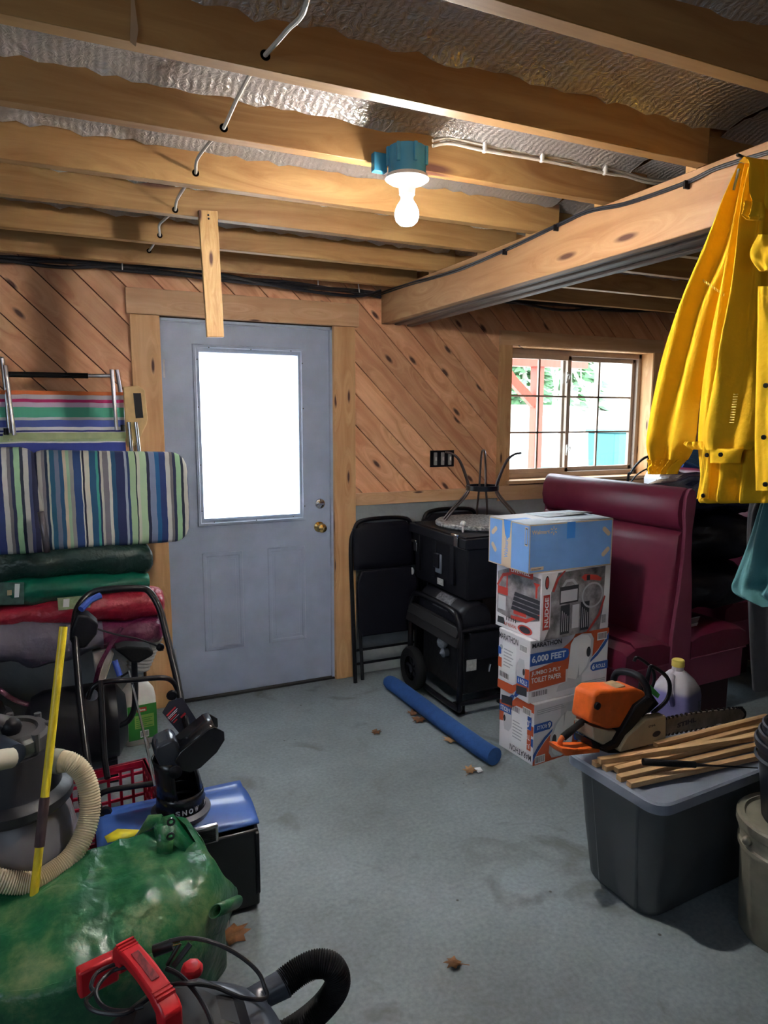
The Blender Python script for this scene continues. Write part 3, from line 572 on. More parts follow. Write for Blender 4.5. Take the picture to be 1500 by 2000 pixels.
def barcode(q, B, u, v, w, h, z=0.0012, back=True):
    if back: q.m = WH; q.flat(R_(u, v, u+w, v+h), B, z)
    q.m = BK; r = random.Random(int(u*1e4)); x = u+w*0.06
    while x < u+w*0.92:
        b_ = w*r.uniform(0.015, 0.05); q.flat(R_(x, v+h*0.15, min(x+b_, u+w*0.95), v+h*0.88), B, z+0.0004); x += b_+w*r.uniform(0.02, 0.05)
def lines(q, B, u, v, w, h, n, m_=GY, z=0.0012):
    r = random.Random(int(v*1e4)+n); q.m = m_; st = h/n
    for k in range(n): q.flat(R_(u, v+k*st, u+w*r.uniform(0.6, 1), v+k*st+st*0.35), B, z)
def paper_front(q, B, w, h, flip):
    """front print of a toilet-paper carton, in units of the face; flip turns it upside down"""
    def T(pts): return [((1-a)*w if flip else a*w, (1-c)*h if flip else c*h) for a, c in pts]
    def F_(m_, pts, z): q.m = m_; q.flat(T(pts), B, z)
    def X(txt, a, c, da, dc, m_, z=0.0030, bold=0.0):
        q.m = m_
        if flip: put_text(q, txt, B, (1-a-da)*w, (1-c-dc)*h, da*w, dc*h, z, bold, True)
        else: put_text(q, txt, B, a*w, c*h, da*w, dc*h, z, bold)
    arc = [(0.0,0.20)]+[(0.0,0.52),(0.30,0.60),(0.33,0.74),(0.40,0.80),(0.47,0.86),(0.53,0.93),(0.56,1.0),(1.0,1.0),(1.0,0.94),(0.94,0.80),(0.86,0.66),(0.76,0.53),(0.70,0.48),(0.45,0.44),(0.45,0.24)]
    F_(OR, arc, 0.0006)
    F_(BL, [(1.0,0.94),(0.95,0.80),(0.86,0.64),(0.76,0.51),(0.70,0.46),(0.76,0.47),(0.86,0.57),(0.95,0.71),(1.0,0.82)], 0.0009)
    roll = [(0.52,0.10),(0.64,0.30),(0.68,0.60),(0.70,0.90),(0.74,0.96),(0.80,0.94),(0.83,0.86),(0.82,0.60),(0.78,0.42),(0.68,0.32),(0.60,0.12)]
    F_(LG, [(0.47,0.24),(0.50,0.84),(0.55,0.93),(0.64,0.98),(0.76,0.96),(0.80,0.86),(0.79,0.60),(0.74,0.40),(0.66,0.30),(0.66,0.12),(0.34,0.10),(0.36,0.20),(0.47,0.24)][:13], 0.0012)
    F_(WH, [(0.47,0.30),(0.50,0.84),(0.54,0.93),(0.62,0.97),(0.72,0.94),(0.76,0.86),(0.76,0.62),(0.72,0.44),(0.64,0.30),(0.60,0.30),(0.58,0.24)], 0.0016)
    F_(GY, [(0.60,0.26),(0.615,0.50),(0.62,0.26)], 0.0018)
    F_(BK, [(a, c) for a, c in ell(0.735, 0.66, 0.028, 0.085, 20)], 0.0019)
    F_(BL, [(0,0.60),(0.42,0.60),(0.47,0.64),(0.48,0.70),(0.47,0.77),(0.42,0.80),(0,0.80)], 0.0022)
    F_(BL, [(1.0,0.32),(0.80,0.32),(0.77,0.36),(0.77,0.42),(0.80,0.46),(1.0,0.46)], 0.0022)
    X('6,000 FEET', 0.02, 0.635, 0.42, 0.125, WH, bold=0.03)
    X('JUMBO 2-PLY', 0.02, 0.43, 0.36, 0.085, WH, bold=0.02); X('TOILET PAPER', 0.02, 0.325, 0.37, 0.085, WH, bold=0.02)
    X('6', 0.79, 0.345, 0.035, 0.09, WH, bold=0.03); X('ROLLS', 0.84, 0.355, 0.125, 0.065, WH, bold=0.01)
    X('MARATHON', 0.02, 0.885, 0.36, 0.075, BK, bold=0.015)
    q.m = GY
    for k in range(3): q.flat(T(R_(0.60+0.02*k, 0.10-0.03*k+0.06, 0.97, 0.112-0.03*k+0.06)), B, 0.0020)
    if flip: barcode(q, B, 0.02*w, 0.02*h, 0.13*w, 0.13*h, 0.0032); lines(q, B, 0.05*w, 0.86*h, 0.6*w, 0.06*h, 2, LG)
    else: barcode(q, B, 0.84*w, 0.82*h, 0.13*w, 0.13*h, 0.0032); barcode(q, B, 0.02*w, 0.09*h, 0.22*w, 0.11*h, 0.0032, False)
def paper_side(q, B, w, h, flip):
    def T(pts): return [((1-a)*w if flip else a*w, (1-c)*h if flip else c*h) for a, c in pts]
    def F_(m_, pts, z): q.m = m_; q.flat(T(pts), B, z)
    def X(txt, a, c, da, dc, m_, bold=0.0):
        q.m = m_
        if flip: put_text(q, txt, B, (1-a-da)*w, (1-c-dc)*h, da*w, dc*h, 0.003, bold, True)
        else: put_text(q, txt, B, a*w, c*h, da*w, dc*h, 0.003, bold)
    F_(OR, [(0,0.0),(0,0.14),(0.5,0.16),(0.62,0.22),(0.7,0.40),(0.82,0.52),(1.0,0.55),(1.0,0.20),(0.6,0.10),(0.5,0.02),(0.4,0.0)], 0.0006)
    F_(BL, [(0.55,0.0),(0.62,0.12),(0.74,0.2),(0.84,0.16),(0.7,0.06),(0.62,0.0)], 0.0009)
    F_(BK, [(0.62,0.06),(0.62,0.20),(0.95,0.24),(0.95,0.10)], 0.0012)
    F_(LG, [(0.62,0.30),(0.62,0.55),(0.70,0.66),(0.84,0.66),(0.88,0.5),(0.86,0.32)], 0.0012); F_(BK, ell(0.84, 0.47, 0.035, 0.055, 16), 0.0016)
    F_(OR, R_(0, 0.36, 0.12, 0.52), 0.0009); F_(BL, [(0,0.56),(0.10,0.58),(0.10,0.68),(0,0.70)], 0.0012)
    F_(BL, [(0.64,0.24),(1.0,0.26),(1.0,0.38),(0.64,0.36)], 0.0018); X('6 ROLLS', 0.68, 0.27, 0.28, 0.08, WH, 0.02)
    X('MARATHON', 0.03, 0.84, 0.62, 0.10, BK, 0.01)
    if flip:
        F_(OR, R_(0.06, 0.45, 0.40, 0.78), 0.0014); F_(BL, R_(0.06, 0.22, 0.36, 0.44), 0.0014)
        X('JUMBO', 0.08, 0.66, 0.30, 0.09, WH, 0.01); X('TOILET', 0.08, 0.52, 0.30, 0.09, WH, 0.01); X(',000', 0.08, 0.27, 0.26, 0.13, WH, 0.02)
    # shipping label
    F_(WH, R_(0.16, 0.20, 0.60, 0.82), 0.0034); lines(q, B, (0.42 if flip else 0.20)*w, (0.30 if flip else 0.42)*h, 0.34*w, 0.32*h, 6, GY, 0.0040)
    barcode(q, B, 0.06*w if not flip else 0.30*w, 0.20*h if not flip else 0.72*h, 0.34*w, 0.12*h, 0.0038, False)
    barcode(q, B, 0.70*w, 0.78*h, 0.24*w, 0.12*h, 0.0038)
    q.m = GY; q.flat([(x_, y_) for x_, y_ in ell(0.10*w, 0.70*h, 0.012, 0.012, 12)], B, 0.001)
t, F, fr, le, tp = carton('paper_carton', 'bottom white and orange toilet paper carton, printed upside down', 1.366, -1.362, 0.102, 0.476, 0.234, 0.288, 0.0, card)
q = MB(); paper_front(q, fr, 0.476, 0.288, True); q.build('printed_front', PM, t); q = MB(); paper_side(q, le, 0.234, 0.288, True); q.build('printed_side', PM, t)
t, F, fr, le, tp = carton('paper_carton', 'upright toilet paper carton reading 6,000 FEET, second from the floor', 1.345, -1.345, 0.037, 0.462, 0.230, 0.290, 0.290, card)
q = MB(); paper_front(q, fr, 0.462, 0.290, False); q.build('printed_front', PM, t); q = MB(); paper_side(q, le, 0.230, 0.290, False); q.build('printed_side', PM, t)
# battered silver carton
W3, D3, H3 = 0.432, 0.300, 0.304
t, F, fr, le, tp = carton('silver_carton', 'battered silver and red printed carton, third up in the stack', 1.376, -1.372, 0.112, W3, D3, H3, 0.582, card)
q = MB(); B = fr; f = lambda m_, pts, z: (setattr(q, 'm', m_), q.flat([(a*W3, c*H3) for a, c in pts], B, z))
f(SV, [(0.05,0.0),(0.96,0.0),(0.98,0.98),(0.22,0.98),(0.13,0.7),(0.13,0.2)], 0.0006)
f(RD, [(0.14,0.72),(0.20,0.90),(0.30,1.0),(0.33,1.0),(0.23,0.88),(0.17,0.70)], 0.001); f(RD, [(0.70,0.0),(0.86,0.22),(0.93,0.5),(0.91,0.52),(0.83,0.25),(0.66,0.0)], 0.001)
f(RD, R_(0.025, 0.16, 0.115, 0.68), 0.0012); f(WH, [(0.86,0.0),(0.99,0.0),(0.99,1.0),(0.91,0.98),(0.90,0.35)], 0.0008)
f(BK, ell(0.068, 0.86, 0.028, 0.10, 20), 0.0014); f(RD, ell(0.068, 0.86, 0.020, 0.08, 20), 0.0018)
q.m = WH; put_text(q, 'NUDGE', B @ Matrix.Rotation(R90, 4, 'Z'), 0.20*H3, -0.10*W3, 0.44*H3, 0.055*W3, 0.0022, 0.03)
f(BK, R_(0.25, 0.50, 0.52, 0.76), 0.001); f(LG, R_(0.265, 0.525, 0.505, 0.70), 0.0014)
f(GY, [(0.27,0.76),(0.33,0.86),(0.44,0.86),(0.51,0.76),(0.47,0.76),(0.42,0.82),(0.35,0.82),(0.31,0.76)], 0.0014)
for u0 in (0.27, 0.56):
    f(BK, R_(u0, 0.04, u0+0.13, 0.48), 0.0012); q.m = WH
    for k in range(4): q.flat(R_((u0+0.02+k*0.028)*W3, 0.08*H3, (u0+0.026+k*0.028)*W3, (0.40-0.03*k)*H3), B, 0.0018)
ring = ell(0.73, 0.56, 0.16, 0.20, 26); rin = ell(0.73, 0.56, 0.14, 0.17, 26)
for k in range(26): f(GY, [ring[k], ring[(k+1) % 26], rin[(k+1) % 26], rin[k]], 0.0013)
f(RD, [(0.55,0.86),(0.60,0.90),(0.78,0.86),(0.86,0.80),(0.84,0.76),(0.70,0.80),(0.60,0.80)], 0.0016); f(BK, R_(0.63, 0.80, 0.68, 0.88), 0.002); f(LG, R_(0.44, 0.1, 0.54, 0.46), 0.001)
barcode(q, B, 0.88*W3, 0.06*H3, 0.07*W3, 0.18*H3, 0.002)
q.build('printed_front', PM, t)
q = MB(); B = le; f = lambda m_, pts, z: (setattr(q, 'm', m_), q.flat([(a*D3, c*H3) for a, c in pts], B, z))
f(SV, [(0.04,0.22),(0.03,0.86),(0.3,0.96),(0.98,0.92),(0.98,0.30),(0.5,0.16)], 0.0006)
f(RD, [(0.02,0.66),(0.15,0.85),(0.35,0.90),(0.35,0.86),(0.17,0.80),(0.04,0.62)], 0.001); f(RD, [(0.36,0.24),(0.7,0.26),(0.98,0.40),(0.98,0.36),(0.7,0.20),(0.36,0.19)], 0.001)
f(RD, R_(0.30, 0.88, 0.82, 1.0), 0.0012); f(RD, R_(0.04, 0.52, 0.28, 0.64), 0.0012); f(LG, R_(0.06, 0.28, 0.24, 0.50), 0.0012); f(RD, R_(0.24, 0.64, 0.27, 0.88), 0.001)
for k in range(4): f(BK, [(0.44-0.02*k, 0.62-0.075*k), (0.98, 0.60-0.075*k), (0.98, 0.54-0.075*k), (0.42-0.02*k, 0.56-0.075*k)], 0.0014)
f(RD, [(0.83,0.84),(0.97,0.84),(0.92,0.78),(0.92,0.62),(0.88,0.62),(0.88,0.78)], 0.0014); f(RD, R_(0.42, 0.28, 0.70, 0.34), 0.0014)
f(RD, ell(0.68, 0.09, 0.16, 0.07, 20), 0.001); f(BK, ell(0.68, 0.09, 0.12, 0.05, 20), 0.0014); f(BK, [(0.05,0.06),(0.06,0.16),(0.2,0.16),(0.24,0.06)], 0.001)
for k in range(5): f(BK, R_(0.26+0.05*k, 0.14, 0.28+0.05*k, 0.20), 0.001)
q.m = RD; put_text(q, 'UP REVEAL', B, 0.22*D3, 0.05*H3, 0.28*D3, 0.05*H3, 0.0012, 0.01); q.m = WH; put_text(q, 'LIVEWELL', B, 0.34*D3, 0.91*H3, 0.42*D3, 0.06*H3, 0.0016, 0.02)
q.build('printed_side', PM, t)
q = MB(F); q.grid(lambda u, v: (-0.02+0.09*u, D3*0.95-0.10*v, H3+0.004-0.0*u), 1, 1); q.build('tape', wht, t, solid=0.001)
# blue shipping carton
W4, D4, H4 = 0.468, 0.300, 0.214
bcard = mat('blue_card', S(112,158,222), 0.6, var=0.05, vs=8); kraft = mat('kraft_card', S(206,182,158), 0.6); ptape = mat('painters_tape', (0.04,0.25,0.75), 0.5)
t, F, fr, le, tp = carton('shipping_carton', 'long pale blue shipping carton with rounded white bars, top of the box stack', 1.312, -1.360, 0.023, W4, D4, H4, 0.888, bcard)
q = MB(); QM = [kraft, ptape, bcard, blk, lgr]
q.m = 0
for (a, c, an) in ((0.92, 0.74, -0.7), (0.92, 0.30, 0.7)):
    pts = pill(-0.028, -0.011, 0.028, 0.011); q.flat([(a*W4+x_*math.cos(an)-y_*math.sin(an), c*H4+x_*math.sin(an)+y_*math.cos(an)) for x_, y_ in pts], fr, 0.0008)
put_text(q, 'Walmart', fr, 0.022*W4, 0.80*H4, 0.205*W4, 0.085*H4, 0.001, 0.03)
for k in range(6):
    an = math.pi/6+k*math.pi/3; q.flat([(0.275*W4+r_*math.cos(an)-s_*math.sin(an), 0.85*H4+r_*math.sin(an)+s_*math.cos(an)) for r_, s_ in ((0.007,-0.0022),(0.019,-0.0026),(0.019,0.0026),(0.007,0.0022))], fr, 0.001)
q.flat(R_(0.02*W4, 0.06*H4, 0.17*W4, 0.13*H4), fr, 0.0008); lines(q, fr, 0.03*W4, 0.07*H4, 0.12*W4, 0.04*H4, 2, 3)
q.m = 0
for e in (R_(0, 0, W4, 0.005), R_(0, H4-0.005, W4, H4), R_(0, 0, 0.004, H4), R_(W4-0.006, 0, W4, H4)): q.flat(e, fr, 0.0004)
for e in (R_(0, 0, D4, 0.005), R_(0, H4-0.005, D4, H4), R_(0, 0, 0.006, H4), R_(0.34*D4, 0, 0.58*D4, H4)): q.flat(e, le, 0.0005)
for (a, c, an) in ((0.14, 0.72, 0.7), (0.14, 0.36, -0.8)):
    pts = pill(-0.026, -0.011, 0.026, 0.011); q.flat([(a*D4+x_*math.cos(an)-y_*math.sin(an), c*H4+x_*math.sin(an)+y_*math.cos(an)) for x_, y_ in pts], le, 0.0008)
q.flat(R_(0.90*D4, 0.56*H4, 0.97*D4, 0.94*H4), le, 0.0008); q.m = 3; q.flat(R_(0.91*D4, 0.58*H4, 0.96*D4, 0.92*H4), le, 0.001); q.m = 2; q.flat(R_(0.915*D4, 0.60*H4, 0.955*D4, 0.90*H4), le, 0.0014)
q.m = 2; put_text(q, 'Walmart', le @ Matrix.Rotation(R90, 4, 'Z'), 0.20*H4, -0.50*D4, 0.42*H4, 0.09*D4, 0.0012, 0.02)
q.m = 4; q.flat(R_(0, 0.40*D4, W4, 0.60*D4), tp, 0.0006); q.flat(R_(0, 0, W4, D4), tp, 0.0002)
q.build('printed_bars', QM, t)
q = MB(); q.flat(R_(0.43*W4, 0.66*H4, 0.53*W4, H4), fr, 0.0012); q.flat(R_(0.43*W4, 0, 0.53*W4, 0.3*D4), tp, 0.0010); q.build('blue_tape', ptape, t); q = MB(); q.flat([(0.38*D4, H4), (0.56*D4, H4), (0.54*D4, 0.66*H4), (0.47*D4, 0.60*H4), (0.42*D4, 0.70*H4)], le, 0.0014); q.flat(R_(0, 0.42*D4, 0.25*W4, 0.60*D4), tp, 0.0012)
q.build('blue_tape', ptape, t)
MB(F).add([(0.20,D4,H4+0.001),(W4,D4,H4+0.001),(W4,D4*0.45,H4+0.012),(0.20,D4*0.45,H4+0.004)], [(0,1,2,3)]).build('top_flap', mat('flap_card', S(196,206,220), 0.6), t, solid=0.002)
MB(F).add([(0,0,H4+0.0008),(W4,0,H4+0.0008),(W4,D4*0.44,H4+0.002),(0,D4*0.44,H4+0.002)], [(0,1,2,3)]).build('top_flap', bpy.data.materials['flap_card'], t, solid=0.002)
# ---- folding chairs leaning at the wall
def folding_chair(x0, w, ybot, ytop, h, label):
    t = thing('folding_chair', label, 'chair', (x0+w/2, ybot, 0), 'black folding chairs leaning against the painted wall')
    def at(u, z, o=0): return (x0+u*w, ybot+(ytop-ybot)*z/h-o, z)
    fr_ = MB(); fr_.tube(cat([at(0, 0.0), at(0.0, h*0.5), at(0.0, h*0.83), at(0.06, h*0.94), at(0.2, h), at(0.8, h), at(0.94, h*0.94), at(1, h*0.83), at(1, h*0.5), at(1, 0)], 6), 0.0125, 10)
    fr_.build('tube_frame', M['blackm'], t)
    fr2 = MB(); fr2.tube(cat([at(0.09, 0.02, 0.02), at(0.07, h*0.45, 0.025), at(0.09, h*0.66, 0.02)], 4), 0.011, 8); fr2.tube(cat([at(0.91, 0.02, 0.02), at(0.93, h*0.45, 0.025), at(0.91, h*0.66, 0.02)], 4), 0.011, 8); fr2.build('rear_leg_frame', M['blackm'], t)
    for z in (0.115, 0.20): MB().tube([at(0, h*z), at(1, h*z)], 0.008, 8).build('crossbar', M['blackm'], t)
    MB().grid(lambda u, v: (lambda p: (p[0], p[1]-0.008-0.012*math.sin(math.pi*u), p[2]))(at(0.03+0.94*u, h*(0.70+0.285*v*(1-0.0*u)) if not (v > 0.9 and (u < 0.1 or u > 0.9)) else h*0.955)), 12, 6).build('backrest', mat('chair_vinyl_dark', (0.005,0.005,0.010), 0.5, spec=0.25, bump=0.08, bs=70) if 'cvd' not in M else M['cvd'], t, solid=0.012)
    MB().prism([(0.09*w,0),(0.91*w,0),(0.95*w,0.06),(0.95*w,0.32),(0.88*w,0.39),(0.12*w,0.39),(0.05*w,0.32),(0.05*w,0.06)], basis(at(0, h*0.29, 0.012), (1,0,0), (0,(ytop-ybot)/h,1)), 0.028).build('seat', bpy.data.materials['chair_vinyl_dark'], t, bevel=0.008)
    return t
folding_chair(1.008, 0.43, -0.125, -0.045, 0.955, 'black metal folding chair leaning on the wall right of the door casing')
folding_chair(1.47, 0.43, -0.10, -0.035, 0.985, 'black folding chair almost hidden behind the black storage trunk')
# ---- generator
gx0, gx1, gy0, gy1 = 1.315, 1.675, -0.80, -0.24
g = thing('generator', 'black wheeled portable generator in a tube frame under the storage chest', 'generator', (gx0+0.2, gy0+0.2, 0))
def loop(x): return cat([(x, gy0, 0.10), (x, gy0, 0.45), (x, gy0+0.03, 0.525), (x, gy0+0.10, 0.56), (x, gy1-0.10, 0.56), (x, gy1-0.03, 0.525), (x, gy1, 0.45), (x, gy1, 0.10), (x, gy1-0.05, 0.045), (x, gy0+0.05, 0.045)], 5, True)
MB().tube(loop(gx0), 0.016, 10, closed=True).tube(loop(gx1), 0.016, 10, closed=True).tube([(gx0, gy0, 0.08), (gx1, gy0, 0.08)], 0.014).tube([(gx0, gy0, 0.47), (gx1, gy0, 0.47)], 0.014).tube([(gx0, gy1, 0.08), (gx1, gy1, 0.08)], 0.014).build('tube_frame', M['blackm'], g)
MB().lathe([(0,0),(0.085,0.004),(0.098,0.02),(0.100,0.05),(0.100,0.45),(0.098,0.48),(0.085,0.496),(0,0.50)], (gx0+0.12, gy0+0.03, 0.50), 26, Matrix.Rotation(-R90, 3, 'X')).build('fuel_tank', mat('tank_black', (0.009,0.009,0.013), 0.4, spec=0.3, bump=0.04, bs=60), g)
a = MB(); Bt = lambda an, yy: Vector((gx0+0.12-0.1012*math.cos(an), yy, 0.50+0.1012*math.sin(an)))
a.grid(lambda u, v: tuple(Bt(0.25+0.9*v, gy0+0.17+0.17*u)), 1, 8); a.build('warning_label', mat('label_print', (0.03,0.03,0.035), 0.5, var=1.0, vs=60, col2=(0.22,0.22,0.24)), g)
MB().prism([(-0.030,0.0),(0.02,-0.004),(0.02,0.05),(0.005,0.066),(-0.02,0.055)], basis((gx0-0.002, gy0-0.012, 0.385), (1,0,0), (0,0,1), (0,1,0)), 0.58).build('side_rail', mat('rail_grey', (0.014,0.013,0.014), 0.5, spec=0.25), g, bevel=0.004)
MB().prism([(0.0,0.0),(0.05,0.0),(0.05,0.05),(0.02,0.05)], basis((gx0-0.03, gy0-0.006, 0.435), (1,0,0), (0,0,1), (0,1,0)), 0.56).build('side_rail', bpy.data.materials['rail_grey'], g, bevel=0.004)
MB().bx(gx0+0.05, gx1-0.03, gy0+0.06, gy1-0.05, 0.09, 0.40).build('engine_block', mat('engine_dark', (0.004,0.004,0.005), 0.6, bump=0.4, bs=25), g, bevel=0.02)
MB().bx(gx0+0.06, gx1-0.06, gy0+0.0, gy0+0.06, 0.30, 0.45).build('control_panel', M['black'], g, bevel=0.006)
MB().bx(gx0+0.04, gx0+0.10, gy0-0.0015, gy0+0.001, 0.25, 0.31).build('spec_label', mat('spec_label', (0.4,0.4,0.38), 0.6, var=0.2, vs=90), g)
q = MB(); q.lathe([(0,0),(0.028,0.0),(0.036,0.014),(0.036,0.03),(0.02,0.045),(0,0.05)], (gx0+0.052, -0.56, 0.335), 14, Matrix.Rotation(-R90, 3, 'Y')); q.build('air_filter_cap', mat('cap_clear', (0.30,0.32,0.33), 0.25, var=0.2, vs=40), g)
q = MB(); q.lathe([(0,0),(0.022,0.0),(0.026,0.03),(0,0.05)], (gx0+0.05, -0.585, 0.285), 12, Matrix.Rotation(-R90, 3, 'Y')); q.build('oil_cap', M['grey'], g)
for yy in (gy1-0.10,):
    q = MB(); RYm = Matrix.Rotation(-R90, 3, 'Y'); q.lathe([(0.070,-0.02),(0.116,-0.026),(0.125,-0.012),(0.125,0.012),(0.116,0.026),(0.070,0.02)], (gx0-0.035, yy, 0.125), 32, RYm, caps=False)
    wl = q.build('wheel', M['rubber'], g); q = MB().lathe([(0,-0.02),(0.022,-0.02),(0.024,0.018),(0.0,0.02)], (gx0-0.035, yy, 0.125), 14, RYm)
    for k in range(6):
        t_ = k*math.pi/3; q.tube([(gx0-0.035, yy+0.015*math.cos(t_), 0.125+0.015*math.sin(t_)), (gx0-0.035, yy+0.078*math.cos(t_), 0.125+0.078*math.sin(t_))], 0.010, 6)
    q.build('spokes', M['black'], wl)
MB().tube([(gx0+0.17, gy0-0.012, 0.235), (gx0+0.18, gy0-0.012, 0.275)], 0.007, 8).build('pull_cord_handle', M['chrome'], g)
MB().bx(gx0+0.02, gx0+0.06, gy0+0.04, gy0+0.10, 0.0, 0.05).build('rubber_foot', M['rubber'], g); MB().bx(gx1-0.06, gx1-0.02, gy0+0.04, gy0+0.10, 0, 0.05).build('rubber_foot', M['rubber'], g)
# ---- black storage trunk on the generator
sx0, sx1, sy0, sy1, sz0, sz1 = 1.375, 1.96, -0.755, -0.13, 0.603, 0.945
tk_ = thing('storage_chest', 'black plastic storage chest with metal latches, on top of the generator', 'chest', (sx0, sy0, sz0))
MB().taper(sx0, sx1, sy0, sy1, sz0, sz1-0.06, 0.018, 0.018).build('chest_body', M['black'], tk_, bevel=0.010)
for yy in (-0.60, -0.40, -0.20): MB().bx(sx0-0.003, sx0+0.02, yy-0.022, yy+0.022, sz0+0.06, sz1-0.06).build('rib', M['black'], tk_, bevel=0.004)
MB().bx(sx0-0.018, sx1+0.01, sy0-0.014, sy1+0.01, sz1-0.062, sz1-0.008).bx(sx0, sx1-0.02, sy0+0.01, sy1-0.02, sz1-0.01, sz1).build('chest_lid', M['black'], tk_, bevel=0.008)
for py in ((813,1062),(892,1052)):
    a = P(*py, x=sx0-0.02); l = MB().cbox((sx0-0.024, a.y, a.z-0.012), (0.010, 0.036, 0.062)).build('latch', M['chrome'], tk_, bevel=0.003)
    MB().cbox((sx0-0.033, a.y, a.z+0.018), (0.014, 0.060, 0.016)).build('latch_lever', M['chrome'], l, bevel=0.003)
a = P(854, 1100, x=sx0); MB().cbox((sx0+0.004, a.y, a.z), (0.012, 0.085, 0.110)).build('handle_recess', M['grey'], tk_, bevel=0.006)
MB().cbox((sx0-0.004, a.y, a.z+0.015), (0.014, 0.055, 0.08)).build('handle_plate', M['black'], tk_, bevel=0.004)
a = P(862, 1136, x=sx0+0.01); MB().cbox((sx0+0.004, a.y, a.z), (0.004, 0.065, 0.035)).build('paper_label', mat('paper_label', (0.5,0.48,0.45), 0.6, var=0.3, vs=80), tk_)
a = P(806, 1115, x=sx0+0.01); MB().lathe([(0,0),(0.022,0),(0.022,0.003),(0,0.003)], (sx0+0.008, a.y, a.z), 20, Matrix.Rotation(-R90, 3, 'Y')).build('round_sticker', wht, tk_)
# ---- upside-down wire stool on the trunk
lx0, lx1 = P(866, 1022, y=-0.50), P(1030, 1000, y=-0.50)
st = thing('wire_stool', 'upside-down bent wire stool resting on its speckled seat on the black chest', 'stool', (1.65, -0.42, sz1))
speck = mat('speckled_laminate', (0.02,0.02,0.02), 0.45, var=1, vs=70, col2=(0.55,0.55,0.55), bump=0.1)
MB().lathe([(0,0),(0.235,0),(0.245,0.008),(0.245,0.022),(0.235,0.030),(0,0.030)], (1.65, -0.42, sz1+0.001), 36).build('seat', speck, st)
C0 = Vector((1.672, -0.42, 0)); zr = 1.160
ringm = M['blackm']
darkchr = mat('worn_bronze_metal', (0.10,0.075,0.07), 0.3, 0.9)
q = MB(); q.lathe([(0.085,-0.012),(0.092,-0.012),(0.092,0.012),(0.085,0.012)], (C0.x, C0.y, zr), 28, caps=False); q.build('waist_ring', M['blackm'], st, solid=0.004)
for an in (math.radians(160), math.radians(57), math.radians(-46)):
    d = Vector((math.cos(an), math.sin(an), 0)); s_ = Vector((-d.y, d.x, 0))
    q = MB()
    for sg in (-1, 1):
        pts_ = [C0+d*0.215+s_*0.030*sg+Vector((0,0,sz1+0.031)), C0+d*0.165+s_*0.028*sg+Vector((0,0,1.04)), C0+d*0.098+s_*0.022*sg+Vector((0,0,1.115)), C0+d*0.080+s_*0.018*sg+Vector((0,0,zr)), C0+d*0.098+s_*0.016*sg+Vector((0,0,1.23)), C0+d*0.135+s_*0.012*sg+Vector((0,0,1.315)), C0+d*0.175+s_*0.009*sg+Vector((0,0,1.352)), C0+d*0.215+s_*0.004*sg+Vector((0,0,1.362))]
        q.tube(cat([tuple(p) for p in pts_], 5), 0.0062, 8)
    q.build('leg', darkchr, st)
q = MB().ball(P(865, 1022, y=-0.62), 0.014, 10); b0 = P(865, 1022, y=-0.62)
q = MB().ball((1.44, -0.60, sz1+0.048), 0.016, 12); tag(q.tube([(1.44,-0.60,sz1+0.031),(1.44,-0.60,sz1+0.001)],0.006,8).build('glass_knob', M['white']), 'small pale round knob lying at the left of the stool seat', 'knob')
# ---- blue foam draught roll on the floor
nz = [(757,1331),(770,1338),(800,1360),(850,1398),(900,1434),(940,1462),(966,1478)]
pts_ = [P(x, y, z=0.042) for x, y in nz]; pts_ = cat([tuple(p) for p in pts_], 5); nn = len(pts_)
rs = [0.042*min(1.0, 0.72+0.28*math.sin(min(1, i/3)*R90))*(1+0.04*noise.noise(Vector(pts_[i])*6)) for i in range(nn)]
nd = tag(MB().tube([(p[0], p[1], rs[i]+0.001) for i, p in enumerate(pts_)], rs, 16).build('foam_roll', mat('blue_fabric', (0.015,0.075,0.27), 0.85, var=0.1, vs=30, bump=0.2, bs=200)), 'long blue fabric draught roll lying on the floor before the generator', 'draught roll')
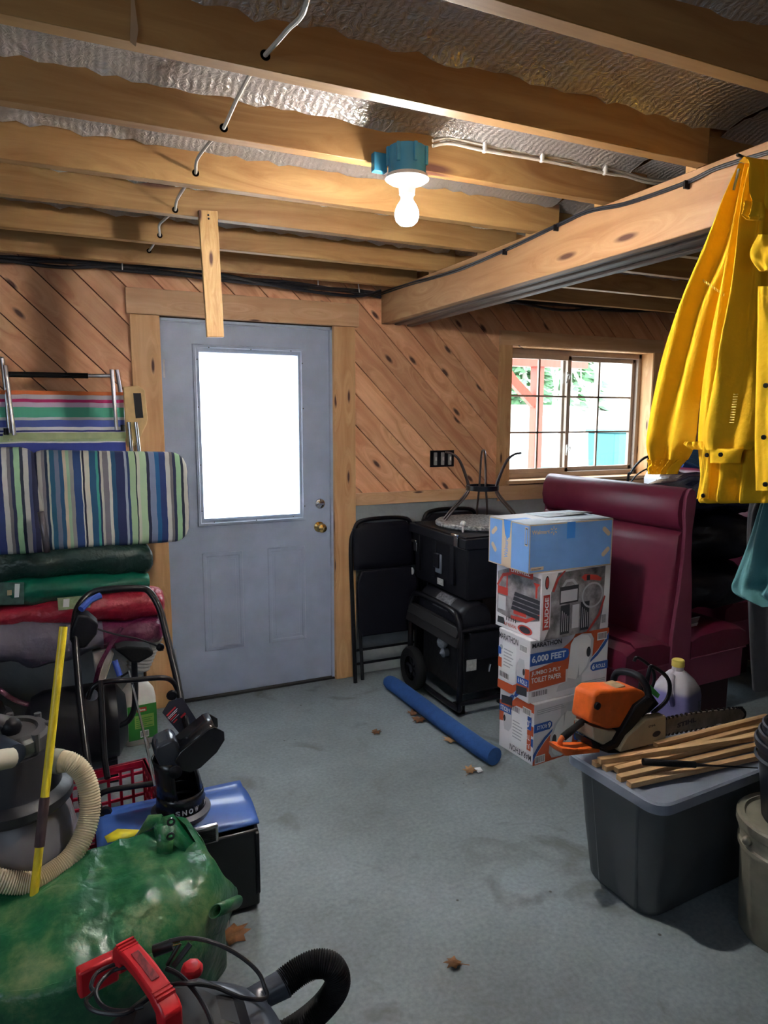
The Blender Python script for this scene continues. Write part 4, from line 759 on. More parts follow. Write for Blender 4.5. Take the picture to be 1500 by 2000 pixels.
# ---- booths
vin = mat('maroon_vinyl', (0.15,0.016,0.042), 0.36, var=0.12, vs=5, bump=0.10, bs=28); vinf = mat('maroon_vinyl_flat', (0.25,0.05,0.10), 0.5, var=0.08, vs=6); pip = mat('maroon_piping', (0.24,0.05,0.10), 0.4)
def booth(x, y, yaw, L_, label, right=True, left=True, h=1.22):
    t = thing('booth_bench', label, 'booth', (x, y, 0)); F = frame((x, y, 0), yaw)
    # end profile of the back: x across, z up
    prof = [(-0.075,0.30),(-0.065,0.50),(-0.035,0.72),(-0.020,0.88),(-0.018,1.02),(-0.030,1.10),(-0.026,1.18),(-0.010,1.212),(0.012,1.22),(0.036,1.205),(0.044,1.15),(0.040,1.09),(0.030,1.02),(0.034,0.90),(0.055,0.72),(0.070,0.50),(0.075,0.30),(0.078,0.0),(-0.078,0.0)]
    for yy in (0.0, L_-0.02): MB(F).prism(prof, basis((0.0, yy, 0), (1,0,0), (0,0,1), (0,1,0)), 0.02).build('end_panel', vinf, t, bevel=0.003)
    # top roll and main back, upholstered
    def sec(yy, k): return [(px_*k+0.0, yy, pz) for px_, pz in prof[4:13]]
    roll = [(-0.026,1.015),(-0.050,1.045),(-0.062,1.10),(-0.055,1.165),(-0.032,1.208),(0.0,1.222),(0.030,1.210),(0.044,1.15),(0.036,1.05),(0.0,1.015)]
    MB(F).loft([[(a*0.93, 0.020, 1.12+(c-1.12)*0.97) for a, c in roll], [(a, 0.035, c) for a, c in roll], [(a, L_-0.035, c) for a, c in roll], [(a*0.93, L_-0.02, 1.12+(c-1.12)*0.97) for a, c in roll]]).build('top_roll', vin, t, angle=60)
    if left:
        bk_ = [(-0.020,1.010),(-0.052,0.99),(-0.060,0.93),(-0.066,0.80),(-0.088,0.62),(-0.118,0.46),(-0.110,0.36),(0.0,0.36),(0.0,1.01)]
        MB(F).loft([[(a*0.8, 0.020, c) for a, c in bk_], [(a, 0.045, c) for a, c in bk_], [(a, L_-0.045, c) for a, c in bk_], [(a*0.8, L_-0.02, c) for a, c in bk_]]).build('back_cushion', vin, t, angle=60)
    MB(F).bx(0.0, 0.05, 0.02, L_-0.02, 0.05, 1.02).build('back_frame', vinf, t)
    for sg, on in ((-1, left), (1, right)):
        if not on: continue
        a0, a1 = 0.078, (0.375 if sg < 0 else 0.50)
        def X_(a): return sg*a
        sec_ = [(a0,0.36),(a0,0.46),(a0+0.06,0.485),(a0+0.24,0.495),(a1-0.06,0.482),(a1-0.005,0.455),(a1,0.40),(a1,0.36)]
        MB(F).loft([[(X_(a), 0.0, 0.36+(c-0.36)*0.86) for a, c in sec_], [(X_(a), 0.03, c) for a, c in sec_], [(X_(a), L_-0.03, c) for a, c in sec_], [(X_(a), L_, 0.36+(c-0.36)*0.86) for a, c in sec_]]).build('seat_cushion', vin, t, angle=50)
        MB(F).bx(X_(a0), X_(a1-0.012), 0.006, L_-0.006, 0.20, 0.358).build('seat_base', vinf, t, bevel=0.004)
        MB(F).tube([(X_(a0), -0.003, 0.360), (X_(a1), -0.003, 0.360), (X_(a1+0.003), L_, 0.360)], 0.004, 6).build('piping', pip, t)
        MB(F).bx(X_(a0), X_(a1-0.05), 0.05, L_-0.05, 0.0, 0.20).build('toe_kick', mat('toe_kick_dark', (0.04,0.008,0.014), 0.6), t)
    return t
booth(2.245, -1.36, 0.053, 1.02, 'maroon vinyl double booth bench, nearest one behind the box stack')
booth(3.36, -1.00, 0.02, 0.80, 'maroon vinyl booth back standing farther right, mostly hidden by the jacket', right=False)
# pile on the right seat
def etube(q, secs, n=20, amp=0.0, fr_=8, seed=0, flat_back=False):
    """secs: (centre, vector1, vector2): elliptical sections with folds"""
    out = []
    for i, (c, a, b_) in enumerate(secs):
        c, a, b_ = Vector(c), Vector(a), Vector(b_); r = []
        for k in range(n):
            t_ = 2*math.pi*k/n; p = c+a*math.cos(t_)+b_*math.sin(t_); d = (p-c); l = d.length
            if l > 1e-6: p = p+d/l*amp*min(1, l/0.03)*noise.noise(p*fr_+Vector((seed, seed*2.3, 0)))
            r.append(p)
        out.append(r)
    q.loft(out); return q
def blob(c, r, sq, amp, fr_, seed, n=36):
    q = MB(); secs = []
    for i in range(19):
        t_ = -R90+math.pi*i/18; row = []
        for k in range(n):
            a_ = 2*math.pi*k/n; d = Vector((math.cos(max(min(t_,1.56),-1.56))*math.cos(a_), math.cos(max(min(t_,1.56),-1.56))*math.sin(a_), math.sin(t_)))
            rr_ = r*(1+amp*noise.noise(d*fr_+Vector((seed,0,0)))+amp*0.5*noise.noise(d*fr_*2.7+Vector((0,seed,0)))-amp*0.6*abs(noise.noise(d*fr_*1.3+Vector((seed,seed,seed)))))
            row.append((c[0]+d.x*rr_*sq[0], c[1]+d.y*rr_*sq[1], c[2]+d.z*rr_*sq[2]))
        secs.append(row)
    q.loft(secs); return q
navy = mat('navy_plastic_bag', (0.004,0.005,0.022), 0.22, bump=0.5, bs=14); blkc = mat('black_cloth', (0.008,0.008,0.012), 0.8, bump=0.2, bs=60)
bag = tag(blob((2.84, -0.90, 0.90), 0.30, (1.25, 1.1, 0.50), 0.16, 1.8, 3).build('duffel_bag', mat('black_nylon', (0.006,0.006,0.012), 0.45, bump=0.5, bs=18), angle=60), 'bulging black nylon bag on the right seat of the booth', 'bag')
tag(blob((2.72, -0.98, 0.640), 0.30, (1.20, 1.0, 0.48), 0.16, 1.8, 9).build('duffel_bag', bpy.data.materials['black_nylon'], angle=60), 'lower black bag squashed on the right booth seat', 'bag')
bag.location.z = 0.0
tag(blob((2.84, -0.95, 1.13), 0.33, (1.25, 0.9, 0.36), 0.22, 2.0, 21).build('garbage_bag', navy, angle=60), 'shiny navy plastic bag slumped on top of the black bags under the jacket', 'bag')
a = P(1378, 1168, y=-1.28); F = frame((2.345, -1.30, 0.502), 0.1, 0.35)
cb_ = thing('paper_booklet', 'small grey and white card standing on the right booth seat', 'card', (2.34, -1.30, 0.5)); MB(F).bx(0, 0.075, 0, 0.004, 0.018, 0.055).build('card', mat('grey_card', (0.28,0.28,0.29), 0.6), cb_); MB(F).bx(0, 0.080, -0.001, 0.005, 0.0, 0.018).build('white_edge', wht, cb_)
# things seen behind the booth
F = frame((2.98, -0.62, 0), 0.3)
tb = thing('side_table', 'narrow dark table behind the booth holding a white box', 'table', (2.7, -0.25, 0))
MB().bx(2.42, 2.96, -0.30, -0.15, 1.00, 1.03).build('tabletop', mat('dark_table', (0.03,0.02,0.02), 0.5), tb, bevel=0.004)
for xx in (2.45, 2.95):
    for yy in (-0.28, -0.17): MB().bx(xx-0.02, xx+0.02, yy-0.02, yy+0.02, 0, 1.0).build('leg', bpy.data.materials['dark_table'], tb)
a = P(1283, 944, y=-0.30); b2 = P(1330, 925, y=-0.30)
wb = thing('takeout_box', 'white folded carton peeking over the booth back', 'box', (a.x, -0.4, 1.03)); MB().prism([(0,0),(0.20,0),(0.22,0.10),(0.16,0.20),(0.04,0.20),(-0.01,0.12)], basis((a.x, -0.19, 1.031), (1,0,0), (0,0,1), (0,-1,0)), 0.13).build('carton', card, wb, bevel=0.004)
MB().prism([(0.0,0.12),(0.05,0.20),(0.09,0.12)], basis((a.x, -0.3215, 1.031), (1,0,0), (0,0,1), (0,-1,0)), 0.004).build('flap', wht, wb)
# ladder-back wire chair
c0 = P(1228, 932, y=-0.16); wcb = thing('wire_rack', 'black bent wire rack arching above the booth below the window', 'rack', (c0.x, -0.09, 0))
e0 = P(1226, 935, y=-0.09); e1 = P(1262, 885, y=-0.09); q = MB()
q.tube(cat([(e0.x, -0.09, 0.02), (e0.x, -0.09, 1.05), (e0.x+0.03, -0.09, 1.18), (e0.x+0.13, -0.09, 1.27), (e0.x+0.24, -0.09, 1.29), (e0.x+0.36, -0.09, 1.27), (e0.x+0.45, -0.09, 1.18), (e0.x+0.48, -0.09, 1.05), (e0.x+0.48, -0.09, 0.02)], 6), 0.009, 8)
q.tube(cat([(e0.x+0.02, -0.09, 1.10), (e0.x+0.10, -0.09, 1.17), (e0.x+0.24, -0.09, 1.20), (e0.x+0.46, -0.09, 1.10)], 5), 0.006, 8).tube([(e0.x+0.18, -0.09, 0.6), (e0.x+0.18, -0.09, 1.285)], 0.006, 8)
q.build('back_hoop', M['blackm'], wcb); MB().tube([(e0.x, -0.09, 0.5), (e0.x+0.48, -0.09, 0.5)], 0.007, 8).build('cross_wire', M['blackm'], wcb)
# blue ribbed cushion
c0 = P(1366, 898, y=-0.14); F = Matrix.Translation((c0.x, c0.y, 0)) 
bc_ = thing('ribbed_cushion', 'light blue ribbed pad leaning behind the booth under the jacket', 'cushion', tuple(c0))
q = MB(); rb = mat('blue_ribbed_cloth', (0.10,0.26,0.62), 0.7); A0, A1, A2, A3 = P(1355, 868, y=-0.14), P(1385, 885, y=-0.14), P(1372, 925, y=-0.14), P(1335, 905, y=-0.14)
for k in range(14):
    f0, f1 = k/14, (k+0.8)/14; p = [A0.lerp(A3, f0), A1.lerp(A2, f0)+Vector((0.08,0,0)), A1.lerp(A2, f1)+Vector((0.08,0,0)), A0.lerp(A3, f1)]; o = Vector((0, -0.012, 0)); q.add([x+o for x in p]+[x-o for x in p], [(0,1,2,3),(7,6,5,4),(0,4,5,1),(1,5,6,2),(2,6,7,3),(3,7,4,0)])
q.build('ribs', rb, bc_); MB().tube([tuple(A3+Vector((-0.03,0,-0.01))), tuple(A2+Vector((0.09,0,-0.02)))], 0.030, 12).build('edge_roll', mat('blue_cloth', (0.02,0.08,0.35), 0.7), bc_)
MB().prism([(-0.06,-0.6),(0.14,-0.6),(0.14,0.0),(-0.06,0.05)], basis((A3.x, -0.12, A3.z), (1,0,0), (0,0,1), (0,1,0)), 0.02).build('backing', bpy.data.materials['blue_cloth'], bc_)
# ---- grey tote and what lies on it
TX, TY, TA = 1.041, -2.385, 0.066; TWd, TDp = 0.66, 0.405; F = frame((TX, TY, 0), TA)
tote = thing('storage_tote', 'large grey lidded storage tote carrying the chainsaw and wood strips', 'tote', (TX+0.3, TY+0.2, 0))
def rrect(x0, x1, y0, y1, r, z, n=5):
    pts = []
    for cx_, cy_, a0 in ((x1-r, y0+r, -R90), (x1-r, y1-r, 0), (x0+r, y1-r, R90), (x0+r, y0+r, math.pi)):
        for k in range(n+1): t_ = a0+R90*k/n; pts.append((cx_+r*math.cos(t_), cy_+r*math.sin(t_), z))
    return pts
def totesec(z, ins): return rrect(0.03+ins, TWd-0.03-ins, 0.03+ins, TDp-0.03-ins*0.6, 0.045, z)
MB(F).loft([totesec(0.0, 0.050), totesec(0.012, 0.043), totesec(0.20, 0.02), totesec(0.405, 0.0)]).build('tote_body', M['grey'] if 0 else mat('tote_grey', S(72,76,80), 0.5, var=0.06, vs=5, bump=0.04, bs=150), tote)
for (a0, a1) in ((0.10, 0.30),): MB(F).add([(0.026,a0,0.40),(0.026,a1,0.40),(0.064,a1-0.02,0.008),(0.064,a0+0.02,0.008),(0.045,a0,0.40),(0.045,a1,0.40),(0.085,a1-0.02,0.008),(0.085,a0+0.02,0.008)], [(0,1,2,3),(7,6,5,4),(0,4,5,1),(1,5,6,2),(2,6,7,3),(3,7,4,0)]).build('side_rib', bpy.data.materials['tote_grey'], tote, bevel=0.008)
lidm = mat('tote_lid_grey', S(122,130,146), 0.42, var=0.06, vs=6, bump=0.03, bs=120)
MB(F).loft([rrect(0.010, TWd-0.010, 0.010, TDp-0.010, 0.05, 0.400), rrect(0, TWd, 0, TDp, 0.055, 0.404), rrect(0, TWd, 0, TDp, 0.055, 0.434), rrect(0.006, TWd-0.006, 0.006, TDp-0.006, 0.052, 0.440), rrect(0.030, TWd-0.030, 0.030, TDp-0.030, 0.04, 0.441), rrect(0.038, TWd-0.038, 0.038, TDp-0.038, 0.035, 0.431)]).build('lid', lidm, tote, angle=30)
LZ = 0.441
# wood strips
def strip_(p0, p1, w, h, z0, z1, label):
    a_, b_ = P(*p0, z=z0), P(*p1, z=z1); a_.z, b_.z = z0, z1; d = (b_-a_); l = d.length; yaw = math.atan2(d.y, d.x); pit = -math.asin((z1-z0)/l)
    t_ = MB(frame(a_, yaw, 0, pit)).bx(0, l, -w/2, w/2, -h/2, h/2).build('wood_strip', M['stick'], bevel=0.0012)
    return tag(t_, label, 'wood strip', 'thin pine strips on the tote lid')
h_ = 0.017; w_ = 0.022; z0 = LZ+h_/2+0.001
strip_((1228, 1532), (1500, 1473), w_, h_, z0, z0, 'front bottom pine strip on the tote lid, nearest the camera')
strip_((1208, 1520), (1500, 1452), w_, h_, z0, z0, 'second bottom pine strip behind the nearest one on the tote')
strip_((1203, 1504), (1500, 1430), w_, h_, z0, z0, 'third bottom pine strip, under the black tube end')
strip_((1180, 1500), (1500, 1415), w_, h_, z0, z0, 'fourth bottom pine strip under the raised strip')
strip_((1160, 1492), (1500, 1404), w_, h_, z0, z0, 'rear bottom pine strip beside the chainsaw')
strip_((1170, 1486), (1500, 1436), w_, h_, z0+h_+0.001, z0+h_+0.001, 'top pine strip lying across the others on the tote')
strip_((1280, 1455), (1500, 1400), w_, h_, z0+h_+0.001, z0+h_+0.001, 'upper rear pine strip next to the saw bar')
a, b2 = P(1256, 1488, z=LZ+0.057), P(1480, 1500, z=LZ+0.020)
tr_ = thing('black_rod', 'thin black rod with foam grip lying over the wood strips', 'rod', tuple(a))
MB().tube([a, a.lerp(b2, 0.45)], [0.011, 0.010], 12).build('foam_grip', M['rubber'], tr_); MB().tube([a.lerp(b2, 0.45), a.lerp(b2, 0.6), b2], [0.007, 0.003, 0.002], 8).build('rod_tip', M['blackm'], tr_)
# ---- chainsaw
sw_ = thing('chainsaw', 'orange and black chainsaw with long bar on the tote lid', 'chainsaw', (1.25, -2.03, LZ))
O = Vector((1.168, -2.075, LZ)); FS = frame(O, 0.10)   # local x along the bar, y away, z up
def SP(px, py, y): # to local coordinates of the saw, on its plane y
    n_ = FS.to_3x3() @ Vector((0,1,0)); p0 = FS @ Vector((0,y,0)); d = fw+rt*((px-750)/FPX)-up*((py-1000)/FPX); t_ = (p0-CAMP).dot(n_)/d.dot(n_); q_ = FS.inverted() @ (CAMP+d*t_); return (q_.x, q_.z)
def SPP(lst, y): return [SP(px, py, y) for px, py in lst]
Bs = lambda y: FS @ basis((0, y, 0), (1,0,0), (0,0,1), (0,-1,0))
MB().prism(SPP([(1160,1358),(1172,1349),(1245,1345),(1262,1352),(1262,1402),(1240,1420),(1188,1425),(1152,1412)], -0.03), Bs(-0.03), -0.085).build('engine_cover', M['orange'], sw_, bevel=0.010, seg=3)
MB().prism(SPP([(1158,1420),(1160,1446),(1182,1458),(1215,1450),(1218,1428),(1190,1428)], -0.03), Bs(-0.028), -0.08).build('lower_housing', mat('cream_plastic', S(196,184,160), 0.5, var=0.1), sw_, bevel=0.005)
MB().prism(SPP([(1155,1446),(1180,1458),(1270,1450),(1262,1470),(1190,1472),(1160,1462)], -0.03), Bs(-0.03), -0.08).build('base_shroud', M['black'], sw_, bevel=0.004)
MB().prism(SPP([(1212,1462),(1226,1438),(1262,1405),(1300,1398),(1302,1400),(1301,1448),(1212,1470)], -0.055), Bs(-0.055), -0.035).build('clutch_cover', mat('cover_cream', S(190,172,140), 0.5, var=0.12, vs=10), sw_, bevel=0.005)
q = MB(); put_text(q, 'STIHL', Bs(-0.0556), *SP(1266, 1422, -0.055), 0.036, 0.008, 0.0006, 0.03); q.build('cover_lettering', blk, sw_); q = MB(); q.prism(ell(*SP(1282, 1433, -0.055), 0.020, 0.010, 16), Bs(-0.0556), 0.001); q.build('oval_emblem', blk, sw_)
MB().prism(SPP([(1190,1470),(1210,1462),(1262,1395),(1285,1370),(1270,1362),(1245,1380),(1222,1420),(1205,1450),(1180,1465)], -0.05), Bs(-0.045), -0.05).build('black_chassis', M['black'], sw_, bevel=0.005)
# guide bar with chain
bp = SPP([(1296,1405),(1360,1392),(1440,1383),(1450,1385),(1456,1394),(1452,1403),(1440,1409),(1360,1425),(1296,1436)], -0.035)
bar = MB().prism(bp, Bs(-0.035), -0.005).build('guide_bar', mat('bar_steel', (0.20,0.175,0.15), 0.5, 0.2, var=0.3, vs=20), sw_)
q = MB(); put_text(q, 'STIHL', Bs(-0.0356), *SP(1322, 1422, -0.035), 0.105, 0.018, 0.0006, 0.05, flip=False); q.build('bar_lettering', blk, bar)
ch = MB(); cp = cat([(a_, b_) for a_, b_ in bp], 8)
for i in range(0, len(cp)-1, 1):
    (a_, b_) = cp[i]; ch.M = FS; ch.cbox((a_, -0.0325, b_), (0.009, 0.006, 0.009))
ch.build('chain', M['blackm'], sw_, kind='stuff')
# handles
def H3(lst): return [FS @ Vector((SP(px, py, y)[0], y, SP(px, py, y)[1])) for px, py, y in lst]
MB().tube(cat([tuple(p) for p in H3([(1228,1418,-0.02),(1258,1385,-0.025),(1265,1350,-0.02),(1252,1325,0.0),(1232,1314,0.06),(1210,1312,0.13),(1200,1322,0.16),(1198,1350,0.17)])], 5), 0.0125, 10).build('front_handle', M['black'], sw_)
hg = H3([(1262,1345,0.0),(1268,1310,0.0),(1275,1302,0.0),(1302,1322,0.0),(1308,1345,0.0),(1300,1370,0.0),(1275,1392,-0.01)])
MB().tube(cat([tuple(p) for p in hg], 4), 0.007, 8).tube(cat([tuple(p+Vector((0.02,0.09,0.0))) for p in hg[1:6]], 4), 0.006, 8).build('hand_guard', M['black'], sw_)
MB().prism(SPP([(1256,1335),(1264,1342),(1288,1375),(1270,1392),(1250,1400),(1240,1390),(1252,1360)], 0.0), Bs(0.0), -0.02).build('brake_housing', M['black'], sw_, bevel=0.004)
MB().prism(SPP([(1266,1340),(1270,1338),(1288,1356),(1284,1364),(1268,1352)], -0.012), Bs(-0.012), 0.002).build('green_sticker', mat('green_sticker', (0.10,0.55,0.12), 0.4), sw_)
MB().tube(cat([tuple(p) for p in H3([(1160,1398,0.03),(1140,1408,0.02),(1112,1430,0.0),(1100,1440,0.0)])], 5), [0.012]*5+[0.011]*5+[0.012]*6, 10).build('rear_grip', M['rubber'], sw_)
MB().tube(cat([tuple(p) for p in H3([(1100,1438,0.0),(1094,1448,0.0),(1096,1462,0.0),(1106,1468,0.0)])], 4), 0.009, 8).prism(SPP([(1098,1462),(1125,1464),(1172,1462),(1172,1470),(1106,1477),(1098,1470)], -0.03), Bs(-0.03), -0.06).build('rear_guard', M['orange'], sw_, bevel=0.003)
MB().lathe([(0,0),(0.012,0),(0.012,0.008),(0.008,0.010),(0,0.010)], Vector(H3([(1165,1378,-0.032)])[0]), 12, FS.to_3x3() @ Matrix.Rotation(R90, 3, 'X')).build('cover_knob', M['black'], sw_)
zt_ = SP(1215, 1346.5, -0.03)[1]; MB(FS).bx(SP(1192,1348,-0.03)[0], SP(1228,1348,-0.03)[0], -0.015, 0.040, zt_-0.003, zt_+0.0015).build('top_label', mat('faded_label', (0.35,0.25,0.14), 0.5, var=0.3, vs=40), sw_)
# ---- bar-oil jug standing on a white pail behind the tote
JX, JY_ = 1.640, -1.885
pl = thing('white_pail', 'white lidded pail behind the tote carrying the oil jug', 'pail', (JX, JY_, 0))
MB().lathe([(0,0),(0.115,0),(0.140,0.33),(0,0.33)], (JX+0.02, JY_, 0), 32).build('pail_body', M['white'], pl); MB().lathe([(0.10,0.33),(0.152,0.33),(0.152,0.352),(0.140,0.356),(0.134,0.350),(0,0.350)], (JX+0.02, JY_, 0), 32).build('pail_lid', M['white'], pl)
m, nt, b = new('jug_translucent'); b.inputs['Base Color'].default_value = (0.26,0.25,0.46,1); b.inputs['Roughness'].default_value = 0.35; tc = N(nt, 'ShaderNodeTexCoord'); sx = N(nt, 'ShaderNodeSeparateXYZ'); nt.links.new(tc.outputs['Object'], sx.inputs[0]); r = N(nt, 'ShaderNodeValToRGB'); e = r.color_ramp.elements; e[0].position = 0.155; e[0].color = (0.16,0.15,0.36,1); e[1].position = 0.17; e[1].color = (0.42,0.40,0.46,1); nt.links.new(sx.outputs['Z'], r.inputs[0]); nt.links.new(r.outputs[0], b.inputs['Base Color'])
jg = thing('oil_jug', 'translucent jug of violet bar oil with yellow cap behind the chainsaw', 'jug', (JX, JY_, 0.357))
MB(frame((JX, JY_, 0.357), 0.3)).loft([rrect(-s1, s1, -s1, s1, rr_, z_) for s1, rr_, z_ in ((0.066,0.03,0),(0.075,0.032,0.008),(0.076,0.034,0.14),(0.072,0.034,0.165),(0.055,0.035,0.20),(0.034,0.03,0.225),(0.022,0.0215,0.234),(0.021,0.0205,0.25))]).build('jug_body', m, jg, angle=50)
MB().lathe([(0,0.250),(0.024,0.250),(0.024,0.272),(0.020,0.276),(0,0.276)], (JX, JY_, 0.357), 20).build('cap', mat('cap_yellow', (0.62,0.50,0.10), 0.5), jg)
MB(frame((JX, JY_, 0.357), 0.3)).tube(cat([(-0.072,-0.02,0.12), (-0.088,-0.02,0.15), (-0.080,-0.01,0.19), (-0.045,0,0.222)]), 0.012, 8).build('jug_handle', m, jg)
q = MB(); FF = frame((JX, JY_, 0.357), 0.3) @ basis((0,-0.0765,0),(0,0,-1),(1,0,0),(0,-1,0)); put_text(q, 'Summer', FF, -0.125, 0.022, 0.07, 0.022, 0.0006); put_text(q, 'Bar', FF, -0.06, -0.02, 0.045, 0.02, 0.0006); q.build('handwriting', blk, jg)
# ---- near bucket with black pots
BX, BY = 1.455, -2.515
bk = thing('white_bucket', 'dirty white lidded bucket at the right edge carrying black pots', 'bucket', (BX, BY, 0))
dw = mat('dirty_white_plastic', S(128,124,110), 0.55, var=0.18, vs=9)
MB().lathe([(0,0),(0.128,0.0),(0.132,0.006),(0.145,0.27),(0.152,0.275),(0.152,0.290),(0.146,0.295),(0.146,0.318),(0.152,0.322),(0.152,0.336),(0.147,0.34),(0,0.34)], (BX, BY, 0), 44).build('bucket_body', dw, bk)
MB().lathe([(0.13,0.34),(0.158,0.341),(0.160,0.346),(0.160,0.368),(0.154,0.374),(0.138,0.372),(0.134,0.362),(0,0.360)], (BX, BY, 0), 44).build('bucket_lid', dw, bk)
q = MB(); q.grid(lambda u, v: (BX+(0.1400+0.006*v)*math.cos(math.radians(205+52*u)), BY+(0.1400+0.006*v)*math.sin(math.radians(205+52*u)), 0.08+0.165*v), 10, 4); q.build('paper_label', mat('bucket_label', S(158,146,126), 0.7, var=0.15, vs=14), bk, solid=0.001)
q = MB().ball((BX-0.150, BY+0.045, 0.318), 0.014, 10); q.build('bail_ear', dw, bk)
for k in range(3):
    zb2 = 0.3615+0.022*k; t_ = thing('nursery_pot', ['lowest black pot of the nested stack on the white bucket', 'middle black pot of the nested stack on the bucket', 'top black pot of the nested stack on the bucket'][k], 'pot', (BX, BY, zb2), 'nested black pots')
    cx_ = BX+0.002+0.004*k; k_ = 1-0.05*k
    MB().lathe([(0,0),(0.088*k_,0),(0.094*k_,0.01),(0.118*k_,0.225),(0.126*k_,0.226),(0.129*k_,0.236),(0.129*k_,0.250),(0.124*k_,0.254),(0.117*k_,0.25),(0.088*k_,0.02),(0,0.018)], (cx_, BY, zb2), 40).build('pot_body', mat('pot_black', (0.016,0.019,0.027), 0.35, bump=0.03), t_)
    MB().lathe([(0.121*k_,0.19),(0.127*k_,0.197),(0.121*k_,0.204)], (cx_, BY, zb2), 40, caps=False).build('rim_ring', bpy.data.materials['pot_black'], t_)
# ================================================================ jacket, hanging on the beam
jy = mat('yellow_canvas', S(230,180,40), 0.95, var=0.06, vs=7, bump=0.25, bs=40, spec=0.1)
JXP = 1.135
jk = thing('yellow_jacket', 'yellow canvas work jacket hanging from the beam at the right', 'jacket', (JXP, -2.46, 2.2))
def cloth(rows, nrm, n=30, amp=0.010, nf=3.0, ph=0.0, drift=0.6, back=0.35, sub=7, pw=0.55):
    """rows: (pxL, pxR, py, plane, thickness): a hollow cloth form, folds running down it"""
    q = MB(); nrm = Vector(nrm); rr_ = cat(rows, sub); secs = []
    for i, (xl, xr, py, pl_, th) in enumerate(rr_):
        a_ = P(xl, py, x=pl_) if abs(nrm.x) > 0.5 else P(xl, py, y=pl_); b_ = P(xr, py, x=pl_) if abs(nrm.x) > 0.5 else P(xr, py, y=pl_); t_ = i/len(rr_); sec = []
        for k in range(n):
            s_ = k/(n-1); fold = amp*math.sin(2*math.pi*nf*s_+ph+drift*6*t_)*math.sin(math.pi*s_)+amp*0.9*noise.noise(Vector((s_*5, t_*4, ph)))*math.sin(math.pi*s_)
            sec.append(a_.lerp(b_, s_)+nrm*(th*math.sin(math.pi*s_**0.78)**pw+fold))
        for k in range(n-2, 0, -1):
            s_ = k/(n-1); sec.append(a_.lerp(b_, s_)-nrm*(th*back*math.sin(math.pi*s_)**pw))
        secs.append(sec)
    q.loft(secs); return q
NX = (-1, 0, 0)
# far sleeve, left in the picture
cloth([(1456,1470,322,JXP+0.02,0.02),(1420,1462,390,JXP+0.01,0.030),(1374,1440,500,JXP,0.038),(1336,1406,590,JXP,0.042),(1302,1388,690,JXP,0.048),(1282,1368,780,JXP,0.050),(1269,1360,850,JXP,0.050),(1267,1354,878,JXP,0.045),(1271,1344,898,JXP,0.035)], NX, n=54, amp=0.015, nf=2.3, ph=0.6, drift=0.35, pw=0.8).build('far_sleeve', jy, jk, angle=60)
cloth([(1268,1344,897,JXP,0.035),(1270,1336,905,JXP,0.030),(1270,1328,915,JXP,0.030),(1272,1324,926,JXP,0.031)], NX, n=54, amp=0.008, nf=7, ph=0).build('sleeve_cuff', jy, jk, angle=60)
# jacket body
cloth([(1462,1500,318,JXP,0.02),(1450,1520,370,JXP,0.035),(1434,1530,450,JXP,0.045),(1412,1540,560,JXP,0.05),(1390,1545,660,JXP,0.05),(1374,1545,760,JXP,0.05),(1366,1540,860,JXP,0.05),(1370,1530,930,JXP,0.045),(1365,1525,972,JXP,0.04),(1368,1520,982,JXP,0.03)], NX, n=70, amp=0.015, nf=4.2, ph=1.2, drift=0.2, pw=0.8).build('jacket_body', jy, jk, angle=60)
# near sleeve, crossing in front
XS = JXP-0.055
cloth([(1464,1494,330,XS+0.03,0.015),(1454,1490,430,XS+0.01,0.025),(1436,1486,560,XS,0.034),(1410,1482,680,XS,0.042),(1390,1484,780,XS,0.046),(1376,1480,850,XS,0.042),(1380,1468,878,XS,0.034)], NX, n=54, amp=0.014, nf=1.6, ph=2.6, drift=0.3, pw=0.9).build('near_sleeve', jy, jk, angle=60)
cloth([(1342,1372,862,XS+0.02,0.015),(1338,1376,868,XS+0.02,0.015),(1352,1378,878,XS+0.02,0.012)], NX, amp=0.004).build('hem_flap', jy, jk, angle=60)
cloth([(1390,1455,876,XS-0.012,0.024),(1392,1450,884,XS-0.012,0.028),(1391,1446,904,XS-0.012,0.024)], NX, amp=0.002, nf=1).build('cuff', jy, jk, angle=60)
# placket down the left edge with snaps, collar, grey reflective strip
cloth([(1375,1392,872,JXP-0.045,0.010),(1370,1388,930,JXP-0.045,0.010),(1362,1384,974,JXP-0.045,0.010)], NX, amp=0.002, nf=1).build('placket', jy, jk, angle=60)
cloth([(1452,1470,318,JXP-0.03,0.02),(1466,1500,312,JXP-0.05,0.03),(1476,1512,330,JXP-0.06,0.035),(1480,1512,380,JXP-0.07,0.03),(1484,1510,410,JXP-0.07,0.02)], NX, amp=0.016, nf=2, ph=0.3).build('collar', jy, jk, angle=60)
cloth([(1460,1492,395,JXP-0.09,0.02),(1456,1496,420,JXP-0.10,0.025),(1460,1492,430,JXP-0.10,0.015)], NX, amp=0.010, nf=3).build('collar', jy, jk, angle=60)
cloth([(1486,1530,460,JXP-0.10,0.02),(1472,1530,500,JXP-0.11,0.03),(1486,1530,530,JXP-0.11,0.02)], NX, amp=0.008, nf=1).build('storm_flap', jy, jk, angle=60)
cloth([(1482,1520,560,JXP-0.085,0.012),(1480,1530,700,JXP-0.088,0.014),(1476,1530,850,JXP-0.088,0.014),(1477,1530,958,JXP-0.088,0.010)], NX, amp=0.003, nf=1).build('front_panel', jy, jk, angle=60)
a_, b_ = P(1443, 330, x=JXP-0.012), P(1432, 372, x=JXP-0.012)
MB().tube([a_, b_], [0.010, 0.012], 8, flat=0.4).build('reflective_strip', mat('reflective_grey', (0.25,0.32,0.36), 0.4), jk)
q = MB()
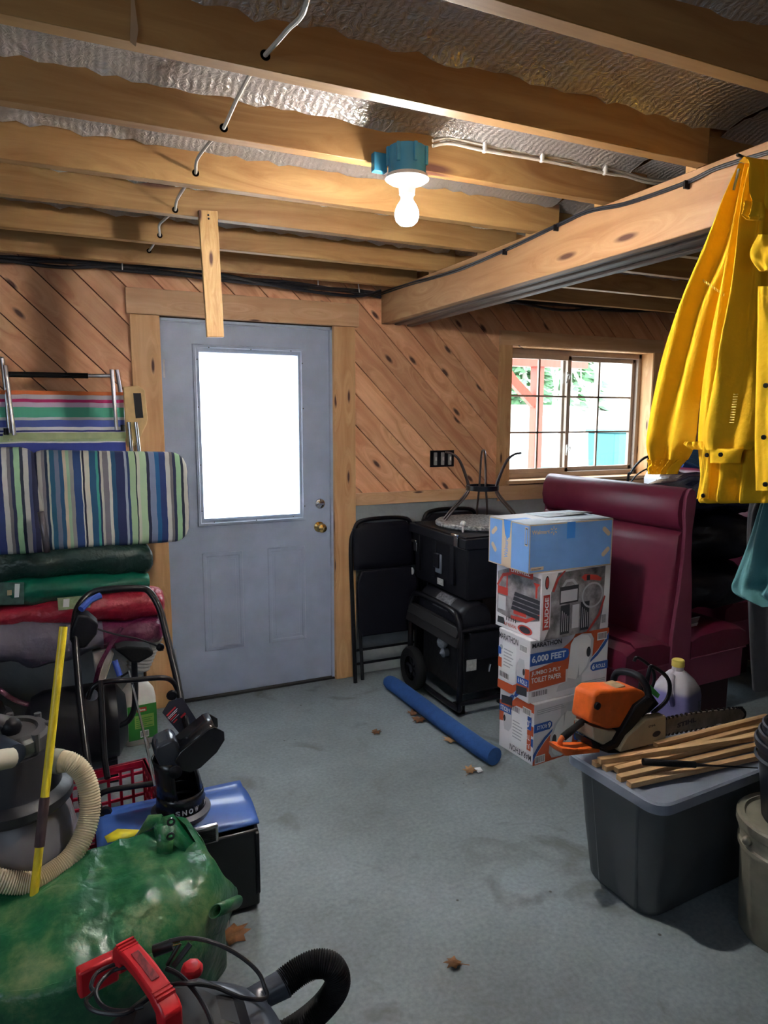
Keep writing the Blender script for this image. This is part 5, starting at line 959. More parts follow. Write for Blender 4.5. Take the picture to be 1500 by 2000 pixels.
for px, py, x_ in ((1408,888,XS-0.045),(1381,889,JXP-0.058),(1374,968,JXP-0.058),(1492,854,JXP-0.104),(1496,753,JXP-0.104),(1495,946,JXP-0.104)):
    c_ = P(px, py, x=x_); MB().lathe([(0,0),(0.0062,0),(0.0055,0.003),(0,0.0035)], c_, 14, Matrix.Rotation(-R90, 3, 'Y')).build('snap', M['blackm'], jk)
# stitching of the sleeve cuff and pocket
q = MB()
for k in range(14):
    f0 = k/13; c_ = P(1374+40*f0, 548+28*f0+300*0, x=JXP-0.055); q.cbox((c_.x, c_.y, c_.z), (0.002, 0.002, 0.006))
for k in range(12):
    f0 = k/11; c_ = P(1437-8*f0, 770+55*f0, x=XS-0.045); q.cbox((c_.x, c_.y, c_.z), (0.002, 0.012, 0.002))
q.build('stitching', mat('thread', (0.65,0.48,0.08), 0.7), jk, kind='stuff')
nl = P(1482, 316, x=1.2); MB().tube([(1.226, nl.y, 2.20), (1.12, nl.y, 2.215)], 0.004, 8).build('hanging_nail', M['blackm'], jk)
# teal jacket lower right
tl = mat('teal_cloth', (0.05,0.17,0.19), 0.7, bump=0.15, bs=120)
tj = cloth([(1508,1530,420,1.33,0.015),(1504,1550,560,1.32,0.03),(1500,1560,760,1.32,0.03),(1508,1560,935,1.30,0.03),(1490,1570,985,1.28,0.035),(1466,1580,1060,1.27,0.04),(1442,1580,1120,1.26,0.04),(1432,1570,1146,1.26,0.035),(1446,1560,1162,1.26,0.045),(1490,1560,1182,1.26,0.03)], NX, n=40, amp=0.020, nf=2.6, ph=2.0, drift=0.1).build('hanging_teal_coat', tl, angle=60)
tag(tj, 'teal cloth coat hanging at the right edge below the yellow jacket', 'coat')
a_ = P(1519, 420, x=1.33); MB().tube([(1.33, a_.y, a_.z-0.02), (1.33, a_.y, 2.10)], 0.004, 6).build('hanging_loop', M['blackm'], tj)
# black coat behind the teal one at the right
dkc = tag(cloth([(1540,1570,470,1.53,0.02),(1530,1600,640,1.54,0.04),(1500,1600,800,1.54,0.04),(1482,1600,930,1.55,0.04),(1468,1600,1000,1.52,0.06),(1470,1600,1100,1.52,0.08),(1474,1600,1240,1.52,0.08),(1476,1600,1345,1.50,0.06)], NX, n=40, amp=0.02, nf=3).build('hanging_dark_coat', blkc, angle=60), 'black coat hanging behind the teal one at the right edge', 'coat')
MB().tube([(1.53, -2.31, 2.05), (1.53, -2.30, 2.12), (1.53, -2.205, 2.29)], 0.004, 6).build('hanging_loop', M['blackm'], dkc)
# ================================================================ OBJECTS, left-hand side
# ---- folded beach chair leaning on the wall
bc = thing('beach_chair', 'folded beach chair with rainbow striped fabric and aluminium frame against the wall', 'chair', (-0.5, -0.12, 1.4))
def bt(lst, y): return [tuple(P(px, py, y=y+dy)) for px, py, dy in lst]
q = MB(); q.tube(cat(bt([(2,700,0),(6,716,-0.0),(20,860,-0.02)], -0.16), 4), 0.0095, 10).build('frame_tube', M['alu'], bc)
MB().tube(bt([(10,714,0),(28,850,-0.03)], -0.20), 0.009, 10).build('frame_tube', M['alu'], bc)
MB().tube(bt([(218,722,0),(228,840,-0.03)], -0.20), 0.009, 10).build('frame_tube', M['alu'], bc)
MB().tube(bt([(228,722,0),(236,770,-0.0),(244,850,-0.0)], -0.16), 0.009, 10).build('frame_tube', M['alu'], bc)
MB().tube(bt([(168,734,0),(222,734,0)], -0.185), 0.0085, 12).build('carry_bar', M['alu'], bc); MB().tube(bt([(14,731,0),(172,734,0)], -0.185), 0.0125, 12).build('foam_handle', M['rubber'], bc)
# striped fabric: x left to right, stripes level
m, nt, b = new('rainbow_stripes'); L = nt.links.new; tc = N(nt, 'ShaderNodeTexCoord'); sx = N(nt, 'ShaderNodeSeparateXYZ'); L(tc.outputs['Object'], sx.inputs[0])
ns = N(nt, 'ShaderNodeTexNoise'); ns.inputs['Scale'].default_value = 9; L(tc.outputs['Object'], ns.inputs['Vector'])
zt, zb_ = P(120, 764, y=-0.17).z-1.4, P(120, 868, y=-0.17).z-1.4
ad = N(nt, 'ShaderNodeMath', operation='MULTIPLY_ADD'); L(ns.outputs['Fac'], ad.inputs[0]); ad.inputs[1].default_value = 0.010; L(sx.outputs['Z'], ad.inputs[2])
mr = N(nt, 'ShaderNodeMapRange'); mr.inputs['From Min'].default_value = zt+0.005; mr.inputs['From Max'].default_value = zb_+0.005; L(ad.outputs[0], mr.inputs['Value'])
r = N(nt, 'ShaderNodeValToRGB'); r.color_ramp.interpolation = 'CONSTANT'; L(mr.outputs[0], r.inputs[0])
stp = [(0,(228,120,60)),(0.07,(210,205,215)),(0.15,(205,40,120)),(0.21,(225,200,225)),(0.30,(90,190,160)),(0.49,(215,220,225)),(0.54,(80,100,190)),(0.67,(230,232,240)),(0.73,(40,50,140)),(0.76,(225,228,240)),(0.79,(30,40,125)),(0.83,(200,215,170)),(0.94,(235,235,240)),(0.965,(60,75,170))]
r.color_ramp.elements.remove(r.color_ramp.elements[1]); r.color_ramp.elements[0].color = rgb(S(*stp[0][1]))
for p_, c_ in stp[1:]: e_ = r.color_ramp.elements.new(p_); e_.color = rgb(S(*c_))
L(r.outputs[0], b.inputs['Base Color']); b.inputs['Roughness'].default_value = 0.7
x0, x1 = P(-30, 800, y=-0.17).x, P(242, 800, y=-0.17).x
zT, zB = P(120, 764, y=-0.17).z, P(120, 900, y=-0.17).z
MB().bx(x0, x1, -0.176, -0.166, zB, zT).build('striped_fabric', m, bc)
zz = P(120, 850, y=-0.19).z; MB().bx(P(6,850,y=-0.19).x, P(246,850,y=-0.19).x, -0.197, -0.182, zz-0.018, zz+0.012).build('seat_front_band', mat('pale_green_band', S(176,190,140), 0.7, var=0.15, vs=10), bc)
for px, py in ((12, 845), (240, 838)): c_ = P(px, py, y=-0.2); MB().lathe([(0,0),(0.010,0),(0.010,0.03),(0,0.03)], (c_.x, c_.y, c_.z-0.01), 10).build('plastic_joint', M['black'], bc)
ar = [(240,756),(268,753),(282,762),(288,818),(286,828),(272,856),(262,872),(248,872),(244,830)]
ap = [P(px, py, y=-0.20) for px, py in ar]; MB().prism([(p.x, p.z) for p in ap], basis((0,-0.205,0),(1,0,0),(0,0,1),(0,-1,0)), 0.018).build('wooden_armrest', mat('bamboo', S(206,170,112), 0.5, var=0.1, vs=20), bc, bevel=0.004)
ap = [P(px, py, y=-0.223) for px, py in ((260,768),(275,768),(280,816),(265,817))]; MB().prism([(p.x, p.z) for p in ap], basis((0,-0.2225,0),(1,0,0),(0,0,1),(0,-1,0)), 0.003).build('armrest_insert', M['black'], bc)
MB().tube(bt([(252,824,0),(257,885,0)], -0.235), 0.0085, 10).tube(bt([(265,824,0),(272,885,0)], -0.235), 0.0085, 10).build('armrest_support', M['chrome'], bc)
# ---- striped chaise cushion
m, nt, b = new('blue_green_stripes'); L = nt.links.new; tc = N(nt, 'ShaderNodeTexCoord'); sx = N(nt, 'ShaderNodeSeparateXYZ'); L(tc.outputs['Object'], sx.inputs[0])
ns = N(nt, 'ShaderNodeTexNoise'); ns.inputs['Scale'].default_value = 14; ns.inputs['Detail'].default_value = 3; L(tc.outputs['Object'], ns.inputs['Vector'])
skw = N(nt, 'ShaderNodeMapRange'); skw.inputs['From Min'].default_value = -0.60; skw.inputs['From Max'].default_value = -0.66; skw.inputs['To Min'].default_value = 0; skw.inputs['To Max'].default_value = 1
rows_cols = [(0,(24,30,62)),(.03,(170,168,160)),(.055,(120,116,122)),(.075,(20,40,70)),(.09,(176,180,165)),(.105,(30,90,120)),(.13,(110,115,140)),(.16,(30,80,120)),(.18,(196,178,158)),(.20,(150,180,150)),(.22,(140,140,140)),(.245,(30,62,118)),(.29,(200,200,190)),(.30,(22,28,52)),(.31,(200,195,180)),(.34,(30,80,120)),(.38,(60,150,140)),(.395,(26,40,80)),(.41,(186,182,174)),(.425,(120,116,126)),(.46,(200,200,190)),(.48,(26,76,112)),(.505,(32,40,86)),(.56,(150,160,180)),(.575,(40,60,110)),(.59,(160,190,150)),(.63,(34,44,60)),(.64,(190,195,180)),(.66,(168,196,160)),(.70,(28,36,66)),(.72,(120,130,160)),(.76,(20,90,140))]
rows2 = [(0,(188,200,150)),(.12,(34,52,110)),(.30,(190,190,186)),(.42,(112,108,112)),(.50,(36,46,80)),(.58,(150,190,150)),(.72,(30,40,62)),(.80,(186,186,180)),(.92,(60,70,110))]
ad = N(nt, 'ShaderNodeMath', operation='MULTIPLY_ADD'); L(ns.outputs['Fac'], ad.inputs[0]); ad.inputs[1].default_value = 0.008; L(sx.outputs['X'], ad.inputs[2])
mr = N(nt, 'ShaderNodeMapRange', clamp=False); mr.inputs['From Min'].default_value = -0.60; mr.inputs['From Max'].default_value = 0.045; L(ad.outputs[0], mr.inputs['Value'])
frc = N(nt, 'ShaderNodeMath', operation='FRACT'); L(mr.outputs[0], frc.inputs[0])
r1 = N(nt, 'ShaderNodeValToRGB'); r1.color_ramp.interpolation = 'CONSTANT'; L(frc.outputs[0], r1.inputs[0])
r1.color_ramp.elements.remove(r1.color_ramp.elements[1]); r1.color_ramp.elements[0].color = rgb(S(*rows_cols[0][1]))
for p_, c_ in rows_cols[1:]: e_ = r1.color_ramp.elements.new(p_); e_.color = rgb(S(*c_))
m2 = N(nt, 'ShaderNodeMapRange'); m2.inputs['From Min'].default_value = 0.76; m2.inputs['From Max'].default_value = 1.0; L(frc.outputs[0], m2.inputs['Value'])
r2 = N(nt, 'ShaderNodeValToRGB'); r2.color_ramp.interpolation = 'CONSTANT'; L(m2.outputs[0], r2.inputs[0]); r2.color_ramp.elements.remove(r2.color_ramp.elements[1]); r2.color_ramp.elements[0].color = rgb(S(*rows2[0][1]))
for p_, c_ in rows2[1:]: e_ = r2.color_ramp.elements.new(p_); e_.color = rgb(S(*c_))
gt = N(nt, 'ShaderNodeMath', operation='GREATER_THAN'); gt.inputs[1].default_value = 0.79; L(frc.outputs[0], gt.inputs[0])
mx = N(nt, 'ShaderNodeMix', data_type='RGBA'); L(gt.outputs[0], mx.inputs[0]); L(r1.outputs[0], mx.inputs[6]); L(r2.outputs[0], mx.inputs[7]); L(mx.outputs[2], b.inputs['Base Color']); b.inputs['Roughness'].default_value = 0.8
M['stripes'] = m
def cushsec(x, zc, hz, ty, n=26, e=4.0, yc=-0.46, skew=0.0, nb=0.0):
    out = []
    for k in range(n):
        t_ = 2*math.pi*k/n; c_, s_ = math.cos(t_), math.sin(t_)
        yy = ty*math.copysign(abs(c_)**(2/e), c_); zz = hz*math.copysign(abs(s_)**(2/e), s_)
        p = Vector((x+skew*zz, yc+yy, zc+zz)); p.y += nb*noise.noise(Vector((p.x*9, 0, p.z*6)))*(1 if yy < 0 else 0.2); out.append(p)
    return out
cu = thing('chaise_cushion', 'thick chaise cushion with blue and green vertical stripes on the pile', 'cushion', (0, 0, 0))
zc = 1.198; secs = []
for i in range(41):
    f_ = i/40; x = -0.60+0.632*f_; e_ = min(1, (0.045-(x-(-0.013)) if x > -0.013 else 1)/0.045) if x > -0.013 else 1
    hz = 0.218-0.012*f_; k_ = math.sqrt(max(0.0, 1-max(0, (x+0.035)/0.070)**2)) if x > -0.035 else 1
    k2 = math.sqrt(max(0.06, 1-max(0, (-0.55-x)/0.06)**2)) if x < -0.55 else 1
    secs.append(cushsec(x, zc-0.010*f_, hz*(0.60+0.40*k_)*(0.8+0.2*k2), 0.068*(0.35+0.65*k_)*(0.4+0.6*k2), nb=0.012))
MB().loft(secs).build('cushion_seat', M['stripes'], cu, angle=70)
secs = []
for i in range(31):
    f_ = i/30; x = -1.30+0.74*f_; k2 = math.sqrt(max(0.05, 1-max(0, (x+0.62)/0.06)**2)) if x > -0.62 else 1
    secs.append(cushsec(x, zc+0.006, 0.225*(0.85+0.15*k2), 0.060*(0.35+0.65*k2), skew=-0.16, yc=-0.48, nb=0.02))
MB().loft(secs).build('cushion_back', M['stripes'], cu, angle=70)
zt = P(75, 1000, y=-0.62)
pt = thing('pole', 'short hollow grey metal tube standing before the striped cushion', 'tube', tuple(zt)); MB().tube([P(80, 1000, y=-0.62), P(88, 1050, y=-0.61), P(92, 1078, y=-0.60)], 0.012, 16, caps=False).build('metal_tube', mat('dull_metal', (0.16,0.15,0.17), 0.35, 0.8), pt, solid=0.002)
# ---- folded chairs in carry bags, lying in a pile
def bagroll(name, label, secs, mm, ry, amp, seed, end=None):
    t_ = thing(name, label, 'bag', tuple(P(secs[0][0], secs[0][1], y=-0.45)), 'camp chairs in carry bags'); q = MB(); out = []
    ss = cat(secs, 5)
    for i, (px, pt_, pb, yy) in enumerate(ss):
        a_, b_ = P(px, pt_, y=yy), P(px, pb, y=yy); c_ = (a_+b_)/2; hz = (a_.z-b_.z)/2; k_ = min(1, 0.72+0.4*min(i, len(ss)-1-i)/3) if i > len(ss)-4 or i < 1 else 1
        out.append((c_, Vector((0, ry*k_, 0)), Vector((0, 0, hz*k_))))
    etube(q, out, 30, amp, 13, seed); q.build('bag', mm, t_, angle=70); return t_
gb = mat('dark_green_nylon', (0.010,0.030,0.026), 0.38, bump=0.9, bs=9, bd=0.05); g2 = mat('emerald_nylon', (0.0,0.105,0.062), 0.42, bump=0.6, bs=8, bd=0.04); rd2 = mat('red_nylon', (0.30,0.010,0.028), 0.42, bump=0.8, bs=9, bd=0.05); pu = mat('purple_nylon', (0.11,0.010,0.045), 0.42, bump=0.8, bs=10, bd=0.05); gn = mat('grey_nylon', (0.115,0.105,0.145), 0.55, bump=0.7, bs=8, bd=0.05)
bagroll('chair_bag', 'dark green nylon chair bag, topmost under the striped cushion', [(-200,1078,1146,-.46),(0,1072,1136,-.46),(100,1066,1128,-.46),(200,1060,1120,-.46),(270,1058,1118,-.46),(296,1064,1112,-.46)], gb, 0.075, 0.022, 1)
B2 = bagroll('chair_bag', 'bright emerald chair bag below the dark green one', [(-200,1128,1190,-.47),(0,1124,1184,-.47),(100,1122,1176,-.47),(200,1118,1160,-.47),(290,1114,1150,-.47)], g2, 0.075, 0.012, 2)
B3 = bagroll('chair_bag', 'red chair bag between the emerald and the purple ones', [(-200,1195,1240,-.47),(0,1180,1222,-.47),(100,1168,1215,-.47),(200,1152,1212,-.47),(290,1146,1205,-.46),(318,1148,1192,-.45)], rd2, 0.082, 0.018, 3)
tg = bagroll('chair_bag', 'grey and purple chair bag, lowest of the pile', [(188,1212,1262,-.48),(240,1206,1262,-.48),(290,1200,1254,-.48),(314,1202,1246,-.47)], pu, 0.09, 0.018, 4)
q = MB(); ss = cat([(-200,1235,1300,-.49),(0,1214,1290,-.49),(60,1210,1300,-.50),(120,1210,1290,-.49),(192,1211,1264,-.48),(200,1212,1262,-.48)], 5); out = []
for i, (px, pt_, pb, yy) in enumerate(ss): a_, b_ = P(px, pt_, y=yy), P(px, pb, y=yy); out.append(((a_+b_)/2, Vector((0, 0.10, 0)), Vector((0, 0, (a_.z-b_.z)/2))))
etube(q, out, 30, 0.02, 11, 5).build('grey_panel', gn, tg, angle=70)
MB().tube(cat([tuple(P(*p, y=-0.60)) for p in ((238,1225),(215,1262),(196,1298),(186,1335))], 4), 0.014, 6, flat=0.25).build('strap', pu, tg)
MB().tube(cat([tuple(P(*p, y=-0.62)) for p in ((-10,1340),(25,1365),(60,1377),(96,1382),(150,1370))], 4), 0.010, 6, flat=0.3).build('strap', pu, tg)
lab = mat('hang_label', S(150,168,130), 0.5, var=0.25, vs=30); lab2 = mat('hang_label_dark', S(60,90,84), 0.5, var=0.3, vs=30)
def plate(name, corners, y, mm, par, dz=0.002):
    pp_ = [P(*c_, y=y) for c_ in corners]; q = MB(); n_ = Vector((0, -dz, 0)); q.add(pp_+[p+n_ for p in pp_], [(3,2,1,0),(4,5,6,7),(0,1,5,4),(1,2,6,5),(2,3,7,6),(3,0,4,7)]); return q.build(name, mm, par)
plate('printed_label', [(-30,1138),(47,1137),(47,1180),(-30,1182)], -0.550, lab2, B2); plate('barcode_label', [(29,1140),(39,1140),(37,1166),(28,1167)], -0.553, wht, B2)
plate('size_label', [(14,1153),(23,1152),(23,1162),(14,1163)], -0.553, mat('label_cream', (0.6,0.5,0.3), 0.6), B2)
plate('printed_label', [(112,1168),(180,1162),(176,1186),(114,1192)], -0.556, lab, B3); plate('barcode_label', [(124,1170),(136,1169),(135,1185),(123,1186)], -0.559, wht, B3)
# black bag under the pile
tag(blob((-1.05, -0.56, 0.26), 0.30, (1.05, 0.8, 0.80), 0.25, 2.2, 31).build('soft_bag', blkc, angle=60), 'soft black bag under the chair bags beside the filter', 'bag')
# ---- black cylinder tank with dial and curved handle
ax, ay, az = -0.44, -0.62, 0.235
at_ = thing('air_tank', 'round black tank with a dial and a padded handle behind the handlebar', 'tank', (ax, ay, 0))
MB().lathe([(0,0),(0.09,0.006),(0.145,0.03),(0.165,0.075),(0.168,0.12),(0.168,0.30),(0.16,0.36),(0.10,0.40),(0,0.405)], (ax-0.25, ay, az), 36, Matrix.Rotation(R90, 3, 'Y')).build('tank_body', mat('satin_black', (0.006,0.006,0.009), 0.45, spec=0.3), at_)
c_ = P(180, 1360, y=ay-0.17); MB().lathe([(0,0),(0.022,0),(0.024,0.010),(0.020,0.012),(0,0.012)], (c_.x, ay-0.150, c_.z), 24, Matrix.Rotation(R90, 3, 'X')).build('dial', M['grey'], at_)
MB().bx(ax-0.20, ax-0.16, ay-0.12, ay+0.12, 0, 0.10).build('foot', M['black'], at_); MB().bx(ax+0.06, ax+0.10, ay-0.12, ay+0.12, 0, 0.10).build('foot', M['black'], at_)
hp = [tuple(P(px, py, y=-0.76)) for px, py in ((232,1418),(250,1408),(262,1385),(264,1350),(263,1315),(262,1285))]
MB().tube(cat(hp, 5), 0.0125, 10).build('handle_tube', M['black'], at_)
hp = [P(222,1262,y=-0.76), P(245,1256,y=-0.76), P(288,1258,y=-0.76), P(298,1266,y=-0.76), P(296,1274,y=-0.76), P(270,1288,y=-0.76), P(255,1288,y=-0.76), P(240,1275,y=-0.76)]
MB().prism([(p.x, p.z) for p in hp], basis((0,-0.72,0),(1,0,0),(0,0,1),(0,-1,0)), 0.09).build('padded_grip', M['rubber'], at_, bevel=0.010, seg=3)
# ---- white corrugated duct and its neighbours
dc = P(278, 1268, y=-0.38); q = MB(); prof = [(0.040,-0.10)]
for k in range(11): r_ = 0.052+0.0032*k; z_ = -0.095+0.018*k; prof += [(r_-0.004, z_), (r_+0.003, z_+0.009)]
prof.append((0.080, 0.105))
dk = tag(MB().lathe([(0,-0.10)]+prof+[(0,0.105)], (dc.x, dc.y, dc.z), 30, Matrix.Rotation(0.25, 3, 'Y')).build('corrugated_duct', mat('duct_white', S(176,172,166), 0.5)), 'white corrugated duct bending under the chair bags by the door', 'duct')
# ---- cleaner jug with green label
jx, jy_ = P(272, 1400, y=-0.38).x, -0.38
ju = thing('cleaner_jug', 'white plastic jug with a green label standing near the door', 'jug', (jx, jy_, 0))
MB(frame((jx, jy_, 0), 0.1)).loft([rrect(-a_, a_, -b_, b_, r_, z_) for a_, b_, r_, z_ in ((0.070,0.045,0.03,0.0),(0.076,0.05,0.03,0.008),(0.076,0.05,0.03,0.22),(0.070,0.046,0.03,0.26),(0.045,0.035,0.028,0.295),(0.022,0.022,0.0215,0.31),(0.022,0.022,0.0215,0.33))]).build('jug_body', M['white'], ju, angle=50)
FF = frame((jx, jy_, 0), 0.1) @ basis((0,-0.0505,0),(1,0,0),(0,0,1),(0,-1,0)); grn = mat('label_green', (0.03,0.24,0.03), 0.5); lgn = mat('label_lime', (0.25,0.42,0.08), 0.5)
MB().prism(R_(-0.060, 0.03, 0.072, 0.20), FF, 0.0008).build('green_label', grn, ju); MB().prism(R_(-0.030, 0.085, 0.058, 0.150), FF, 0.0014).build('text_block', lgn, ju)
MB().prism(R_(-0.018, 0.166, 0.026, 0.188), FF, 0.0014).build('brand_patch', prd, ju); q = MB(); put_text(q, 'Home', FF, -0.012, 0.170, 0.032, 0.013, 0.0020, 0.02); q.build('brand_lettering', wht, ju)
q = MB(); q.m = 0; barcode(q, FF, -0.008, 0.038, 0.040, 0.034, 0.0016); q.build('barcode', PM, ju)
q = MB(); lines(q, FF, -0.024, 0.092, 0.075, 0.050, 5, 0, 0.0018); q.build('fine_print', grn, ju)
# pale paper sack behind the handlebar
pk = [P(px, py, y=-0.50) for px, py in ((180,1272),(215,1262),(222,1276),(208,1320),(198,1345),(188,1330))]
tag(MB().prism([(p.x, p.z) for p in pk], basis((0,-0.46,0),(1,0,0),(0,0,1),(0,-1,0)), 0.06).build('paper_sack', mat('pale_paper', S(170,160,150), 0.8, bump=0.3, bs=20), bevel=0.008), 'crumpled pale paper sack seen through the handlebar', 'sack')
# ---- snow thrower
sn = thing('snow_thrower', 'electric snow thrower with blue hood, black chute and tube handlebar', 'snow thrower', (-0.2, -1.65, 0))
bh = mat('hood_blue', S(62,98,176), 0.35, coat=0.3, var=0.08)
X0, X1, YF = -0.440, 0.022, -1.735
prof = [(0,0.02),(0.02,0.0),(0.10,0.0),(0.20,0.02),(0.26,0.09),(0.27,0.18),(0.24,0.255),(0.16,0.292),(0.02,0.275)]   # y behind the mouth, z
for xx in (X0, X1-0.012): MB().prism([(-0.02,0.06),(0.03,0.0),(0.12,0.0),(0.22,0.02),(0.28,0.09),(0.28,0.20),(0.20,0.28),(0.02,0.285),(-0.02,0.26)], basis((xx, YF, 0), (0,1,0), (0,0,1), (1,0,0)), 0.012).build('side_plate', M['black'], sn, bevel=0.002)
hous = MB(); pr = prof; n_ = len(pr)
vs = [(X0, YF+a_, c_) for a_, c_ in pr[2:]]+[(X1, YF+a_, c_) for a_, c_ in pr[2:]]; n_ = len(pr[2:]); hous.add(vs, [(i, i+1, n_+i+1, n_+i) for i in range(n_-1)]); hous.build('auger_housing', M['black'], sn, solid=0.006)
MB().bx(X0+0.27, X1, YF-0.012, YF, 0.012, 0.272).build('front_panel', mat('deep_black', (0.006,0.006,0.007), 0.3), sn, bevel=0.006)
q = MB().tube([(X0+0.02, YF+0.10, 0.13), (X0+0.26, YF+0.10, 0.13)], 0.02, 12)
for k in range(3): q.M = frame((X0+0.06+0.09*k, YF+0.10, 0.13), 0, 0.4*k); q.cbox((0, 0, 0), (0.012, 0.17, 0.05))
q.M = Matrix(); q.build('auger', M['rubber'], sn)
def hood(u, v):
    x = X0-0.005+(X1-X0+0.01)*u; y = YF+0.0+0.27*v; z = 0.288+0.040*math.sin(math.pi*min(1, v*1.2))*math.sin(math.pi*(0.08+0.84*u))**0.5-0.004*(1-v)
    return (x, y, z)
MB().grid(hood, 20, 12).build('blue_hood', bh, sn, solid=0.006)
MB().bx(X0+0.06, X1-0.06, YF+0.10, YF+0.225, 0.06, 0.27).build('motor_body', M['black'], sn, bevel=0.02)
c_ = P(399, 1628, y=YF-0.012); MB().cbox((c_.x, YF-0.020, c_.z), (0.080, 0.016, 0.058)).build('headlight_frame', M['alu'], sn, bevel=0.004); hl = MB()
for k in range(7): hl.cbox((c_.x, YF-0.030, c_.z-0.018+0.006*k), (0.062, 0.006, 0.003))
hl.build('headlight_lens', mat('lamp_lens', (0.06,0.07,0.07), 0.15, 0.6), sn)
mat('warning_yellow', (0.75,0.62,0.02), 0.5)
# sticker lying on the hood
s0 = [P(px, py, z=0.327) for px, py in ((204,1634),(230,1619),(272,1621),(262,1634),(210,1646))]; MB().add(s0, [tuple(range(5))]).build('hood_sticker', bpy.data.materials['warning_yellow'], sn, solid=0.0015)
# chute: ring, U-shaped channel, tilting deflector
cxx, cyy = P(354, 1590, y=-1.62).x, -1.62
MB().lathe([(0.050,0.31),(0.088,0.312),(0.090,0.325),(0.072,0.335),(0.072,0.345)], (cxx, cyy, 0), 36, caps=False).build('chute_ring', mat('chute_grey', (0.10,0.10,0.12), 0.35), sn, solid=0.004)
def usec(c, r, a0, a1, tilt, n=22, ex=1.0):
    out = []; Rm = Matrix.Rotation(tilt, 3, 'Y')
    for k in range(n+1): t_ = a0+(a1-a0)*k/n; out.append(Vector(c)+Rm @ Vector((r*math.cos(t_)*ex, r*math.sin(t_), 0)))
    return out
def sheet(q, secs):
    n = len(secs[0]); q.add([p for s_ in secs for p in s_], [(i*n+j, i*n+j+1, (i+1)*n+j+1, (i+1)*n+j) for i in range(len(secs)-1) for j in range(n-1)]); return q
A = math.radians; gl_ = mat('chute_black', (0.012,0.012,0.015), 0.25)
MB().lathe([(0.074,0.335),(0.070,0.375),(0.068,0.39)], (cxx, cyy, 0), 36, caps=False).build('chute_base', gl_, sn, solid=0.005)
sheet(MB(), [usec((cxx,cyy,0.385), 0.068, A(-38), A(258), 0), usec((cxx-0.006,cyy,0.43), 0.064, A(-34), A(256), 0), usec((cxx-0.014,cyy,0.475), 0.060, A(-30), A(262), 0), usec((cxx-0.020,cyy,0.505), 0.060, A(20), A(262), 0)]).build('chute_channel', gl_, sn, solid=0.006)
yn, yf = cyy-0.066, cyy+0.045
def cheek(pts, y): return [(lambda p: (p.x, p.z))(P(px, py, y=y)) for px, py in pts]
nc = cheek([(341,1488),(352,1470),(408,1424),(420,1420),(438,1430),(439,1446),(424,1470),(392,1500),(372,1510),(356,1506)], yn)
MB().prism(nc, basis((0, yn+0.006, 0),(1,0,0),(0,0,1),(0,-1,0)), 0.006).prism(nc, basis((0, yf, 0),(1,0,0),(0,0,1),(0,-1,0)), 0.006).build('deflector_cheek', gl_, sn, bevel=0.002, kind='stuff')
dsh = nc[1:4]; MB().add([(a_, yn+0.002, c_) for a_, c_ in dsh]+[(a_, yf, c_) for a_, c_ in dsh], [(0,1,4,3),(1,2,5,4)]).build('deflector_sheet', gl_, sn, solid=0.006)
pv = cheek([(299,1466),(302,1450),(332,1435),(344,1440),(352,1462),(345,1492),(330,1508),(316,1505)], cyy-0.02)
MB().prism(pv, basis((0, cyy-0.05, 0),(1,0,0),(0,0,1),(0,1,0)), 0.09).build('rear_lobe', mat('lobe_painted_sheen', (0.035,0.04,0.055), 0.18), sn, bevel=0.012, seg=3)  # pale bluish reflection put into the lobe's base colour
MB().lathe([(0,0),(0.018,0),(0.020,0.01),(0.012,0.016),(0,0.017)], P(342, 1506, y=cyy-0.074), 18, Matrix.Rotation(R90, 3, 'X')).build('pivot_knob', M['black'], sn)
q = MB(); nseg = 'SNOW JOE'; 
for i, ch_ in enumerate(nseg):
    if ch_ == ' ': continue
    an = A(-104+i*15); r_ = 0.0755; B = basis((cxx+r_*math.cos(an), cyy+r_*math.sin(an), 0.342), (-math.sin(an), math.cos(an), 0), (0,0,1), (math.cos(an), math.sin(an), 0)); put_text(q, ch_, B, -0.0075, 0.0, 0.014, 0.017, 0.0008, 0.04)
q.build('chute_lettering', wht, sn)
# handlebar
def HB(lst): return [tuple(P(px, py, y=y)) for px, py, y in lst]
MB().tube(cat(HB([(200,1600,-1.50),(176,1520,-1.42),(160,1400,-1.28),(150,1290,-1.15),(146,1215,-1.06),(156,1180,-1.03),(180,1158,-1.00),(210,1151,-1.0),(270,1149,-1.0),(292,1156,-1.0),(312,1190,-1.03),(325,1240,-1.08),(342,1310,-1.16),(356,1380,-1.25),(370,1444,-1.36),(378,1500,-1.45)]), 5), 0.0125, 12).build('handlebar', M['blackm'], sn)
MB().tube(cat(HB([(172,1365,-1.20),(182,1342,-1.20),(205,1332,-1.20),(260,1328,-1.20),(318,1324,-1.20),(338,1332,-1.20),(348,1350,-1.20)]), 5), 0.0095, 10).build('upper_crossbar', M['blackm'], sn)
MB().tube(cat(HB([(186,1585,-1.44),(192,1556,-1.44),(212,1544,-1.44),(260,1536,-1.44),(318,1528,-1.44)]), 5), 0.0095, 10).build('lower_crossbar', M['blackm'], sn)
MB().tube(HB([(160,1480,-1.36),(158,1560,-1.46),(176,1640,-1.55)]), 0.010, 8).tube(HB([(196,1330,-1.20),(204,1480,-1.36),(210,1520,-1.42)]), 0.010, 8).build('handle_strut', M['blackm'], sn)
sb = [P(px, py, y=-1.07) for px, py in ((138,1225),(150,1195),(172,1198),(192,1215),(188,1235),(166,1262),(146,1262),(136,1245))]
MB().prism([(p.x, p.z) for p in sb], basis((0,-1.02,0),(1,0,0),(0,0,1),(0,-1,0)), 0.085).build('switch_box', M['black'], sn, bevel=0.010, seg=3)
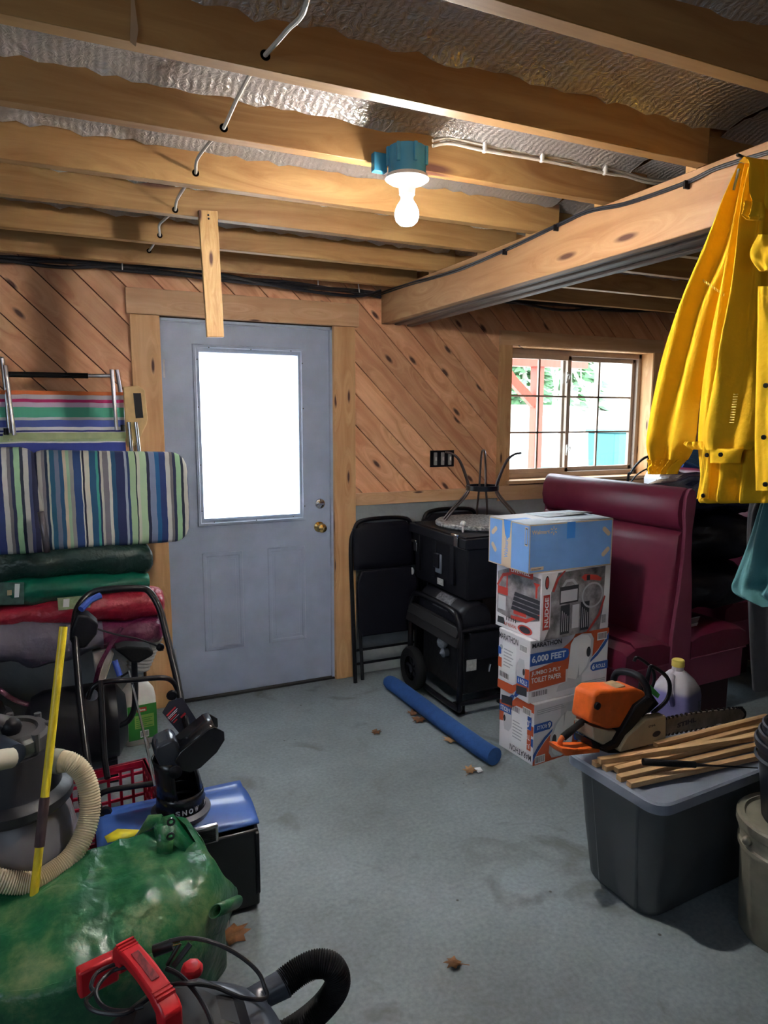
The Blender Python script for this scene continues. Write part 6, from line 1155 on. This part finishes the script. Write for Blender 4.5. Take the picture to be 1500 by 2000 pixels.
MB().tube(HB([(158,1190,-1.10),(176,1172,-1.06),(196,1163,-1.04)]), 0.012, 8).build('blue_lever', M['blue'], sn)
MB().tube(cat(HB([(188,1228,-1.05),(230,1240,-1.02),(270,1248,-1.0),(308,1262,-1.03),(318,1270,-1.05)]), 4), 0.004, 6).build('power_cord', M['darkcable'], sn)
kb = MB().ball(P(313, 1264, y=-1.06), 0.016, 10).build('cord_clip', M['black'], sn)
MB().tube(cat(HB([(252,1310,-1.16),(270,1385,-1.26),(285,1450,-1.38),(302,1535,-1.50)]), 4), 0.0042, 8).tube(HB([(284,1440,-1.37),(290,1462,-1.395)]), 0.0075, 8).build('crank_rod', M['chrome'], sn)
MB().tube(HB([(252,1312,-1.16),(246,1316,-1.165),(236,1322,-1.17)]), 0.004, 8).build('crank_arm', M['blackm'], sn); MB().tube(HB([(234,1320,-1.17),(224,1290,-1.15)]), 0.0105, 12).build('crank_grip', M['blue'], sn)
for px, py, yy in ((335,1356,-1.20),(206,1583,-1.46)): MB().lathe([(0,0),(0.016,0),(0.020,0.01),(0.016,0.02),(0,0.02)], P(px, py, y=yy-0.02), 12, Matrix.Rotation(R90, 3, 'X')).build('wing_knob', M['black'], sn)
hk = thing('hang_tag', 'black tag printed in red hanging on the handlebar of the snow thrower', 'tag', tuple(P(345, 1400, y=-1.28)))
pp_ = [P(px, py, y=-1.29) for px, py in ((330,1370),(356,1362),(384,1406),(350,1432),(317,1392))]; MB().prism([(p.x, p.z) for p in pp_], basis((0,-1.288,0),(1,0,0),(0,0,1),(0,-1,0)), 0.002).build('tag_card', blk, hk)
c0, c1 = P(322, 1398, y=-1.2915), P(348, 1372, y=-1.2915); u_ = (c1-c0); Bq = basis((c0.x,-1.2915,c0.z), (u_.x,0,u_.z), (u_.z,0,-u_.x), (0,-1,0))
q = MB(); q.flat(R_(0.004,0.002,0.046,0.008), Bq, 0.0006).flat(R_(0.0,0.024,0.030,0.029), Bq, 0.0006).flat(R_(0.03,0.045,0.052,0.053), Bq, 0.0006).flat(R_(0.0,0.040,0.018,0.045), Bq, 0.0006); q.build('red_lines', mat('tag_red', (0.75,0.04,0.05), 0.5), hk)
q = MB(); q.flat(R_(0.0,0.013,0.046,0.015), Bq, 0.0006).flat(R_(0.0,0.018,0.04,0.020), Bq, 0.0006).flat(R_(0.0,0.033,0.035,0.0345), Bq, 0.0006); q.build('white_lines', wht, hk)
# ---- red milk crate
cr = thing('milk_crate', 'red plastic lattice crate behind the cream hose', 'crate', (-0.40, -1.32, 0)); F = frame((-0.575, -1.49, 0), 0.10)
cw, cd, chh = 0.35, 0.33, 0.272
def lattice(q, ax_, c_, l, h, nh, nv, t_=0.008):
    """a panel of bars in the plane across ax_"""
    def b_(u0, u1, v0, v1):
        if ax_ == 'y': q.bx(u0, u1, c_, c_+t_, v0, v1)
        elif ax_ == 'x': q.bx(c_, c_+t_, u0, u1, v0, v1)
        else: q.bx(u0, u1, v0, v1, c_, c_+t_)
    for k in range(nh+1): w_ = 0.030 if k == nh and ax_ != 'z' else 0.010; z_ = (h-w_)*k/nh; b_(0, l, z_, z_+w_)
    for k in range(nv+1): u_ = (l-0.010)*k/nv; b_(u_, u_+0.010, 0, h)
for ax_, c_, l in (('y', 0.0, cw), ('y', cd-0.008, cw), ('x', 0.0, cd), ('x', cw-0.008, cd)): q = MB(F); lattice(q, ax_, c_, l, chh, 6, 8); q.build('lattice_side', M['cratered'], cr)
q = MB(F); lattice(q, 'z', 0.0, cw, cd, 8, 8); q.build('lattice_bottom', M['cratered'], cr)
MB(F).bx(-0.006, cw+0.006, -0.006, 0.010, chh-0.02, chh).bx(-0.006, cw+0.006, cd-0.010, cd+0.006, chh-0.02, chh).bx(-0.006, 0.010, 0, cd, chh-0.02, chh).bx(cw-0.010, cw+0.006, 0, cd, chh-0.02, chh).build('rim', M['cratered'], cr, bevel=0.002)
# ---- pool sand filter
fx, fy = -0.655, -1.66
sf = thing('sand_filter', 'pool sand filter with dark valve head and grey tank', 'filter', (fx, fy, 0))
tkm = mat('tank_grey', S(112,110,116), 0.3, var=0.12, vs=3); vh = mat('valve_dark', (0.028,0.028,0.034), 0.38, bump=0.05)
MB().lathe([(0,0),(0.13,0),(0.14,0.05),(0.165,0.12),(0.172,0.22),(0.170,0.34),(0.150,0.44),(0.12,0.49),(0,0.49)], (fx, fy, 0.0), 40).build('tank_body', tkm, sf)
MB().lathe([(0,0.48),(0.150,0.48),(0.158,0.49),(0.158,0.512),(0.150,0.52),(0.130,0.53),(0.120,0.60),(0.112,0.64),(0,0.64)], (fx, fy, 0), 36).build('clamp_flange', vh, sf)
q = MB().lathe([(0,0.64),(0.10,0.64),(0.108,0.655),(0.108,0.682),(0.100,0.692),(0.078,0.694),(0.072,0.686),(0.030,0.684),(0,0.684)], (fx, fy, 0), 32)
for k in range(8): t_ = k*math.pi/4; q.lathe([(0,0.65),(0.010,0.65),(0.010,0.70),(0,0.70)], (fx+0.104*math.cos(t_), fy+0.104*math.sin(t_), 0), 8)
q.build('valve_top', mat('valve_grey', (0.075,0.072,0.075), 0.42), sf)
MB().tube([(fx+0.02, fy, 0.705), (fx-0.06, fy+0.0, 0.745), (fx-0.20, fy+0.02, 0.80)], [0.022, 0.018, 0.016], 10, flat=0.6).build('valve_lever', vh, sf)
MB().ball((fx+0.01, fy, 0.70), 0.028, 12).build('lever_hub', M['black'], sf)
c_ = P(105, 1486, y=-1.70); c0 = Vector((fx+0.09, fy-0.02, c_.z-0.01))
MB().tube([tuple(c0), (c_.x-0.008, -1.70, c_.z)], 0.034, 16).build('outlet_port', vh, sf)
c2 = P(5, 1488, y=-1.80); q = MB().tube([(fx-0.02, fy-0.06, c2.z+0.012), (P(30,1475,y=-1.79).x, -1.79, P(30,1475,y=-1.79).z)], 0.030, 12); q.build('union_nut', mat('nut_blue_black', (0.03,0.04,0.065), 0.35), sf)
MB().tube([tuple(P(22,1480,y=-1.80)), tuple(P(-30,1490,y=-1.85))], 0.026, 14).build('pipe_stub', mat('cream_pipe', (0.6,0.55,0.45), 0.5), sf)
# ---- cream corrugated hose
hp = [(108,1490,-1.70),(135,1488,-1.72),(160,1508,-1.73),(174,1545,-1.75),(175,1590,-1.77),(162,1635,-1.80),(138,1675,-1.83),(105,1702,-1.85),(70,1722,-1.87),(30,1724,-1.87),(-20,1716,-1.87),(-80,1700,-1.87)]
hpts = [Vector(p) for p in cat([tuple(P(px, py, y=yy)) for px, py, yy in hp], 26)]
rs = [0.0275+0.0018*math.sin(i*2.1) if i > 20 else 0.030 for i in range(len(hpts))]
hs_ = tag(MB().tube(hpts, rs, 14).build('corrugated_hose', mat('cream_hose', S(206,190,160), 0.45), angle=80), 'cream corrugated hose curving down from the filter port', 'hose')
MB().tube([tuple(P(104,1486,y=-1.70)), tuple(P(120,1488,y=-1.71))], 0.034, 16).build('hose_clamp', mat('clamp_grey', (0.3,0.3,0.26), 0.5), hs_)
# ---- yellow pole
yp = thing('yellow_pole', 'yellow telescoping pole with brown foam grip leaning before the filter', 'pole', tuple(P(70,1710,y=-1.86)))
a_, b_ = P(124, 1224, y=-1.72), P(70, 1716, y=-1.90); q = MB().tube([a_, a_.lerp(b_, 0.69)], 0.0105, 16); q.build('upper_tube', M['yellow'], yp)
e_ = a_+(b_-a_)*1.55; MB().tube([a_.lerp(b_, 0.87), e_], 0.0105, 14).build('lower_tube', M['yellow'], yp); MB().tube([a_.lerp(b_, 0.69), a_.lerp(b_, 0.88)], 0.0125, 14).build('foam_grip', mat('brown_foam', (0.055,0.030,0.035), 0.8), yp)
MB().tube([a_+Vector((0,0,0.0005)), a_+Vector((0,0,0.003))], 0.008, 12).build('tube_mouth', M['blackm'], yp)
# ---- green tarp
def tarpmat():
    m, nt, b = new('green_tarp'); L = nt.links.new; tc = N(nt, 'ShaderNodeTexCoord')
    n1 = N(nt, 'ShaderNodeTexNoise'); n1.inputs['Scale'].default_value = 7; n1.inputs['Detail'].default_value = 8; n1.inputs['Roughness'].default_value = 0.7; L(tc.outputs['Object'], n1.inputs['Vector'])
    r = N(nt, 'ShaderNodeValToRGB'); e = r.color_ramp.elements; e[0].position = 0.44; e[0].color = rgb(S(22,92,58)); e[1].position = 0.70; e[1].color = rgb(S(124,142,98)); x_ = e.new(0.52); x_.color = rgb(S(44,108,66)); L(n1.outputs['Fac'], r.inputs['Fac'])
    L(r.outputs[0], b.inputs['Base Color']); b.inputs['Roughness'].default_value = 0.33; b.inputs['Specular IOR Level'].default_value = 0.6
    vo = N(nt, 'ShaderNodeTexVoronoi', feature='DISTANCE_TO_EDGE'); vo.inputs['Scale'].default_value = 17; ds = N(nt, 'ShaderNodeTexNoise'); ds.inputs['Scale'].default_value = 6; L(tc.outputs['Object'], ds.inputs['Vector'])
    mxx = N(nt, 'ShaderNodeVectorMath', operation='MULTIPLY_ADD'); L(ds.outputs['Color'], mxx.inputs[0]); mxx.inputs[1].default_value = (0.25,0.25,0.25); L(tc.outputs['Object'], mxx.inputs[2]); L(mxx.outputs[0], vo.inputs['Vector'])
    n2 = N(nt, 'ShaderNodeTexNoise'); n2.inputs['Scale'].default_value = 60; n2.inputs['Detail'].default_value = 3; L(tc.outputs['Object'], n2.inputs['Vector'])
    b1 = N(nt, 'ShaderNodeBump'); b1.inputs['Strength'].default_value = 0.7; b1.inputs['Distance'].default_value = 0.006; L(vo.outputs['Distance'], b1.inputs['Height'])
    b2_ = N(nt, 'ShaderNodeBump'); b2_.inputs['Strength'].default_value = 0.5; b2_.inputs['Distance'].default_value = 0.004; L(n2.outputs['Fac'], b2_.inputs['Height']); L(b1.outputs[0], b2_.inputs['Normal']); L(b2_.outputs[0], b.inputs['Normal'])
    return m
tm_ = tarpmat(); tp_ = thing('green_tarp', 'crumpled green tarp draped over the snow thrower and boxes', 'tarp', (-0.4, -1.9, 0.2))
net = [ # rows back to front; (px, py, z)
 [(-260,1730,.33),(-100,1735,.33),(20,1738,.33),(110,1698,.36),(200,1652,.37),(280,1632,.37),(335,1598,.36),(365,1604,.345),(392,1636,.335)],
 [(-260,1770,.33),(-100,1768,.33),(20,1765,.33),(110,1745,.36),(200,1700,.36),(285,1680,.36),(350,1655,.35),(396,1662,.335),(426,1696,.28)],
 [(-260,1840,.32),(-100,1830,.32),(20,1825,.32),(110,1810,.335),(200,1770,.34),(290,1745,.345),(360,1725,.33),(412,1712,.31),(455,1728,.21)],
 [(-260,1930,.30),(-100,1900,.30),(20,1885,.305),(110,1868,.31),(200,1835,.31),(290,1800,.31),(360,1785,.29),(424,1768,.25),(463,1750,.15)],
 [(-260,2000,.27),(-100,1970,.28),(0,1948,.285),(110,1922,.285),(200,1898,.28),(290,1870,.26),(360,1850,.23),(415,1832,.19),(438,1815,.14)],
]
cp_ = [[P(px, py, z=z_) for px, py, z_ in row] for row in net]
rowsI = [cat([tuple(p) for p in row], 10) for row in cp_]; ncol = len(rowsI[0])
colsI = [cat([rowsI[r_][c_] for r_ in range(len(rowsI))], 12) for c_ in range(ncol)]; nrow = len(colsI[0])
def tfn(u, v):
    c_ = int(round(u*(ncol-1))); r_ = int(round(v*(nrow-1))); p = Vector(colsI[c_][r_])
    w_ = 1-abs(noise.noise(Vector((p.x*6, p.y*6, 3)))); w2_ = 1-abs(noise.noise(Vector((p.x*13+5, p.y*11, 8)))); p.z += 0.022*(w_-0.8)+0.013*(w2_-0.8)+0.004*noise.noise(Vector((p.x*40, p.y*36, 7)))
    return tuple(p)
MB().grid(tfn, ncol-1, nrow-1).build('tarp_sheet', tm_, tp_, solid=0.003, angle=30)
# hanging skirt along the front, down to the floor
edge = [Vector(tfn(i/(ncol-1), 1.0)) for i in range(ncol)]
def skirt(u, v): p = edge[int(round(u*(ncol-1)))]; return (p.x+0.010*math.sin(u*40)*v, p.y-0.02*v+0.05*v*v, p.z*(1-v)+0.004)
MB().grid(skirt, ncol-1, 6).build('tarp_skirt', tm_, tp_, solid=0.003)
# layers folded at the upper right corner, with grommets
def poly_sheet(name, pts3, mm, par, sol=0.003): return MB().add(pts3, [tuple(range(len(pts3)))]).build(name, mm, par, solid=sol)
Pc = lambda px, py, y: P(px, py, y=y)
poly_sheet('folded_corner', [Pc(265,1635,-1.755), Pc(290,1592,-1.755), Pc(316,1590,-1.775), Pc(330,1606,-1.815), Pc(336,1668,-1.855), Pc(310,1670,-1.855), Pc(300,1615,-1.815)], tm_, tp_)
poly_sheet('folded_corner', [Pc(316,1596,-1.830), Pc(338,1590,-1.820), Pc(362,1612,-1.835), Pc(395,1668,-1.855), Pc(372,1672,-1.885), Pc(340,1650,-1.885)], tm_, tp_)
for px, py in ((334,1605),(333,1633)): c_ = P(px, py, y=-1.893); MB().lathe([(0.006,-0.001),(0.0115,-0.001),(0.0115,0.0025),(0.006,0.0025)], c_, 18, Matrix.Rotation(R90, 3, 'X'), caps=False).build('grommet', M['chrome'], tp_)
poly_sheet('folded_flap', [Pc(306,1614,-1.86), Pc(326,1612,-1.86), Pc(340,1640,-1.885), Pc(336,1668,-1.885), Pc(306,1672,-1.885)], tm_, tp_)
e0 = [P(px, py, y=-1.86) for px, py in ((405,1672),(462,1748))]
MB().tube([P(462,1762,y=-1.98), P(420,1780,y=-2.06)], 0.020, 16, caps=False, flat=0.7).build('rolled_edge', tm_, tp_, solid=0.003)
MB().tube(cat([tuple(P(px, py, z=zz_)) for px, py, zz_ in ((436,1782,.06),(444,1794,.03),(442,1812,.015),(425,1826,.01),(412,1836,.012))], 4), 0.005, 8).build('white_rope', M['white'], tp_)
# ---- shop vacuum, nearest the camera
vx, vy = -0.315, -2.515
vac = thing('shop_vacuum', 'grey and black shop vacuum with red handle at the bottom left', 'vacuum', (vx, vy, 0))
vg = mat('vac_grey', S(66,72,84), 0.3, var=0.1, vs=10); vb = mat('vac_black', (0.014,0.014,0.017), 0.35)
MB().lathe([(0,0.03),(0.155,0.03),(0.165,0.05),(0.185,0.27),(0,0.27)], (vx, vy, 0), 40).build('drum', vb, vac)
MB().lathe([(0,0.26),(0.193,0.262),(0.200,0.275),(0.200,0.300),(0.190,0.325),(0.165,0.345),(0.150,0.352),(0,0.352)], (vx, vy, 0), 44).build('lid', vg, vac)
hexs = [rr_ for rr_ in ((0.150,0.345),(0.146,0.380),(0.120,0.405),(0.085,0.420))]
MB().lathe([(0,0.345)]+hexs+[(0,0.424)], (vx-0.015, vy-0.005, 0), 9, Matrix.Rotation(0.35, 3, 'Z')).build('motor_housing', vb, vac, bevel=0.008, angle=10)
for an in (20, 60, 100, 140): 
    a0 = A(an); MB().prism([(0.10,0.0),(0.165,-0.030),(0.188,-0.035),(0.188,0.035),(0.165,0.030)], Matrix.Translation((vx, vy, 0.338)) @ Matrix.Rotation(a0, 4, 'Z') @ Matrix.Rotation(A(12), 4, 'Y'), 0.018).build('lid_facet', vg, vac, bevel=0.004)
for k in range(4): a0 = A(45+90*k); MB().ball((vx+0.15*math.cos(a0), vy+0.15*math.sin(a0), 0.022), 0.021, 12).build('caster', M['rubber'], vac)
rh = mat('handle_red', S(206,34,44), 0.35, var=0.05)
h0, h1 = P(236, 1838, z=0.475), P(338, 1972, z=0.475)
d_ = (h1-h0); lh = d_.length; yaw = math.atan2(d_.y, d_.x); Fh = frame(h0, yaw)
arch = [(0,-0.05),(0.0,-0.008),(0.012,0.004),(0.05,0.014),(lh/2,0.018),(lh-0.05,0.014),(lh-0.012,0.004),(lh,-0.008),(lh,-0.05),(lh-0.030,-0.05),(lh-0.035,-0.020),(lh-0.06,-0.010),(lh/2,-0.006),(0.06,-0.010),(0.035,-0.020),(0.030,-0.05)]
MB().prism(arch, Fh @ basis((0,0.020,0),(1,0,0),(0,0,1),(0,-1,0)), 0.040).build('red_handle', rh, vac, bevel=0.005)
rb_ = MB(); 
for k in range(3):
    for e__ in (0.020, lh-0.050): rb_.M = Fh; rb_.bx(e__+0.010*k, e__+0.005+0.010*k, -0.018, 0.018, 0.006, 0.014)
rb_.build('handle_ribs', rh, vac, kind='stuff')
MB(Fh).bx(lh*0.30, lh*0.70, -0.008, 0.008, 0.0165, 0.0185).build('worn_label', mat('dark_red_print', (0.22,0.012,0.018), 0.5, var=0.7, vs=90, stretch=(1,0.3,1)), vac, bevel=0.001)
h0, h1 = P(150, 1905, z=0.40), P(228, 1868, z=0.40); d_ = h1-h0; Fq = frame(h0, math.atan2(d_.y, d_.x)); MB(Fq).bx(0, d_.length, -0.014, 0.014, -0.05, 0.012).build('red_latch', rh, vac, bevel=0.006)
c_ = P(374, 1872, z=0.42); MB().lathe([(0,0),(0.024,0),(0.024,0.012),(0.018,0.022),(0,0.024)], (c_.x, c_.y, 0.385), 8).build('red_switch', rh, vac, bevel=0.004)
# hose port and ribbed hose
c0 = P(520, 1950, z=0.30); c1 = P(556, 1912, z=0.31)
MB().tube([(vx+0.15, vy+0.03, 0.30), tuple(P(500,1950,z=0.305)), tuple(P(560, 1918, z=0.32))], 0.030, 20).build('hose_port', vg, vac)
hp = cat([tuple(P(px, py, z=z_)) for px, py, z_ in ((552,1922,.32),(580,1900,.33),(612,1884,.34),(640,1884,.34),(656,1900,.32),(658,1925,.28),(640,1955,.22),(610,1985,.17),(575,2010,.13),(520,2040,.10),(470,2080,.08))], 24)
tg_ = MB().tube(hp, [0.0285+0.0022*math.sin(i*2.1) for i in range(len(hp))], 16).build('ribbed_hose', M['rubber'], vac, angle=80)
# power cord in loops over the top
cd_ = [(330,1838,.47),(370,1832,.47),(420,1842,.46),(470,1868,.43),(505,1900,.40),(518,1930,.38),(522,1945,.37),(510,1952,.37),(470,1948,.40),(420,1928,.43),(370,1921,.46),(330,1925,.45),(290,1950,.44),(250,1978,.44),(210,1980,.44),(180,1972,.44),(168,1955,.44),(182,1938,.44),(178,1925,.44),(190,1900,.44),(225,1884,.44),(262,1880,.44)]
MB().tube(cat([tuple(P(*p[:2], z=p[2])) for p in cd_], 6), 0.0042, 8).build('power_cord', M['darkcable'], vac)
cd_ = [(262,1886,.445),(222,1895,.44),(195,1920,.44),(188,1945,.44),(205,1968,.44),(240,1975,.44),(280,1965,.44)]
MB().tube(cat([tuple(P(*p[:2], z=p[2])) for p in cd_], 6), 0.0042, 8).build('power_cord', M['darkcable'], vac)
cd_ = [(325,1892,.45),(350,1904,.45),(380,1935,.45),(402,1970,.45),(415,2005,.44),(420,2040,.42)]
MB().tube(cat([tuple(P(*p[:2], z=p[2])) for p in cd_], 6), 0.0046, 8).build('power_cord', M['darkcable'], vac)
MB().tube([tuple(P(338,1888,z=.43)), tuple(P(372,1843,z=.46))], 0.006, 8, flat=0.6).tube([tuple(P(326,1886,z=.43)), tuple(P(352,1842,z=.46))], 0.006, 8, flat=0.6).build('cord_end', M['darkcable'], vac)
MB().tube([tuple(P(300,1858,z=.45)), tuple(P(338,1844,z=.46))], 0.012, 10).build('plug', vb, vac)
pr_ = MB()
for dx in (0, 5): pr_.tube([tuple(P(338,1842+dx,z=.46)), tuple(P(352,1838+dx,z=.462))], 0.0018, 6)
pr_.build('plug_prongs', M['brass'], vac)
# ---- leaves and scraps on the floor
lf = mat('dry_leaf', (0.20,0.085,0.03), 0.7, var=0.3, vs=40); lf2 = mat('tan_leaf', (0.36,0.20,0.09), 0.7, var=0.2, vs=30)
def leaf(px, py, s_, rot, label, mm, stem=True):
    c_ = P(px, py, z=0.004); o = thing('dry_leaf', label, 'leaf', tuple(c_), 'dry leaves on the concrete floor'); r_ = random.Random(int(px))
    out = [(1,0),(0.45,0.22),(0.62,0.62),(0.15,0.45),(-0.25,0.80),(-0.35,0.35),(-0.8,0.28),(-0.55,0),(-0.75,-0.35),(-0.25,-0.38),(-0.05,-0.8),(0.25,-0.40),(0.68,-0.52),(0.45,-0.18)]
    F_ = frame(c_, rot); vs = [(0,0,0.008)]+[(a_*s_, b__*s_, 0.002+0.010*abs(r_.uniform(0,1))) for a_, b__ in out]; MB(F_).add(vs, [(0, i, i % len(out)+1) for i in range(1, len(out)+1)]).build('blade', mm, o, solid=0.0008)
    if stem: MB(F_).tube(cat([(0,0,0.006), (-0.7*s_, 0.05*s_, 0.006), (-1.5*s_, 0.25*s_, 0.010)]), 0.0012, 5).build('leaf_stem', mm, o)
leaf(886, 1884, 0.030, 2.6, 'small brown leaf with long stem alone on the near floor', lf)
leaf(458, 1828, 0.060, 0.6, 'large reddish brown leaf on the floor beside the tarp', lf)
leaf(918, 1506, 0.042, 0.9, 'tan leaf on the floor just left of the paper cartons', lf2)
leaf(882, 1447, 0.050, 2.2, 'tan leaf by the middle of the blue draught roll', lf2)
leaf(735, 1431, 0.032, 0.3, 'small dark leaf on the floor between door and draught roll', lf, False)
leaf(806, 1394, 0.045, 1.2, 'dark curled leaf near the generator wheel', lf, False)
leaf(818, 1407, 0.050, 4.0, 'brown leaf lying against the blue draught roll', lf)
pp_ = [P(px, py, z=0.012) for px, py in ((926,1500),(938,1498),(944,1506),(934,1509))]; tag(MB().add(pp_, [(0,1,2,3)]).build('paper_scrap', wht, solid=0.001), 'white paper scrap beside the tan leaf near the cartons', 'paper')
